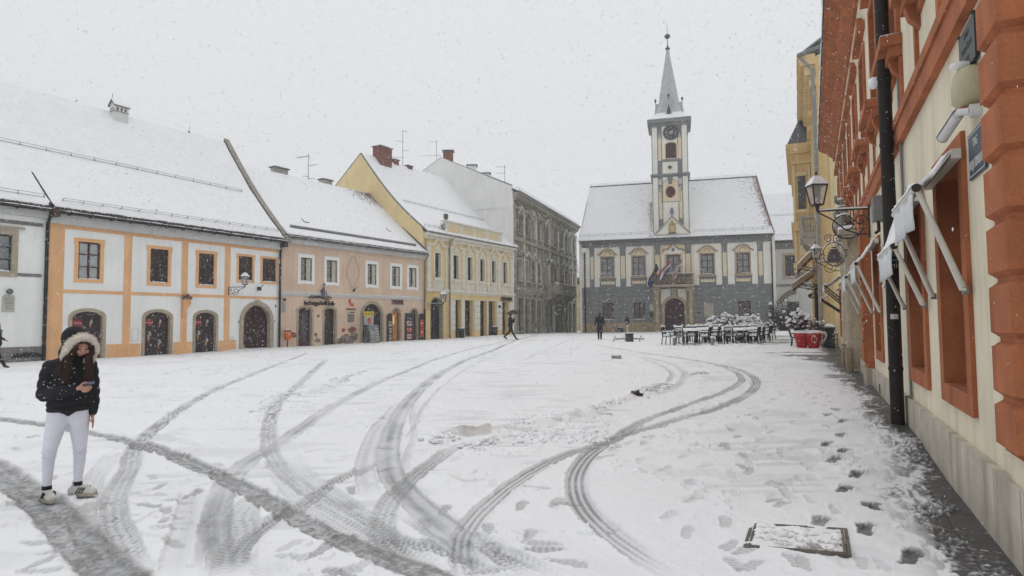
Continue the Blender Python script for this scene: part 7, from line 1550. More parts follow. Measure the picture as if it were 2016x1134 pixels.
def gp_(px, py, z=.3):
 x, y = on_ground(px, py, z)
 for _ in range(3): x, y = on_ground(px, py, gzf(x, y) + .01)
 return Vector((x, y, gzf(x, y)))
chairm = M("black_chair_metal", (.010, .011, .012), .55, .3, 10, .1)
def make_chair(label, group):
 T = thing("cafe_chair", (0, 0, 0), label, "chair", group)
 for sx in (-1, 1):
  MB().tube([(sx * .25, -.22, 0), (sx * .24, -.22, .62), (sx * .24, -.1, .66), (sx * .24, .2, .66)], .026, 6).build("front_leg", chairm, T, local=True)
  MB().tube([(sx * .24, .27, 0), (sx * .23, .21, .42), (sx * .23, .28, .92)], .026, 6).build("rear_leg", chairm, T, local=True)
  MB().box(sx * .24 - .02, sx * .24 + .02, -.24, .22, .655, .68).build("armrest", chairm, T, local=True)
  m = MB(); m.box(sx * .24 - .025, sx * .24 + .03, -.24, .22, .682, .735); m.build("armrest_snow", snow, T, local=True)
 MB().box(-.23, .23, -.23, .21, .42, .45).build("seat", chairm, T, local=True)
 m = MB()
 m.tube([(-.23, .28, .92), (0, .30, .95), (.23, .28, .92)], .02, 6)
 m.tube([(-.23, .215, .50), (.23, .215, .50)], .015, 6)
 for k in range(6): x = -.17 + k * .068; m.tube([(x, .22, .50), (x * 1.02, .29, .94)], .014, 5)
 for k in range(3): z = .6 + k * .11; m.tube([(-.22, .225 + (z - .5) * .14, z), (.22, .225 + (z - .5) * .14, z)], .012, 5)
 m.build("backrest", chairm, T, local=True)
 m = MB(); m.add([(x * (1 - .12 * (j == 2)), y * (1 - .12 * (j == 2)) - .01, z) for j, z in enumerate((.452, .51, .56)) for x, y in ((-.22, -.22), (.22, -.22), (.22, .2), (-.22, .2))], [(0, 1, 5, 4), (1, 2, 6, 5), (2, 3, 7, 6), (3, 0, 4, 7), (4, 5, 9, 8), (5, 6, 10, 9), (6, 7, 11, 10), (7, 4, 8, 11), (8, 9, 10, 11)]); m.build("seat_snow", snow, T, local=True)
 m = MB(); m.tube([(-.24, .285, .955), (-.1, .295, .985), (0, .30, .975), (.12, .297, .985), (.24, .285, .95)], [.03, .045, .04, .046, .03], 7); m.build("backrest_snow", snow, T, local=True)
 return T
chair0 = make_chair("black metal armchair with a thick cushion of snow on its seat, at the snowy cafe tables", "snow covered chairs at the cafe tables")
def make_table(label, group):
 T = thing("cafe_table", (0, 0, 0), label, "table", group)
 MB().box(-.62, .62, -.38, .38, .70, .735).build("tabletop", chairm, T, local=True)
 for sx in (-1, 1):
  for sy in (-1, 1): MB().tube([(sx * .5, sy * .3, 0), (sx * .46, sy * .27, .7)], .025, 6).build("leg", chairm, T, local=True)
 m = MB(); nx, ny = 14, 8; vs = []
 for i in range(nx + 1):
  for j in range(ny + 1):
   x, y = -.65 + 1.3 * i / nx, -.41 + .82 * j / ny; e = min(1, min(i, nx - i, j, ny - j) / 1.2); vs.append((x, y, .74 + .13 * math.sqrt(e) + .012 * math.sin(i * 1.7) * math.cos(j * 2.1)))
 m.add(vs, [(i * (ny + 1) + j, (i + 1) * (ny + 1) + j, (i + 1) * (ny + 1) + j + 1, i * (ny + 1) + j + 1) for i in range(nx) for j in range(ny)], 0, True); m.box(-.63, .63, -.39, .39, .737, .76); m.build("table_snow", snow, T, local=True)
 return T
table0 = make_table("dark rectangular cafe table under a thick slab of snow", "snow covered cafe tables")
dirT = math.radians(28.0); ed = Vector((math.sin(dirT), math.cos(dirT), 0)); pd_ = Vector((math.cos(dirT), -math.sin(dirT), 0))
first_c = first_t = True; ci = 0
row_names = ["left", "right", "rear"]
def put_chair(p, rz, lab):
 global first_c
 z = gzf(p.x, p.y)
 if first_c: chair0.location = (p.x, p.y, z); chair0.rotation_euler = (0, 0, rz); chair0["label"] = lab; first_c = False
 else: copy_tree(chair0, None, (p.x, p.y, z), rz, lab)
def put_table(p, rz, lab):
 global first_t
 z = gzf(p.x, p.y)
 if first_t: table0.location = (p.x, p.y, z); table0.rotation_euler = (0, 0, rz); table0["label"] = lab; first_t = False
 else: copy_tree(table0, None, (p.x, p.y, z), rz, lab)
base_rows = [(gp_(1352, 679), 5, 2.05, "left"), (gp_(1447, 677), 5, 2.2, "right"), (gp_(1470, 663), 3, 2.4, "rear")]
ordn = ["nearest", "second", "third", "fourth", "farthest"]
for ri, (p0, n, st, nm) in enumerate(base_rows):
 for k in range(n):
  c = p0 + ed * (st * k + .4) + pd_ * (.06 * ((k * 7) % 3 - 1)); o_ = ordn[k] if k < n - 1 else "farthest"
  rz0 = -dirT + .08 * ((k * 5) % 3 - 1)
  put_table(c, rz0, "snow slabbed cafe table, %s of the %s row" % (o_, nm))
  for q, (du_, dv_, rr) in enumerate(((-.92, -.1, math.pi / 2 ), (.95, .05, -math.pi / 2), (-.1, -.78, math.pi), (.1, .80, 0))):
   if ri == 2 and q == 0: continue
   p = c + pd_ * (du_ + .1 * (hsh(k, q, ri) - .5)) + ed * dv_
   side = ("left end", "right end", "near side", "far side")[q]
   put_chair(p, rz0 + rr + .35 * (hsh(k, q, ri + 5) - .5), "black snowy chair at the %s of the %s table in the %s row" % (side, o_, nm))
def bollard(P, s, lb):
 T = thing("bollard", P, lb, "bollard", "small stone bollards before the cafe tables"); st_ = M("bollard_stone", (.24, .235, .22), .9, .15, 12, .3)
 MB().lathe(P, [(.15 * s, -.05), (.15 * s, .02), (.085 * s, .05), (.08 * s, .40 * s), (.09 * s, .44 * s), (.07 * s, .46 * s)], 12).build("shaft", st_, T); MB().ball(P + Vector((0, 0, .47 * s)), .10 * s, 0, 10, 6, 1, 1, .6, .08).build("snow_cap", snow, T)
bollard(gp_(1327.5, 681), .95, "small grey stone bollard with a snow cap, at the left end of the tables")
bollard(gp_(1402.5, 682), .98, "small grey stone bollard with a snow cap, in front of the gap between table rows")
def snow_shrub(P, r, h, n, lb, name="shrub", group=None, leafc=(.035, .045, .03), blob=.085, seed=1, pot=None, snowy=.8, conifer=False):
 rd = random.Random(seed); T = thing(name, P, lb, "shrub", group); P = Vector(P)
 st_ = MB(); lf = MB(); sn = MB()
 for k in range(n):
  t = rd.uniform(0, 2 * math.pi); q = math.sqrt(rd.random()); hz = rd.random() ** .7
  tip = P + Vector((math.cos(t) * q * r, math.sin(t) * q * r * .8, h * (.25 + .75 * hz * (1 - .35 * q * q))))
  b0 = P + Vector((math.cos(t) * q * r * .25, math.sin(t) * q * r * .25, 0)); mid = b0.lerp(tip, .5) + Vector((rd.uniform(-.08, .08), rd.uniform(-.08, .08), .04))
  st_.tube([b0, mid, tip], [.018, .012, .006], 4)
  for _ in range(9):
   c = mid.lerp(tip, rd.random() * 1.1) + Vector([rd.gauss(0, blob * .8) for _ in range(3)]); a = Vector([rd.gauss(0, 1) for _ in range(3)]).normalized() * blob * .8; b_ = a.cross(Vector([rd.gauss(0, 1) for _ in range(3)])).normalized() * blob * .3
   lf.add([c - a, c + b_, c + a, c - b_], [(0, 1, 2, 3)])
  if rd.random() < snowy:
   for _ in range(2):
    c = tip + Vector((rd.gauss(0, blob * .7), rd.gauss(0, blob * .7), rd.uniform(-.6, .4) * blob)); s_ = blob * rd.uniform(.55, 1.15)
    sn.ball(c + Vector((0, 0, .02)), s_, 0, 8, 5, rd.uniform(.8, 1.3), 1, .68, .16)
 st_.build("twigs", M("dark_twig", (.035, .025, .018)), T); lf.build("foliage", M("leaf_%d" % seed, leafc, .7, .3, 8, 0), T, fix=False); sn.build("snow_load", snow, T)["kind"] = "stuff"
 return T
hx = [(1407, 655, .8, 1.15, 1), (1432, 655, 1.3, 1.45, 2), (1449, 654, 1.2, 1.3, 3), (1463, 655, .9, 1.05, 4), (1478, 655, 1.0, 1.35, 5)]
for i, (x, y, r_, h_, sd) in enumerate(hx):
 P = gp_(x, y); P = Vector((at_depth(x, 55)[0], 55, gzf(at_depth(x, 55)[0], 55)))
 snow_shrub(P, r_ * 1.0, h_ * 1.35, 46, "snow laden shrub behind the cafe tables, %s of the five" % ["leftmost", "second from the left", "middle", "second from the right", "rightmost"][i], "shrub", "snow laden shrubs behind the cafe tables", blob=.15, seed=sd)
P = Vector((at_depth(1557, 60)[0], 60, .4)); snow_shrub(Vector((at_depth(1543, 63)[0], 63, .4)), 1.7, 3.3, 160, "large dark evergreen bush lightly dusted with snow, by the buttress right of the town hall", "bush", None, (.016, .026, .020), .13, 11, snowy=.13)
P = Vector((at_depth(1500, 52)[0], 52, .38));
snow_shrub(Vector((at_depth(1497, 50)[0], 50, .38)), .9, 1.5, 30, "thin twiggy snow covered bush behind the rightmost cafe chairs", "bush", None, (.06, .06, .05), .07, 12, snowy=.5)
cupred = M("glossy_red_glaze", (.34, .008, .010), .38, .06, 3, 0, spec=.25)
def cup(P, s, lb, handle, emblem, seed):
 T = thing("cup_planter", P, lb, "planter", "big red coffee cup planters"); P = Vector(P)
 MB().lathe(P, [(.30 * s, -.03), (.33 * s, .0), (.36 * s, .10), (.50 * s, .48), (.56 * s, .70), (.57 * s, .73), (.53 * s, .73), (.50 * s, .62), (0, .6)], 28).build("cup", cupred, T)
 MB().lathe(P, [(.53 * s, .64), (.58 * s, .735), (.50 * s, .80), (.3 * s, .84), (0, .86)], 20).build("rim_snow", snow, T)
 if handle:
  h = MB(); h.tube([P + Vector((.50 * s, 0, .66)), P + Vector((.78 * s, 0, .68)), P + Vector((.86 * s, 0, .52)), P + Vector((.72 * s, 0, .34)), P + Vector((.42 * s, 0, .22))], .05, 8); h.build("handle", M("white_glaze", (.6, .58, .54), .35), T); MB().tube([P + Vector((.5 * s, 0, .72)), P + Vector((.8 * s, 0, .735)), P + Vector((.9 * s, 0, .58))], .045, 7).build("handle_snow", snow, T)
 if emblem:
  pts = [(-.10, -.5), (.22, -.45), (.12, -.25), (.30, -.22), (.34, .0), (.42, .05), (.32, .2), (.34, .35), (.15, .45), (.12, .75), (-.25, .8), (-.3, .42), (-.38, .3), (-.42, .0), (-.3, -.25), (-.12, -.3)]
  vs = []
  dc = Vector((-P.x, -P.y, 0)).normalized(); a0 = math.atan2(dc.y, dc.x) + .12
  for off in (.004, .0):
   for a, b in pts:
    z = .38 + b * .30; rr = s * (.36 + (.50 - .36) * min(1, max(0, (z - .10) / .38)) if z < .48 else .50 + (z - .48) / .22 * .06) + off; th = a0 + a * .32 / rr
    vs.append((P.x + rr * math.cos(th), P.y + rr * math.sin(th), P.z + z))
  n = len(pts); tris = tessellate_polygon([[Vector((a, b, 0)) for a, b in pts]]); m = MB(); m.add(vs[:n], tris); m.build("head_emblem", M("white_lettering"), T, fix=False)
 return T
Pc1, Pc2 = gp_(1579, 684), gp_(1602, 684.5)
cup(Pc2, .70, "red coffee cup planter with a white head emblem and a white handle, overlapping its twin", True, True, 1)
cup(Pc1, .66, "plain red coffee cup planter, left of its twin with the white head emblem", False, False, 2)
snow_shrub(Pc1 + Vector((-.05, .1, .74)), .62, 1.0, 80, "snow balled shrub growing out of the left red cup planter", "shrub", "shrubs in the red cups", (.05, .03, .025), .075, 21, snowy=.9)
snow_shrub(Pc2 + Vector((.15, .1, .74)), .55, .62, 40, "lower reddish snowy shrub in the red cup with the white head emblem", "shrub", "shrubs in the red cups", (.09, .045, .035), .055, 22, snowy=.6)
snow_shrub(gp_(1632, 676) + Vector((0, .6, .6)), .5, .7, 50, "dark leafy bush with little snow, between the red cups and the terracotta building", "bush", None, (.03, .03, .018), .06, 23, snowy=.12)
B_ = gp_(1560, 681); T = thing("park_bench", B_, "snow covered bench with curved iron arm, seen end on just left of the red cups", "bench", rz=-.45)
for y in (0, 1.3):
 MB().tube([(-.05, y, 0), (-.02, y, .42), (.40, y, .42), (.42, y, 0)], .028, 6).build("leg", chairm, T, local=True); MB().tube([(-.05, y, .42), (-.14, y, .75), (-.18, y, 1.0)], .028, 6).build("back_support", chairm, T, local=True); MB().tube([(-.1, y, .62), (.3, y, .64), (.42, y, .56), (.40, y, .42)], .022, 6).build("armrest", chairm, T, local=True)
MB().box(-.02, .42, -.05, 1.4, .43, .46).build("seat", chairm, T, local=True); MB().box(-.01, .4, -.04, 1.38, .462, .55).build("seat_snow", snow, T, local=True); m = MB(); m.hexa([(-.12, -.05, .62), (-.09, -.05, .62), (-.09, 1.4, .62), (-.12, 1.4, .62), (-.2, -.05, 1.0), (-.17, -.05, 1.0), (-.17, 1.4, 1.0), (-.2, 1.4, 1.0)]); m.build("backrest", chairm, T, local=True); MB().tube([(-.19, -.05, 1.02), (-.19, .6, 1.05), (-.19, 1.4, 1.02)], .05, 8).build("backrest_snow", snow, T, local=True)
P = gp_(1632, 683); T = thing("litter_bin", P, "black cast iron bin with a snow cap, between the red cups and the terracotta building", "litter bin")
MB().lathe(P, [(.26, 0), (.28, .1), (.22, .2), (.25, .8), (.3, .85), (.3, .95), (.1, 1.05)], 12).build("bin_body", chairm, T); MB().lathe(P, [(.3, .96), (.26, 1.06), (.1, 1.12), (0, 1.13)], 12).build("snow_cap", snow, T)
P = gp_(1640, 682); T = thing("iron_grille_stand", P, "black iron stand beside the cast iron bin, dusted with snow", "stand"); m = MB()
for k in range(5): m.tube([P + Vector((-.3 + k * .13, 0, 0)), P + Vector((-.3 + k * .13, 0, .62 + .1 * (k % 2)))], .02, 5)
for z in (.08, .35, .6): m.tube([P + Vector((-.32, 0, z)), P + Vector((.26, 0, z))], .02, 5)
m.build("grille", chairm, T); MB().ball(P + Vector((-.05, 0, .68)), .12, 0, 8, 5, 1.6, .6, .5, .2).build("snow_cap", snow, T)
P = gp_(1239, 672); T = thing("ground_box", P, "dark metal box between two low rails, out in the middle of the square", "box")
MB().box(P.x - .22, P.x + .22, P.y - .2, P.y + .2, P.z - .05, P.z + .5).build("box_body", M("dark_zinc", (.045, .045, .045), .5, .4, 8, .3), T)
MB().ball(P + Vector((0, 0, .5)), .24, 0, 10, 5, 1, .9, .22, .1).build("snow_cap", snow, T)
m = MB(); m.tube([P + Vector((-.95, .1, .16)), P + Vector((.95, .1, .16))], .035, 6); RL_ = m.build("rail", M("weathered_rail", (.20, .19, .17)), T)
for s_ in (-1, 1):
 m = MB(); c = P + Vector((s_ * .8, .1, 0)); m.tube([c + Vector((-.16, 0, .0)), c + Vector((-.05, 0, .36)), c + Vector((.06, 0, .1))], .035, 6); m.build("rail_foot", M("weathered_rail"), T)
MB().tube([P + Vector((-.95, .08, .20)), P + Vector((-.3, .08, .22))], .03, 6).build("rail_snow", snow, T); MB().tube([P + Vector((.3, .08, .21)), P + Vector((.95, .08, .20))], .03, 6).build("rail_snow", snow, T)
P = gp_(1213, 705); T = thing("kerb_stone", P, "small pale stone block half buried in snow in the middle of the square", "stone block"); MB().box(P.x - .16, P.x + .18, P.y - .12, P.y + .12, P.z - .03, P.z + .11).build("block", M("pale_block", (.30, .29, .27), .9, .2, 8, .4), T); MB().ball(P + Vector((0, 0, .11)), .19, 0, 10, 6, 1, .7, .3, .1).build("snow_cap", snow, T)
P = gp_(1255, 781); T = thing("dirty_snow_lump", P + Vector((0, 0, .06)), "brown muddy chunk lying on the ploughed ridge of snow", "lump"); m = MB(); m.ball(P + Vector((-.03, 0, .08)), .09, 0, 10, 7, 1, .8, .8, .3); m.build("mud_chunk", M("brown_mud", (.07, .045, .03), .9, .4, 15, .6), T); m = MB(); m.ball(P + Vector((.05, -.03, .05)), .05, 0, 8, 5, 1.3, .8, .7, .3); m.build("mud_piece", M("brown_mud"), T); MB().ball(P + Vector((-.04, .02, .14)), .08, 0, 8, 5, 1, 1, .5, .2).build("snow_cap", snow, T)
c = [gp_(1478, 1029, 0), gp_(1668, 1041, 0), gp_(1677, 1095, 0), gp_(1463, 1077, 0)]
cc = sum(c, Vector()) / 4; T = thing("manhole_cover", cc, "rectangular manhole cover with a rusty steel frame, half covered by melting snow, right foreground", "manhole cover")
rust = M("rusty_frame", (.135, .12, .10), .85, .4, 14, .5, 60)
zt_ = cc.z + .016
o = [Vector((p.x, p.y, zt_)) for p in c]; i_ = [cc.lerp(p, .93) for p in o]; i_ = [Vector((p.x, p.y, zt_)) for p in i_]; i2 = [Vector((cc.lerp(p, .90).x, cc.lerp(p, .90).y, zt_ - .006)) for p in o]; i3 = [Vector((cc.lerp(p, .86).x, cc.lerp(p, .86).y, zt_)) for p in o]
m = MB(); dn = [p - Vector((0, 0, .05)) for p in o]; m.add(o + i_ + dn, [(k, (k + 1) % 4, 4 + (k + 1) % 4, 4 + k) for k in range(4)] + [(k, 8 + k, 8 + (k + 1) % 4, (k + 1) % 4) for k in range(4)]); m.build("outer_frame", rust, T)
m = MB(); d1 = [p - Vector((0, 0, .02)) for p in i_]; m.add(i_ + d1, [(k, (k + 1) % 4, 4 + (k + 1) % 4, 4 + k) for k in range(4)]); d2 = [Vector((cc.lerp(p, .91).x, cc.lerp(p, .91).y, zt_ - .02)) for p in o]; m.add(d1 + d2, [(k, (k + 1) % 4, 4 + (k + 1) % 4, 4 + k) for k in range(4)]); i22 = [Vector((p.x, p.y, zt_ + .002)) for p in d2]; m.add(d2 + i22, [(k, (k + 1) % 4, 4 + (k + 1) % 4, 4 + k) for k in range(4)]); m.add(i22 + i3, [(k, (k + 1) % 4, 4 + (k + 1) % 4, 4 + k) for k in range(4)]); m.build("inner_frame", rust, T, fix=False)
N_ = 70; vs = []; wt_ = []
for i in range(N_ + 1):
 for j in range(N_ + 1):
  u, v = i / N_, j / N_; p = (o[3].lerp(o[2], u)).lerp(o[0].lerp(o[1], u), v)
  cov = .55 + .8 * v; nz_ = float(fbm(np.array([u * 9]), np.array([v * 9]), 4, 88)[0]); edge = min(u, 1 - u, v * .8, (1 - v) * 1.2)
  lump = max(0, 1.3 * (nz_ - .42) * cov + .06); cover = 1 if (.06 + .03 * math.sin(u * 9)) < edge + .16 * (nz_ - .5) else 0
  snowy_top = 1 if v > .93 + .1 * (nz_ - .5) - (.05 if u < .15 else 0) and u > .25 and u < .7 else 0
  h = cover * (.004 + .03 * min(lump * 2, 1) * min(1, edge * 9)); vs.append((p.x, p.y, zt_ - .016 + h)); wt_.append((1 - min(1, lump * 2.3)) * .85 if cover else 1.0)
m = MB(); m.add(vs, [(i * (N_ + 1) + j, (i + 1) * (N_ + 1) + j, (i + 1) * (N_ + 1) + j + 1, i * (N_ + 1) + j + 1) for i in range(N_) for j in range(N_)], 0, True)
wm = bpy.data.materials.new("melting_snow_on_stone"); wm.use_nodes = True; t = wm.node_tree; b = t.nodes["Principled BSDF"]; at = t.nodes.new("ShaderNodeAttribute"); at.attribute_name = "wet"; nz = t.nodes.new("ShaderNodeTexNoise"); nz.inputs["Scale"].default_value = 45; nz.inputs["Detail"].default_value = 5; tc = t.nodes.new("ShaderNodeTexCoord"); t.links.new(tc.outputs["Object"], nz.inputs["Vector"])
ad = t.nodes.new("ShaderNodeMath"); ad.operation = 'ADD'; t.links.new(at.outputs["Fac"], ad.inputs[0]); t.links.new(nz.outputs["Fac"], ad.inputs[1]); mr = t.nodes.new("ShaderNodeMapRange"); mr.inputs[1].default_value = .75; mr.inputs[2].default_value = 1.45; t.links.new(ad.outputs[0], mr.inputs[0]); mx = t.nodes.new("ShaderNodeMixRGB"); mx.inputs[1].default_value = (.80, .81, .82, 1); mx.inputs[2].default_value = (.13, .11, .085, 1); t.links.new(mr.outputs[0], mx.inputs[0]); t.links.new(mx.outputs[0], b.inputs["Base Color"]); b.inputs["Roughness"].default_value = .7
ob = m.build("cover_slab", wm, T, fix=False); ob.data.attributes.new("wet", 'FLOAT', 'POINT').data.foreach_set("value", np.array(wt_, np.float32))
Pm = FC.P(FC.q(566.5, 660)[0], FC.q(566.5, 660)[1], .3); T = thing("post_box", FC.P(FC.q(566.5, 660)[0], gzf(*FC.P(0.6, 0, .3)[:2]), .3), "small orange litter box on a post, in front of the peeling beige wall", "litter box")
om2 = M("orange_plastic", (.60, .13, .02), .5, .12, 6)
a, b, c_, d = pr(FC, 561, 571.5, 652, 669, .3);
MB().prism(FC, [(a + .06, c_), (a, d - .12), (a, d), (b, d), (b, d - .12), (b - .06, c_)], .16, .44).build("box_body", om2, T); MB().fb(FC, a + .05, b - .05, d, d + .06, .18, .42).build("box_lid", M("dark_lid", (.05, .03, .02)), T); snow_strip(FC, a + .05, b - .05, d + .06, .06, .18, .42, .1).build("lid_snow", snow, T)
MB().fb(FC, a + .12, b - .12, d - .22, d - .14, .44, .445).build("slot", black, T); MB().tube([FC.P((a + b) / 2, -.1, .3), FC.P((a + b) / 2, c_, .3)], .035, 8).build("post", gutter_m, T)
ua = FC.q(709, 674)[0]; Pz = gzf(*FC.P(ua, 0, 1.0)[:2]); P = FC.P(ua + .2, Pz, 1.2)
T = thing("a_board", P, "grey folding board with white HOT lettering under a yellow topped poster, by the carriage door", "sign")
gb = M("grey_board_print", (.22, .22, .22), .6, .3, 8); F_ = FC
for w0, w1, nm in ((1.45, 1.22, "front_panel"), (.85, 1.15, "rear_panel")):
 m = MB(); q = [FC.P(ua - .35, Pz + .0, w0), FC.P(ua + .55, Pz + .0, w0), FC.P(ua + .55, Pz + 1.25, w1), FC.P(ua - .35, Pz + 1.25, w1)]; m.add(q, [(0, 1, 2, 3)]); o_ = m.build(nm, gb, T, fix=False); o_.modifiers.new("t", 'SOLIDIFY').thickness = .03
def slantz(u, z): f = (z - Pz) / 1.25; return FC.P(u, z, 1.45 + (1.22 - 1.45) * f + .03)
updir = (slantz(0, Pz + 1) - slantz(0, Pz)).normalized()
text_mesh("letters", "HOT", .30, stw, T, slantz(ua - .1, Pz + .60), updir, -FC.e, .003, sx=1.0);
for k in range(5):
 q = [slantz(ua + .12 + (k % 2) * .05, Pz + .2 + k * .19), slantz(ua + .45, Pz + .2 + k * .19), slantz(ua + .45, Pz + .26 + k * .19), slantz(ua + .12 + (k % 2) * .05, Pz + .26 + k * .19)]; m = MB(); m.add(q, [(0, 1, 2, 3)]); m.build("menu_line", stw, T, fix=False)
T = thing("poster_stand", FC.P(ua + .3, Pz, .7), "poster stand with a yellow header and a red picture, behind the grey folding board", "sign")
MB().fb(FC, ua - .28, ua + .62, Pz + 1.25, Pz + 1.85, .66, .70).build("poster", paper, T); MB().fb(FC, ua - .30, ua + .64, Pz + 1.85, Pz + 2.2, .65, .71).build("yellow_header", M("yellow_print", (.62, .50, .05), .5, .1, 5), T); text_mesh("letters", "24 SATA", .22, black, T, FC.P(ua + .17, Pz + 2.02, .715), FC.e, (0, 0, 1), .004)
MB().fb(FC, ua + .05, ua + .35, Pz + 1.35, Pz + 1.75, .70, .706).build("red_picture", M("print_red"), T)
for u in (ua - .22, ua + .56): MB().tube([FC.P(u, Pz - .05, .68), FC.P(u, Pz + 1.9, .68)], .025, 6).build("stand_post", greymetal, T)
ck = MB(); rd = random.Random(12)
for bi, pl in enumerate(BK[:6]):
 hw, hh = BANKS[bi][1:]; seg = np.hypot(*(pl[1:] - pl[:-1]).T); tot = seg.sum(); cum = np.concatenate([[0], np.cumsum(seg)])
 for k in range(int(tot * 95)):
  s_ = rd.random() * tot; i = min(len(seg) - 1, int(np.searchsorted(cum, s_) - 1)); f = (s_ - cum[i]) / max(seg[i], 1e-6); p = pl[i] * (1 - f) + pl[i + 1] * f; d = (pl[i + 1] - pl[i]) / max(seg[i], 1e-6); o_ = rd.gauss(0, .5) * hw
  x, y = p[0] - d[1] * o_, p[1] + d[0] * o_; r_ = rd.uniform(.008, .03) * (1.5 if rd.random() < .12 else 1); z = gzf(x, y) + hh * .45 * math.exp(-(o_ / hw) ** 2 * 1.3) * min(1, s_ / .4, (tot - s_) / .4)
  ck.ball((x, y, z + r_ * .3), r_, 0, 7, 5, rd.uniform(.8, 1.5), rd.uniform(.8, 1.3), rd.uniform(.45, .8), .42)
for k in range(260):
 a_, b_ = rd.uniform(1000, 1200), rd.uniform(810, 870); x, y = on_ground(a_, b_, .05); r_ = rd.uniform(.008, .022); ck.ball((x, y, gzf(x, y) + r_ * .4), r_, 0, 6, 4, 1.2, 1, .8, .25)
o = ck.build("snow_chunks", snow, None, fix=False); tag(o, "loose chunks of snow along the ploughed ridges", "snow", None, "stuff")
def blob_mesh(name, parts, mat, parent, voxel=.012, smooth=3, fac=.6):
 """union of tapered, flattened capsules remeshed into one continuous skin. part = (p0, r0, p1, r1[, sx, sy])"""
 mb = MB()
 for pt in parts:
  p0, r0, p1, r1 = Vector(pt[0]), pt[1], Vector(pt[2]), pt[3]; sx, sy = (pt[4], pt[5]) if len(pt) > 4 else (1, 1)
  d = (p1 - p0); L = d.length; ax = d.normalized() if L > 1e-6 else Vector((0, 0, 1))
  ref = Vector((1, 0, 0)) if abs(ax.x) < .85 else Vector((0, 1, 0)); a = (ref - ax * ref.dot(ax)).normalized(); b = ax.cross(a)
  rings = [(-1.0, .0), (-.92, .40), (-.7, .71), (-.38, .92), (0, 1.0)]; vs = []; seg = 16; pr_ = []
  for t, q in rings: pr_.append((p0 + ax * (t * r0), q * r0))
  nmid = max(1, int(L / .06))
  for k in range(1, nmid): pr_.append((p0 + d * (k / nmid), r0 + (r1 - r0) * k / nmid))
  for t, q in reversed(rings): pr_.append((p1 - ax * (t * r1), q * r1))
  for c, r in pr_:
   for k in range(seg): th = 2 * math.pi * k / seg; vs.append(c + a * (math.cos(th) * max(r, 1e-4) * sx) + b * (math.sin(th) * max(r, 1e-4) * sy))
  n = len(pr_); mb.add(vs, [(i * seg + k, i * seg + (k + 1) % seg, (i + 1) * seg + (k + 1) % seg, (i + 1) * seg + k) for i in range(n - 1) for k in range(seg)] + [tuple(range(seg))[::-1], tuple((n - 1) * seg + k for k in range(seg))])
 o = mb.build(name, mat, None, local=True, fix=False)
 m = o.modifiers.new("r", 'REMESH'); m.mode = 'VOXEL'; m.voxel_size = voxel; m.use_smooth_shade = True
 s = o.modifiers.new("s", 'SMOOTH'); s.iterations = smooth; s.factor = fac
 dg = bpy.context.evaluated_depsgraph_get(); me = bpy.data.meshes.new_from_object(o.evaluated_get(dg)); o.modifiers.clear(); old = o.data; o.data = me; bpy.data.meshes.remove(old)
 me.name = name; me.materials.clear(); me.materials.append(mat)
 for p in me.polygons: p.use_smooth = True
 o.parent = parent
 return o
skin = M("skin", (.46, .25, .18), .55, .06, 8, .05); hairm = M("auburn_hair", (.042, .019, .013), .55, .35, 20, .2)
blackcloth = M("black_puffer_cloth", (.010, .010, .013), .75, .3, 6, .3, 40); leg_m = M("pale_lilac_leggings", (.70, .70, .77), .85, .05, 5, .15, 80)
P = gp_(132, 978, 0); rzg = math.atan2(-P.x, P.y)
G = thing("person", P, "girl in black puffer jacket, white fur hood and pale leggings, looking at her phone", "person", rz=rzg)
k_ = 1.0
hipL, hipR = (-.085, 0, .80), (.065, .0, .80)
kneeL, kneeR = (-.152, -.05, .44), (.095, .02, .44); ankL, ankR = (-.165, .02, .10), (.083, .04, .10)
toeL, toeR = (-.115, -.15, .035), (.215, -.045, .035)
neck, headc = (.0, -.02, 1.28), (.055, -.085, 1.425)
shL, shR = (-.165, .02, 1.22), (.155, .02, 1.22); elL, elR = (-.225, -.03, .97), (.185, .03, .95); wrL, wrR = (.055, -.235, 1.035), (.19, -.02, .76)
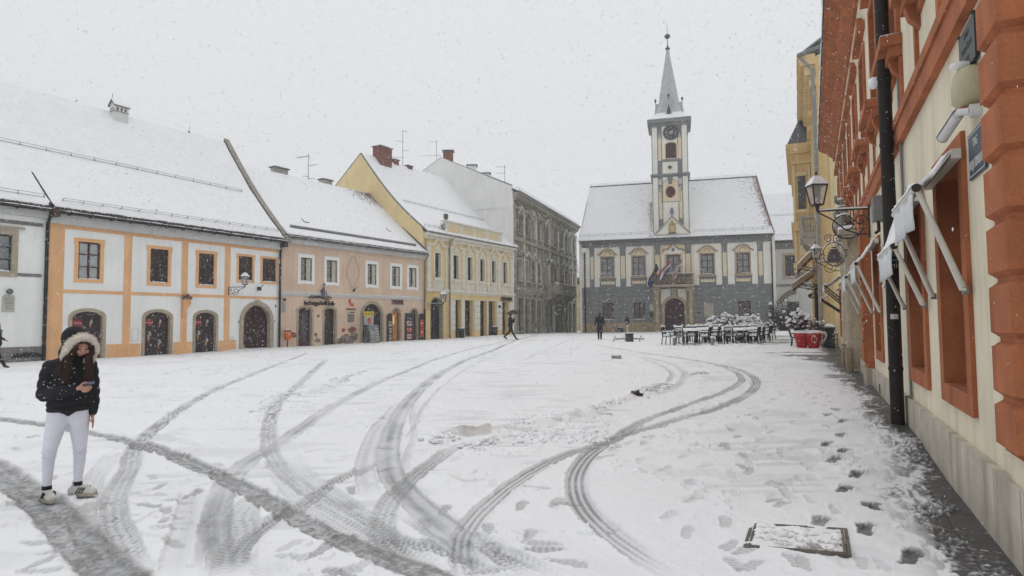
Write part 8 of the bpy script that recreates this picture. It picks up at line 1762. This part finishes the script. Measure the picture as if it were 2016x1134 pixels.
body = [(hipL, .06, (-.15, -.03, .44), .028), (hipR, .06, (.094, .03, .44), .028), ((-.15, -.03, .44), .026, (-.163, .015, .15), .022), ((.094, .03, .44), .026, (.086, .040, .15), .022), ((-.163, .012, .15), .025, (-.160, .0, .07), .022), ((.086, .04, .15), .025, (.095, .03, .07), .022),
 ((-.01, 0, .84), .09, (0, 0, 1.15), .10, 1.2, .8), (shL, .06, shR, .06), ((0, 0, 1.2), .055, (.04, -.05, 1.36), .05), (shL, .045, elL, .036), (shR, .045, elR, .036), (elL, .036, wrL, .024), (elR, .036, wrR, .024),
 ((.055, -.06, 1.455), .084, (.058, -.085, 1.42), .074, .92, 1.05), ((.062, -.115, 1.385), .043, (.064, -.125, 1.362), .028), ((.063, -.158, 1.437), .009, (.064, -.176, 1.405), .012), ((.052, -.163, 1.383), .0075, (.078, -.162, 1.382), .0075), ((.053, -.160, 1.374), .007, (.077, -.159, 1.374), .007),
 ((.03, -.145, 1.405), .022, (.03, -.145, 1.405), .022), ((.098, -.143, 1.405), .022, (.098, -.143, 1.405), .022), ((.03, -.150, 1.452), .012, (.098, -.149, 1.452), .012),
 (wrL, .026, (.10, -.255, 1.035), .027, 1, .6), ((.10, -.255, 1.05), .012, (.135, -.285, 1.052), .0095), ((.135, -.285, 1.052), .0095, (.165, -.275, 1.062), .008), ((.103, -.262, 1.037), .012, (.142, -.292, 1.035), .0095), ((.142, -.292, 1.035), .0095, (.172, -.28, 1.045), .008),
 ((.102, -.262, 1.022), .0115, (.138, -.29, 1.018), .009), ((.138, -.29, 1.018), .009, (.166, -.28, 1.028), .008), ((.098, -.257, 1.008), .0105, (.128, -.28, 1.002), .008), ((.128, -.28, 1.002), .008, (.150, -.272, 1.010), .007), ((.075, -.25, 1.05), .013, (.10, -.262, 1.082), .0105), ((.10, -.262, 1.082), .0105, (.128, -.262, 1.088), .009),
 (wrR, .024, (.195, -.03, .70), .026, .55, 1), ((.197, -.05, .70), .010, (.195, -.06, .655), .008), ((.197, -.035, .69), .0105, (.195, -.043, .64), .0085), ((.197, -.02, .69), .010, (.196, -.025, .642), .008), ((.197, -.006, .70), .009, (.197, -.008, .655), .007), ((.19, -.055, .74), .011, (.178, -.072, .705), .009)]
B1 = blob_mesh("body", body, skin, G, .0062, 2, .5)
lg = [((-.080, .005, .80), .108, (-.098, -.005, .72), .098, 1, 1.02), ((.060, .005, .80), .108, (.078, .0, .72), .098, 1, 1.02), ((-.07, .05, .82), .095, (-.08, .05, .78), .095), ((.05, .05, .82), .095, (.06, .05, .78), .095), ((-.01, .0, .88), .09, (-.01, 0, .84), .10, 1.4, 1.0),
 ((-.098, -.005, .74), .096, (-.145, -.045, .50), .066), ((.078, 0, .74), .096, (.092, .012, .50), .066), ((-.148, -.05, .50), .064, kneeL, .060), ((.093, .013, .50), .064, kneeR, .060), (kneeL, .056, (-.16, .0, .33), .053), (kneeR, .056, (.094, .04, .33), .053), ((-.16, .005, .33), .053, (-.165, .02, .115), .036), ((.094, .045, .33), .053, (.084, .042, .115), .036)]
L1 = blob_mesh("leggings", lg, leg_m, G, .009, 3, .5)
for c, r in ((kneeL, .062), (kneeR, .062)):
 for dz, dr in ((.012, .0), (-.03, -.002)):
  pts = [(c[0] + (r + dr) * math.cos(t), c[1] + (r + dr) * math.sin(t), c[2] + dz + .006 * math.sin(3 * t)) for t in [math.pi * (1.0 + k / 10) for k in range(11)]]; MB().tube(pts, .0045, 6).build("knee_crease", leg_m, L1, local=True)
def shoe(name, ank, toe, stripes):
 a, t = Vector(ank), Vector(toe); d = Vector((t.x - a.x, t.y - a.y, 0)).normalized(); h = a - d * .045; S_ = blob_mesh(name, [((h.x, h.y, .05), .045, (a.x + d.x * .06, a.y + d.y * .06, .05), .045), ((a.x + d.x * .04, a.y + d.y * .04, .055), .045, (a.x + d.x * .155, a.y + d.y * .155, .038), .036, 1.15, .9), ((a.x, a.y, .06), .043, (a.x - d.x * .01, a.y - d.y * .01, .115), .042)], M("white_shoe_leather", (.55, .54, .51), .5, .1, 15), G, .008, 2)
 n = Vector((-d.y, d.x, 0)); out = []
 for k in range(25):
  th = 2 * math.pi * k / 24; out.append((math.cos(th), math.sin(th)))
 c = a + d * .055; vs = []
 for z, s_ in ((.004, 1.0), (.03, 1.02)):
  for x, y in out[:-1]: vs.append((c.x + d.x * x * .142 * s_ + n.x * y * (.048 + .006 * x) * s_, c.y + d.y * x * .142 * s_ + n.y * y * (.048 + .006 * x) * s_, z))
 m = MB(); m.add(vs, [(k, (k + 1) % 24, 24 + (k + 1) % 24, 24 + k) for k in range(24)] + [tuple(range(24))[::-1], tuple(range(24, 48))]); m.build("sole", M("rubber_sole", (.38, .34, .27), .7), S_, local=True)
 for k in range(3):
  for sgn in (-1, 1):
   b0 = c + d * (-.02 + k * .026); m = MB(); m.tube([(b0.x + n.x * sgn * .050 - d.x * .02, b0.y + n.y * sgn * .05 - d.y * .02, .035), (b0.x + n.x * sgn * .044 + d.x * .012, b0.y + n.y * sgn * .044 + d.y * .012, .085)], .0065, 5)
   if stripes: m.build("stripe", black, S_, local=True)
 m = MB();
 for k in range(5): q = c + d * (.0 + k * .02); m.tube([(q.x + n.x * .022, q.y + n.y * .022, .098 - k * .006), (q.x - n.x * .022, q.y - n.y * .022, .098 - k * .006)], .004, 5)
 m.build("laces", M("white_lettering"), S_, local=True)
 MB().tube([(a.x, a.y, .10), (a.x, a.y, .135)], [.044, .041], 14).build("sock", blackcloth, S_, local=True)
shoe("shoe", ankL, toeL, True); shoe("shoe", ankR, toeR, True)
jk = [((-.005, .0, 1.16), .150, (-.01, .0, 1.16), .150, 1.14, .82), ((-.01, .0, 1.06), .158, (-.01, .0, 1.06), .158, 1.10, .85), ((-.012, .0, .955), .160, (-.012, 0, .955), .160, 1.10, .88), ((-.012, 0, .89), .150, (-.012, 0, .89), .150, 1.16, .92), ((-.012, 0, .875), .125, (-.012, 0, .875), .125, 1.46, 1.12), ((0, .01, 1.30), .07, (-.14, .02, 1.215), .07), ((0, .01, 1.30), .07, (.14, .02, 1.215), .07), ((-.12, .02, 1.205), .075, shL, .072), ((.12, .02, 1.205), .075, shR, .070), (shL, .074, (-.195, .0, 1.10), .070), ((-.195, 0, 1.10), .068, (-.212, -.02, .99), .064), ((-.212, -.03, .975), .062, (-.12, -.14, .99), .058), ((-.12, -.14, .99), .058, (-.02, -.20, 1.02), .048), ((-.02, -.2, 1.02), .048, (.035, -.225, 1.035), .038),
 (shR, .072, (.176, .02, 1.08), .068), ((.176, .02, 1.07), .067, (.187, .02, .96), .063), ((.187, .02, .95), .062, (.192, .0, .85), .056), ((.192, 0, .84), .055, (.192, -.015, .79), .044), ((.03, -.03, 1.27), .080, (.03, -.04, 1.33), .066, 1.1, 1)]
J = blob_mesh("puffer_jacket", jk, blackcloth, G, .010, 3, .5)
for v in J.data.vertices: 
 c = v.co
 if c.z > .82: v.co = c + v.normal * (.010 * abs(math.sin((c.z - .84) * math.pi / .095)) - .004)
MB().tube([(.157 * math.cos(t) - .012, .128 * math.sin(t), .835 + .004 * math.sin(5 * t)) for t in [2 * math.pi * k / 28 for k in range(29)]], .026, 8, cap=False).build("hem", blackcloth, J, local=True)
hood = [((.02, .0, 1.495), .118, (.035, -.02, 1.46), .122, 1.02, 1.0), ((.035, .03, 1.38), .112, (.03, .02, 1.33), .105, 1.1, 1), ((-.02, .03, 1.33), .09, (.09, .03, 1.33), .09)]
HD = blob_mesh("hood", hood, blackcloth, G, .010, 3, .5)
bm = bmesh.new(); bm.from_mesh(HD.data); fc = Vector((.062, -.165, 1.415)); dv = [v for v in bm.verts if ((v.co.x - fc.x) / .080) ** 2 + ((v.co.z - fc.z + .02) / .115) ** 2 < 1 and v.co.y < -.02]; bmesh.ops.delete(bm, geom=dv, context='VERTS'); bm.to_mesh(HD.data); bm.free(); HD.modifiers.new("t", 'SOLIDIFY').thickness = .008
furm = M("cream_fur", (.82, .76, .68), .95, .12, 25, .3); fr = MB(); rd = random.Random(3)
cen = Vector((.060, -.135, 1.392))
for k in range(5200):
 t = rd.uniform(0, 2 * math.pi)
 if math.sin(t) < -.86: continue
 rx, rz_ = .118, .155
 base = cen + Vector((rx * math.cos(t), .02 + .05 * (1 - math.sin(t)) * .4, rz_ * math.sin(t) - .01)); a2 = rd.uniform(0, 2 * math.pi); tr = .034
 nrm = Vector((math.cos(t) * math.cos(a2), -math.sin(a2) , math.sin(t) * math.cos(a2)))
 p0 = base + nrm * tr * .5; dr = (nrm + Vector([rd.gauss(0, .45) for _ in range(3)])).normalized(); ln = rd.uniform(.020, .042); p1 = p0 + dr * (ln * .6); p2 = p1 + (dr + Vector((0, 0, -.4))).normalized() * ln * .5; s_ = dr.orthogonal().normalized() * .0035
 fr.add([p0 - s_, p0 + s_, p1 + s_ * .8, p2, p1 - s_ * .8], [(0, 1, 2, 3, 4)])
core = MB(); core.tube([cen + Vector((.118 * math.cos(t), .02 + .05 * (1 - math.sin(t)) * .4, .155 * math.sin(t) - .01)) for t in [math.radians(-58 + 296 * k / 30) for k in range(31)]], .030, 10)
FT_ = core.build("fur_trim", furm, G, local=True); fr.build("fur_strands", furm, FT_, local=True, fix=False)
hr = MB(); rd = random.Random(9)
for k in range(380):
 sd = -1 if k % 2 else 1; x0 = .062 + sd * rd.uniform(.045, .078); z0 = 1.43 + rd.uniform(-.03, .04); y0 = -.125 + rd.uniform(-.02, .02)
 xe = .062 + sd * rd.uniform(.055, .105) - (.055 * rd.random() if sd < 0 else 0); ze = rd.uniform(1.05, 1.19) - (.03 if sd > 0 else 0); ye = -.185 + rd.uniform(-.025, .02)
 pts = []; ph = rd.uniform(0, 6)
 for i in range(9): f = i / 8; pts.append((x0 + (xe - x0) * f + .018 * math.sin(ph + f * 6) + sd * .016 * math.sin(f * math.pi), y0 + (ye - y0) * min(1, f * 1.6) - .006 * math.sin(ph + f * 4), z0 + (ze - z0) * f))
 hr.tube(pts, [.0035] * 7 + [.0025, .001], 4)
for k in range(150):
 sd = -1 if k % 2 else 1; a0 = rd.uniform(0, 1); pts = []
 for i in range(7): f = i / 6; pts.append((.062 + sd * (.004 + .076 * math.sin(f * 1.5)), -.150 - .012 * math.cos(f * 2) + .03 * f + rd.gauss(0, .001), 1.500 - .055 * f ** 1.7 - a0 * .012))
 hr.tube(pts, .004, 4)
hr.build("hair", hairm, G, local=True, fix=False)
eb = M("brow_dark", (.03, .015, .01)); lip = M("lips", (.32, .09, .08), .5)
for s_ in (-1, 1):
 MB().tube([(.064 + s_ * .018, -.168, 1.455), (.064 + s_ * .034, -.165, 1.459), (.064 + s_ * .050, -.154, 1.453)], [.003, .0035, .002], 6).build("eyebrow", eb, G, local=True)
 MB().tube([(.064 + s_ * .016, -.163, 1.433), (.064 + s_ * .032, -.166, 1.427), (.064 + s_ * .048, -.155, 1.432)], [.002, .0042, .002], 6).build("eyelid", eb, G, local=True)
MB().tube([(.046, -.166, 1.380), (.064, -.1745, 1.378), (.083, -.165, 1.380)], [.002, .0055, .002], 8).build("lips", lip, G, local=True)
PH = thing("phone", P + Matrix.Rotation(rzg, 3, 'Z') @ Vector((.136, -.249, 1.07)), "dark smartphone held in the girl's right hand", "phone", rz=rzg)
m = MB(); m.hexa([(-.045, -.030, -.010), (.050, -.033, -.004), (.052, .02, .018), (-.042, .024, .011), (-.045, -.032, -.004), (.05, -.035, .002), (.052, .018, .024), (-.042, .022, .017)]); m.build("phone_body", M("phone_dark", (.015, .015, .02), .2, 0, 1, 0, spec=.6), PH, local=True)
m = MB(); m.add([(-.041, -.0295, -.003), (.046, -.0325, .003), (.048, .0165, .0252), (-.038, .0205, .0182)], [(0, 1, 2, 3)]); m.build("screen", M("phone_screen", (.10, .10, .16), .15, 0, 1, 0, emit=(.5, .5, .8, .06)), PH, local=True, fix=False)
Rh_ = Matrix.Rotation(math.radians(13), 3, 'Z') @ Matrix.Rotation(math.radians(15), 3, 'X'); pv_ = Vector((.05, -.02, 1.36))
def bow(o):
 for v in o.data.vertices:
  t_ = min(1, max(0, (v.co.z - 1.31) / .08)); t_ = t_ * t_ * (3 - 2 * t_)
  if t_ > 0 and v.co.y < .2: v.co = v.co.lerp(pv_ + Rh_ @ (v.co - pv_), t_)
 for c_ in [x for x in bpy.data.objects if x.parent == o]: bow(c_)
for c_ in [x for x in bpy.data.objects if x.parent == G and x.name.split('.')[0] in ('body', 'hood', 'fur_trim', 'hair', 'eyebrow', 'eyelid', 'lips')]: bow(c_)
G.scale = (.94, .94, 1.0)
fl = MB(); rd = random.Random(31); me_ = J.data
for k in range(150):
 v = me_.vertices[rd.randrange(len(me_.vertices))]
 if v.co.y < .05 or v.co.z > 1.15: fl.ball(v.co + v.normal * .003, rd.uniform(.0025, .0065), 0, 6, 4, 1, 1, .7, .3)
fl.build('snowflakes_on_jacket', snow, J, local=True)['kind'] = 'stuff'
def walker(P, rz, H, label, pose, cloth, trouser, extra=None):
 T = thing("person", P, label, "person", rz=rz); s = H / 1.75
 def V(x, y, z): return (x * s, y * s, z * s)
 st = pose["step"]
 hL, hR = V(-.09, 0, .92), V(.09, 0, .92); kL, kR = V(-.09, -st * .38, .49 + .02 * abs(st)), V(.09, st * .22, .49); aL, aR = V(-.09, -st * .95, .09), V(.09, st * 1.0 + (.05 if st else 0), .09 + (.08 if st > .3 else 0))
 tL, tR = V(-.09, -st * .95 - .15, .03), V(.09, st * 1.0 - .12, .03 + (.01 if st > .3 else 0))
 sL, sR = V(-.19, .01, 1.42), V(.19, .01, 1.42); eL, eR = [V(*q) for q in pose["el"]]; wL, wR = [V(*q) for q in pose["wr"]]; hz = pose.get("head", (0, -.02, 1.62))
 def arm():
  r = []
  for w_, e_ in ((wL, eL), (wR, eR)):
   d = (Vector(w_) - Vector(e_)).normalized(); o = d.orthogonal().normalized(); hb = Vector(w_) + d * .07 * s; r.append((w_, .026 * s, hb, .030 * s))
   for k in range(4): r.append((hb + o * (.022 - .015 * k) * s, .010 * s, hb + (d * (.07 - .006 * abs(k - 1)) + o * (.024 - .016 * k)) * s, .008 * s))
   r.append((Vector(w_) + o * .02 * s, .012 * s, Vector(w_) + (o * .05 + d * .07) * s, .010 * s))
  return r
 parts = [(hL, .09 * s, kL, .06 * s), (hR, .09 * s, kR, .06 * s), (kL, .06 * s, aL, .04 * s), (kR, .06 * s, aR, .04 * s), (aL, .042 * s, tL, .035 * s), (aR, .042 * s, tR, .035 * s), (V(0, 0, .95), .14 * s, V(0, 0, 1.35), .15 * s, 1.15, .75), (sL, .07 * s, sR, .07 * s), (V(0, 0, 1.4), .06 * s, V(*hz), .055 * s), (V(hz[0], hz[1], hz[2] + .03), .098 * s, V(hz[0], hz[1] - .015, hz[2] - .01), .085 * s, .88, 1.05), (V(hz[0], hz[1] - .10, hz[2] + .0), .014 * s, V(hz[0], hz[1] - .115, hz[2] - .02), .016 * s), (sL, .05 * s, eL, .04 * s), (sR, .05 * s, eR, .04 * s), (eL, .04 * s, wL, .028 * s), (eR, .04 * s, wR, .028 * s)] + arm()
 blob_mesh("body", parts, skin, T, .012, 2)
 blob_mesh("trousers", [(V(0, 0, .95), .15 * s, V(0, 0, .9), .15 * s, 1.1, .8), (hL, .105 * s, kL, .075 * s), (hR, .105 * s, kR, .075 * s), (kL, .075 * s, (aL[0], aL[1], aL[2] + .03), .058 * s), (kR, .075 * s, (aR[0], aR[1], aR[2] + .03), .058 * s)], trouser, T, .014, 2)
 for a_, t_ in ((aL, tL), (aR, tR)): blob_mesh("shoe", [(a_, .055 * s, t_, .045 * s)], black, T, .012, 1)
 cz = pose.get("coat", .85)
 blob_mesh("coat", [(V(0, .0, 1.38), .17 * s, V(0, 0, 1.1), .165 * s, 1.2, .85), (V(0, 0, 1.1), .165 * s, V(0, 0, cz + .1), .19 * s, 1.1, .9), (sL, .085 * s, sR, .085 * s), (sL, .078 * s, eL, .066 * s), (sR, .078 * s, eR, .066 * s), (eL, .066 * s, wL, .048 * s), (eR, .066 * s, wR, .048 * s), (V(0, 0, 1.44), .09 * s, V(0, -.01, 1.5), .075 * s)], cloth, T, .014, 2)
 hd = pose.get("hat", "cap")
 if hd == "hood": blob_mesh("hood", [(V(hz[0], hz[1] + .03, hz[2] + .04), .125 * s, V(hz[0], hz[1] + .03, hz[2] - .08), .125 * s)], cloth, T, .014, 2)
 elif hd == "hair": blob_mesh("hair", [(V(hz[0], hz[1] + .02, hz[2] + .05), .11 * s, V(hz[0], hz[1] + .05, hz[2] - .15), .10 * s)], hairm, T, .012, 2)
 else: blob_mesh("knitted_cap", [(V(hz[0], hz[1] + .005, hz[2] + .07), .102 * s, V(hz[0], hz[1] + .02, hz[2] + .05), .102 * s)], blackcloth, T, .012, 2)
 return T
darkc = M("dark_navy_coat", (.010, .012, .018), .85, .3, 6, .2); darkt = M("black_trousers", (.012, .012, .013), .85)
P = gp_(1005, 668); fr_yaw = math.radians(85)
Pu = walker(P, fr_yaw, 1.80, "person in dark clothes striding under a black umbrella before the dark palace", dict(step=.38, el=[(-.26, -.12, 1.16), (.22, -.18, 1.18)], wr=[(-.22, -.30, 1.22), (.12, -.22, 1.42)], coat=.86, hat="cap"), darkc, darkt)
Rz = Matrix.Rotation(fr_yaw, 3, 'Z'); hp = P + Rz @ Vector((.12, -.24, 1.46)); T = thing("umbrella", hp, "open black umbrella held over the striding person's head", "umbrella")
MB().tube([hp - Vector((0, 0, .12)), hp + Vector((0, 0, .62))], .010, 6).build("shaft", black, T)
top = hp + Vector((.0, 0, .62)); m = MB(); vs = [top]; R_ = .62
for i in range(1, 6):
 f = i / 5
 for k in range(16): t = 2 * math.pi * k / 16; rr = R_ * f * (1 if k % 2 == 0 else .985 - .04 * f); vs.append(top + Vector((rr * math.cos(t), rr * math.sin(t), -.30 * f ** 1.8 + (.012 * f if k % 2 else 0))))
m.add(vs, [(0, 1 + k, 1 + (k + 1) % 16) for k in range(16)] + [(1 + i * 16 + k, 1 + (i + 1) * 16 + k, 1 + (i + 1) * 16 + (k + 1) % 16, 1 + i * 16 + (k + 1) % 16) for i in range(4) for k in range(16)]); o = m.build("canopy", M("black_umbrella_cloth", (.014, .014, .02), .7), T, fix=False); o.modifiers.new("t", 'SOLIDIFY').thickness = .004
for k in range(8): t = 2 * math.pi * k / 8; MB().tube([top + Vector((.02 * math.cos(t), .02 * math.sin(t), -.02)), top + Vector((R_ * .6 * math.cos(t), R_ * .6 * math.sin(t), -.14)), top + Vector((R_ * .99 * math.cos(t), R_ * .99 * math.sin(t), -.305))], .004, 4).build("rib", black, T)
MB().tube([top, top + Vector((0, 0, .06))], .008, 5).build("tip", black, T)
walker(gp_(1181, 668), math.radians(178), 1.80, "person in a long dark coat and cap, walking away towards the town hall", dict(step=.10, el=[(-.27, .02, 1.15), (.27, .0, 1.15)], wr=[(-.30, -.10, .90), (.29, .02, .92)], coat=.55), darkc, darkt)
Pw = Vector((*at_depth(1235, 60), 0)); Pw.z = gzf(Pw.x, Pw.y)
W_ = walker(Pw, math.radians(40), 1.72, "person with long dark hair and light trousers, carrying a bag near the town hall", dict(step=.16, el=[(-.25, .0, 1.16), (.25, .02, 1.16)], wr=[(-.24, -.10, .93), (.27, .02, .90)], coat=.95, hat="hair"), darkc, M("pale_trousers", (.50, .45, .40)))
hb = Pw + Matrix.Rotation(math.radians(80), 3, 'Z') @ Vector((.27, -.02, .55)); T = thing("carrier_bag", hb, "brown carrier bag in the hand of the long haired person by the town hall", "bag"); MB().box(hb.x - .15, hb.x + .15, hb.y - .07, hb.y + .07, hb.z - .18, hb.z + .15).build("bag_body", M("brown_paper_bag", (.30, .17, .11)), T); MB().tube([hb + Vector((-.08, 0, .15)), hb + Vector((0, 0, .34)), hb + Vector((.08, 0, .15))], .01, 5).build("handle", black, T)
a, b = tu(272, 1030), tu(305, 1030); zz0, zz1 = tq(285, 1055)[1], tq(285, 1022)[1]; T = thing("utility_box", FT.P((a + b) / 2, zz0, .3), "low dark utility box standing against the tan plinth of the town hall", "box"); MB().fb(FT, a, b, zz0, zz1, .13, .5).build("box_body", M("dark_zinc"), T); snow_strip(FT, a, b, zz1, .05, .13, .5, .15).build("snow_cap", snow, T)
P = gp_(-9, 724, 0)
walker(P, math.radians(95), 1.66, "person in dark clothes cut off by the left edge of the picture, arm stretched forward", dict(step=.40, el=[(-.22, -.20, 1.22), (.22, .12, 1.18)], wr=[(-.22, -.44, 1.10), (.22, .10, .95)], coat=.86, hat="hood"), darkc, darkt)
rs = np.random.RandomState(4); NF = 110000
yy = 1.6 + 30 * rs.rand(NF) ** .60; xx = (rs.rand(NF) * 2 - 1) * (yy * 1.05 + 2.0); zz = -.1 + rs.rand(NF) * (2.2 + yy * .62)
keep = ((xx - R0[0]) * FR.n.x + (yy - R0[1]) * FR.n.y > .25) & (zz > gz(xx, yy) + .05)
xx, yy, zz = xx[keep], yy[keep], zz[keep]; n = len(xx)
sz = (.0022 + .0038 * rs.rand(n) ** 2.0) * np.clip(yy / 6, .6, 2.0); el = 1 + 1.6 * rs.rand(n) ** 2
dx = rs.randn(n, 3) * .35 + np.array([-.45, 0, -1]); dx /= np.linalg.norm(dx, axis=1)[:, None]
ax2 = np.cross(dx, rs.randn(n, 3)); ax2 /= np.linalg.norm(ax2, axis=1)[:, None]; ax3 = np.cross(dx, ax2)
c = np.stack([xx, yy, zz], 1); s_ = sz[:, None]; e_ = el[:, None]
V6 = np.stack([c + dx * s_ * e_, c - dx * s_ * e_, c + ax2 * s_, c - ax2 * s_, c + ax3 * s_ * .8, c - ax3 * s_ * .8], 1).reshape(-1, 3)
tri = np.array([(0, 2, 4), (0, 4, 3), (0, 3, 5), (0, 5, 2), (1, 4, 2), (1, 3, 4), (1, 5, 3), (1, 2, 5)]); T6 = (tri[None] + (np.arange(n) * 6)[:, None, None]).reshape(-1, 3)
me = bpy.data.meshes.new("falling_snow"); me.vertices.add(len(V6)); me.vertices.foreach_set("co", V6.ravel()); me.loops.add(T6.size); me.loops.foreach_set("vertex_index", T6.ravel().astype(np.int32)); me.polygons.add(len(T6)); me.polygons.foreach_set("loop_start", np.arange(0, T6.size, 3, dtype=np.int32)); me.polygons.foreach_set("loop_total", np.full(len(T6), 3, np.int32)); me.polygons.foreach_set("use_smooth", np.ones(len(T6), dtype=bool)); me.update(calc_edges=True)
fm_ = bpy.data.materials.new("snowflake"); fm_.use_nodes = True; b = fm_.node_tree.nodes["Principled BSDF"]; b.inputs["Base Color"].default_value = (.74, .75, .77, 1); b.inputs["Roughness"].default_value = .8; b.inputs["Subsurface Weight"].default_value = 0
me.materials.append(fm_); fo = bpy.data.objects.new("falling_snow", me); COL.objects.link(fo); fo["kind"] = "stuff"; fo["label"] = "snowflakes falling through the air over the square"; fo["category"] = "snow"
HAZE = True
if HAZE:
 hb = MB(); hb.box(-70, 80, -12, 118, -2.0, 36.5); ho = hb.build("haze", [], None); ho["kind"] = "stuff"; ho["label"] = "thin snowy haze hanging over the whole square"; ho["category"] = "haze"
 hm = bpy.data.materials.new("snow_haze"); hm.use_nodes = True; t = hm.node_tree; t.nodes.clear(); o_ = t.nodes.new("ShaderNodeOutputMaterial"); pv = t.nodes.new("ShaderNodeVolumePrincipled"); pv.inputs["Density"].default_value = .0022; pv.inputs["Color"].default_value = (1, 1, 1, 1); pv.inputs["Anisotropy"].default_value = .2
 t.links.new(pv.outputs[0], o_.inputs["Volume"]); ho.data.materials.clear(); ho.data.materials.append(hm)
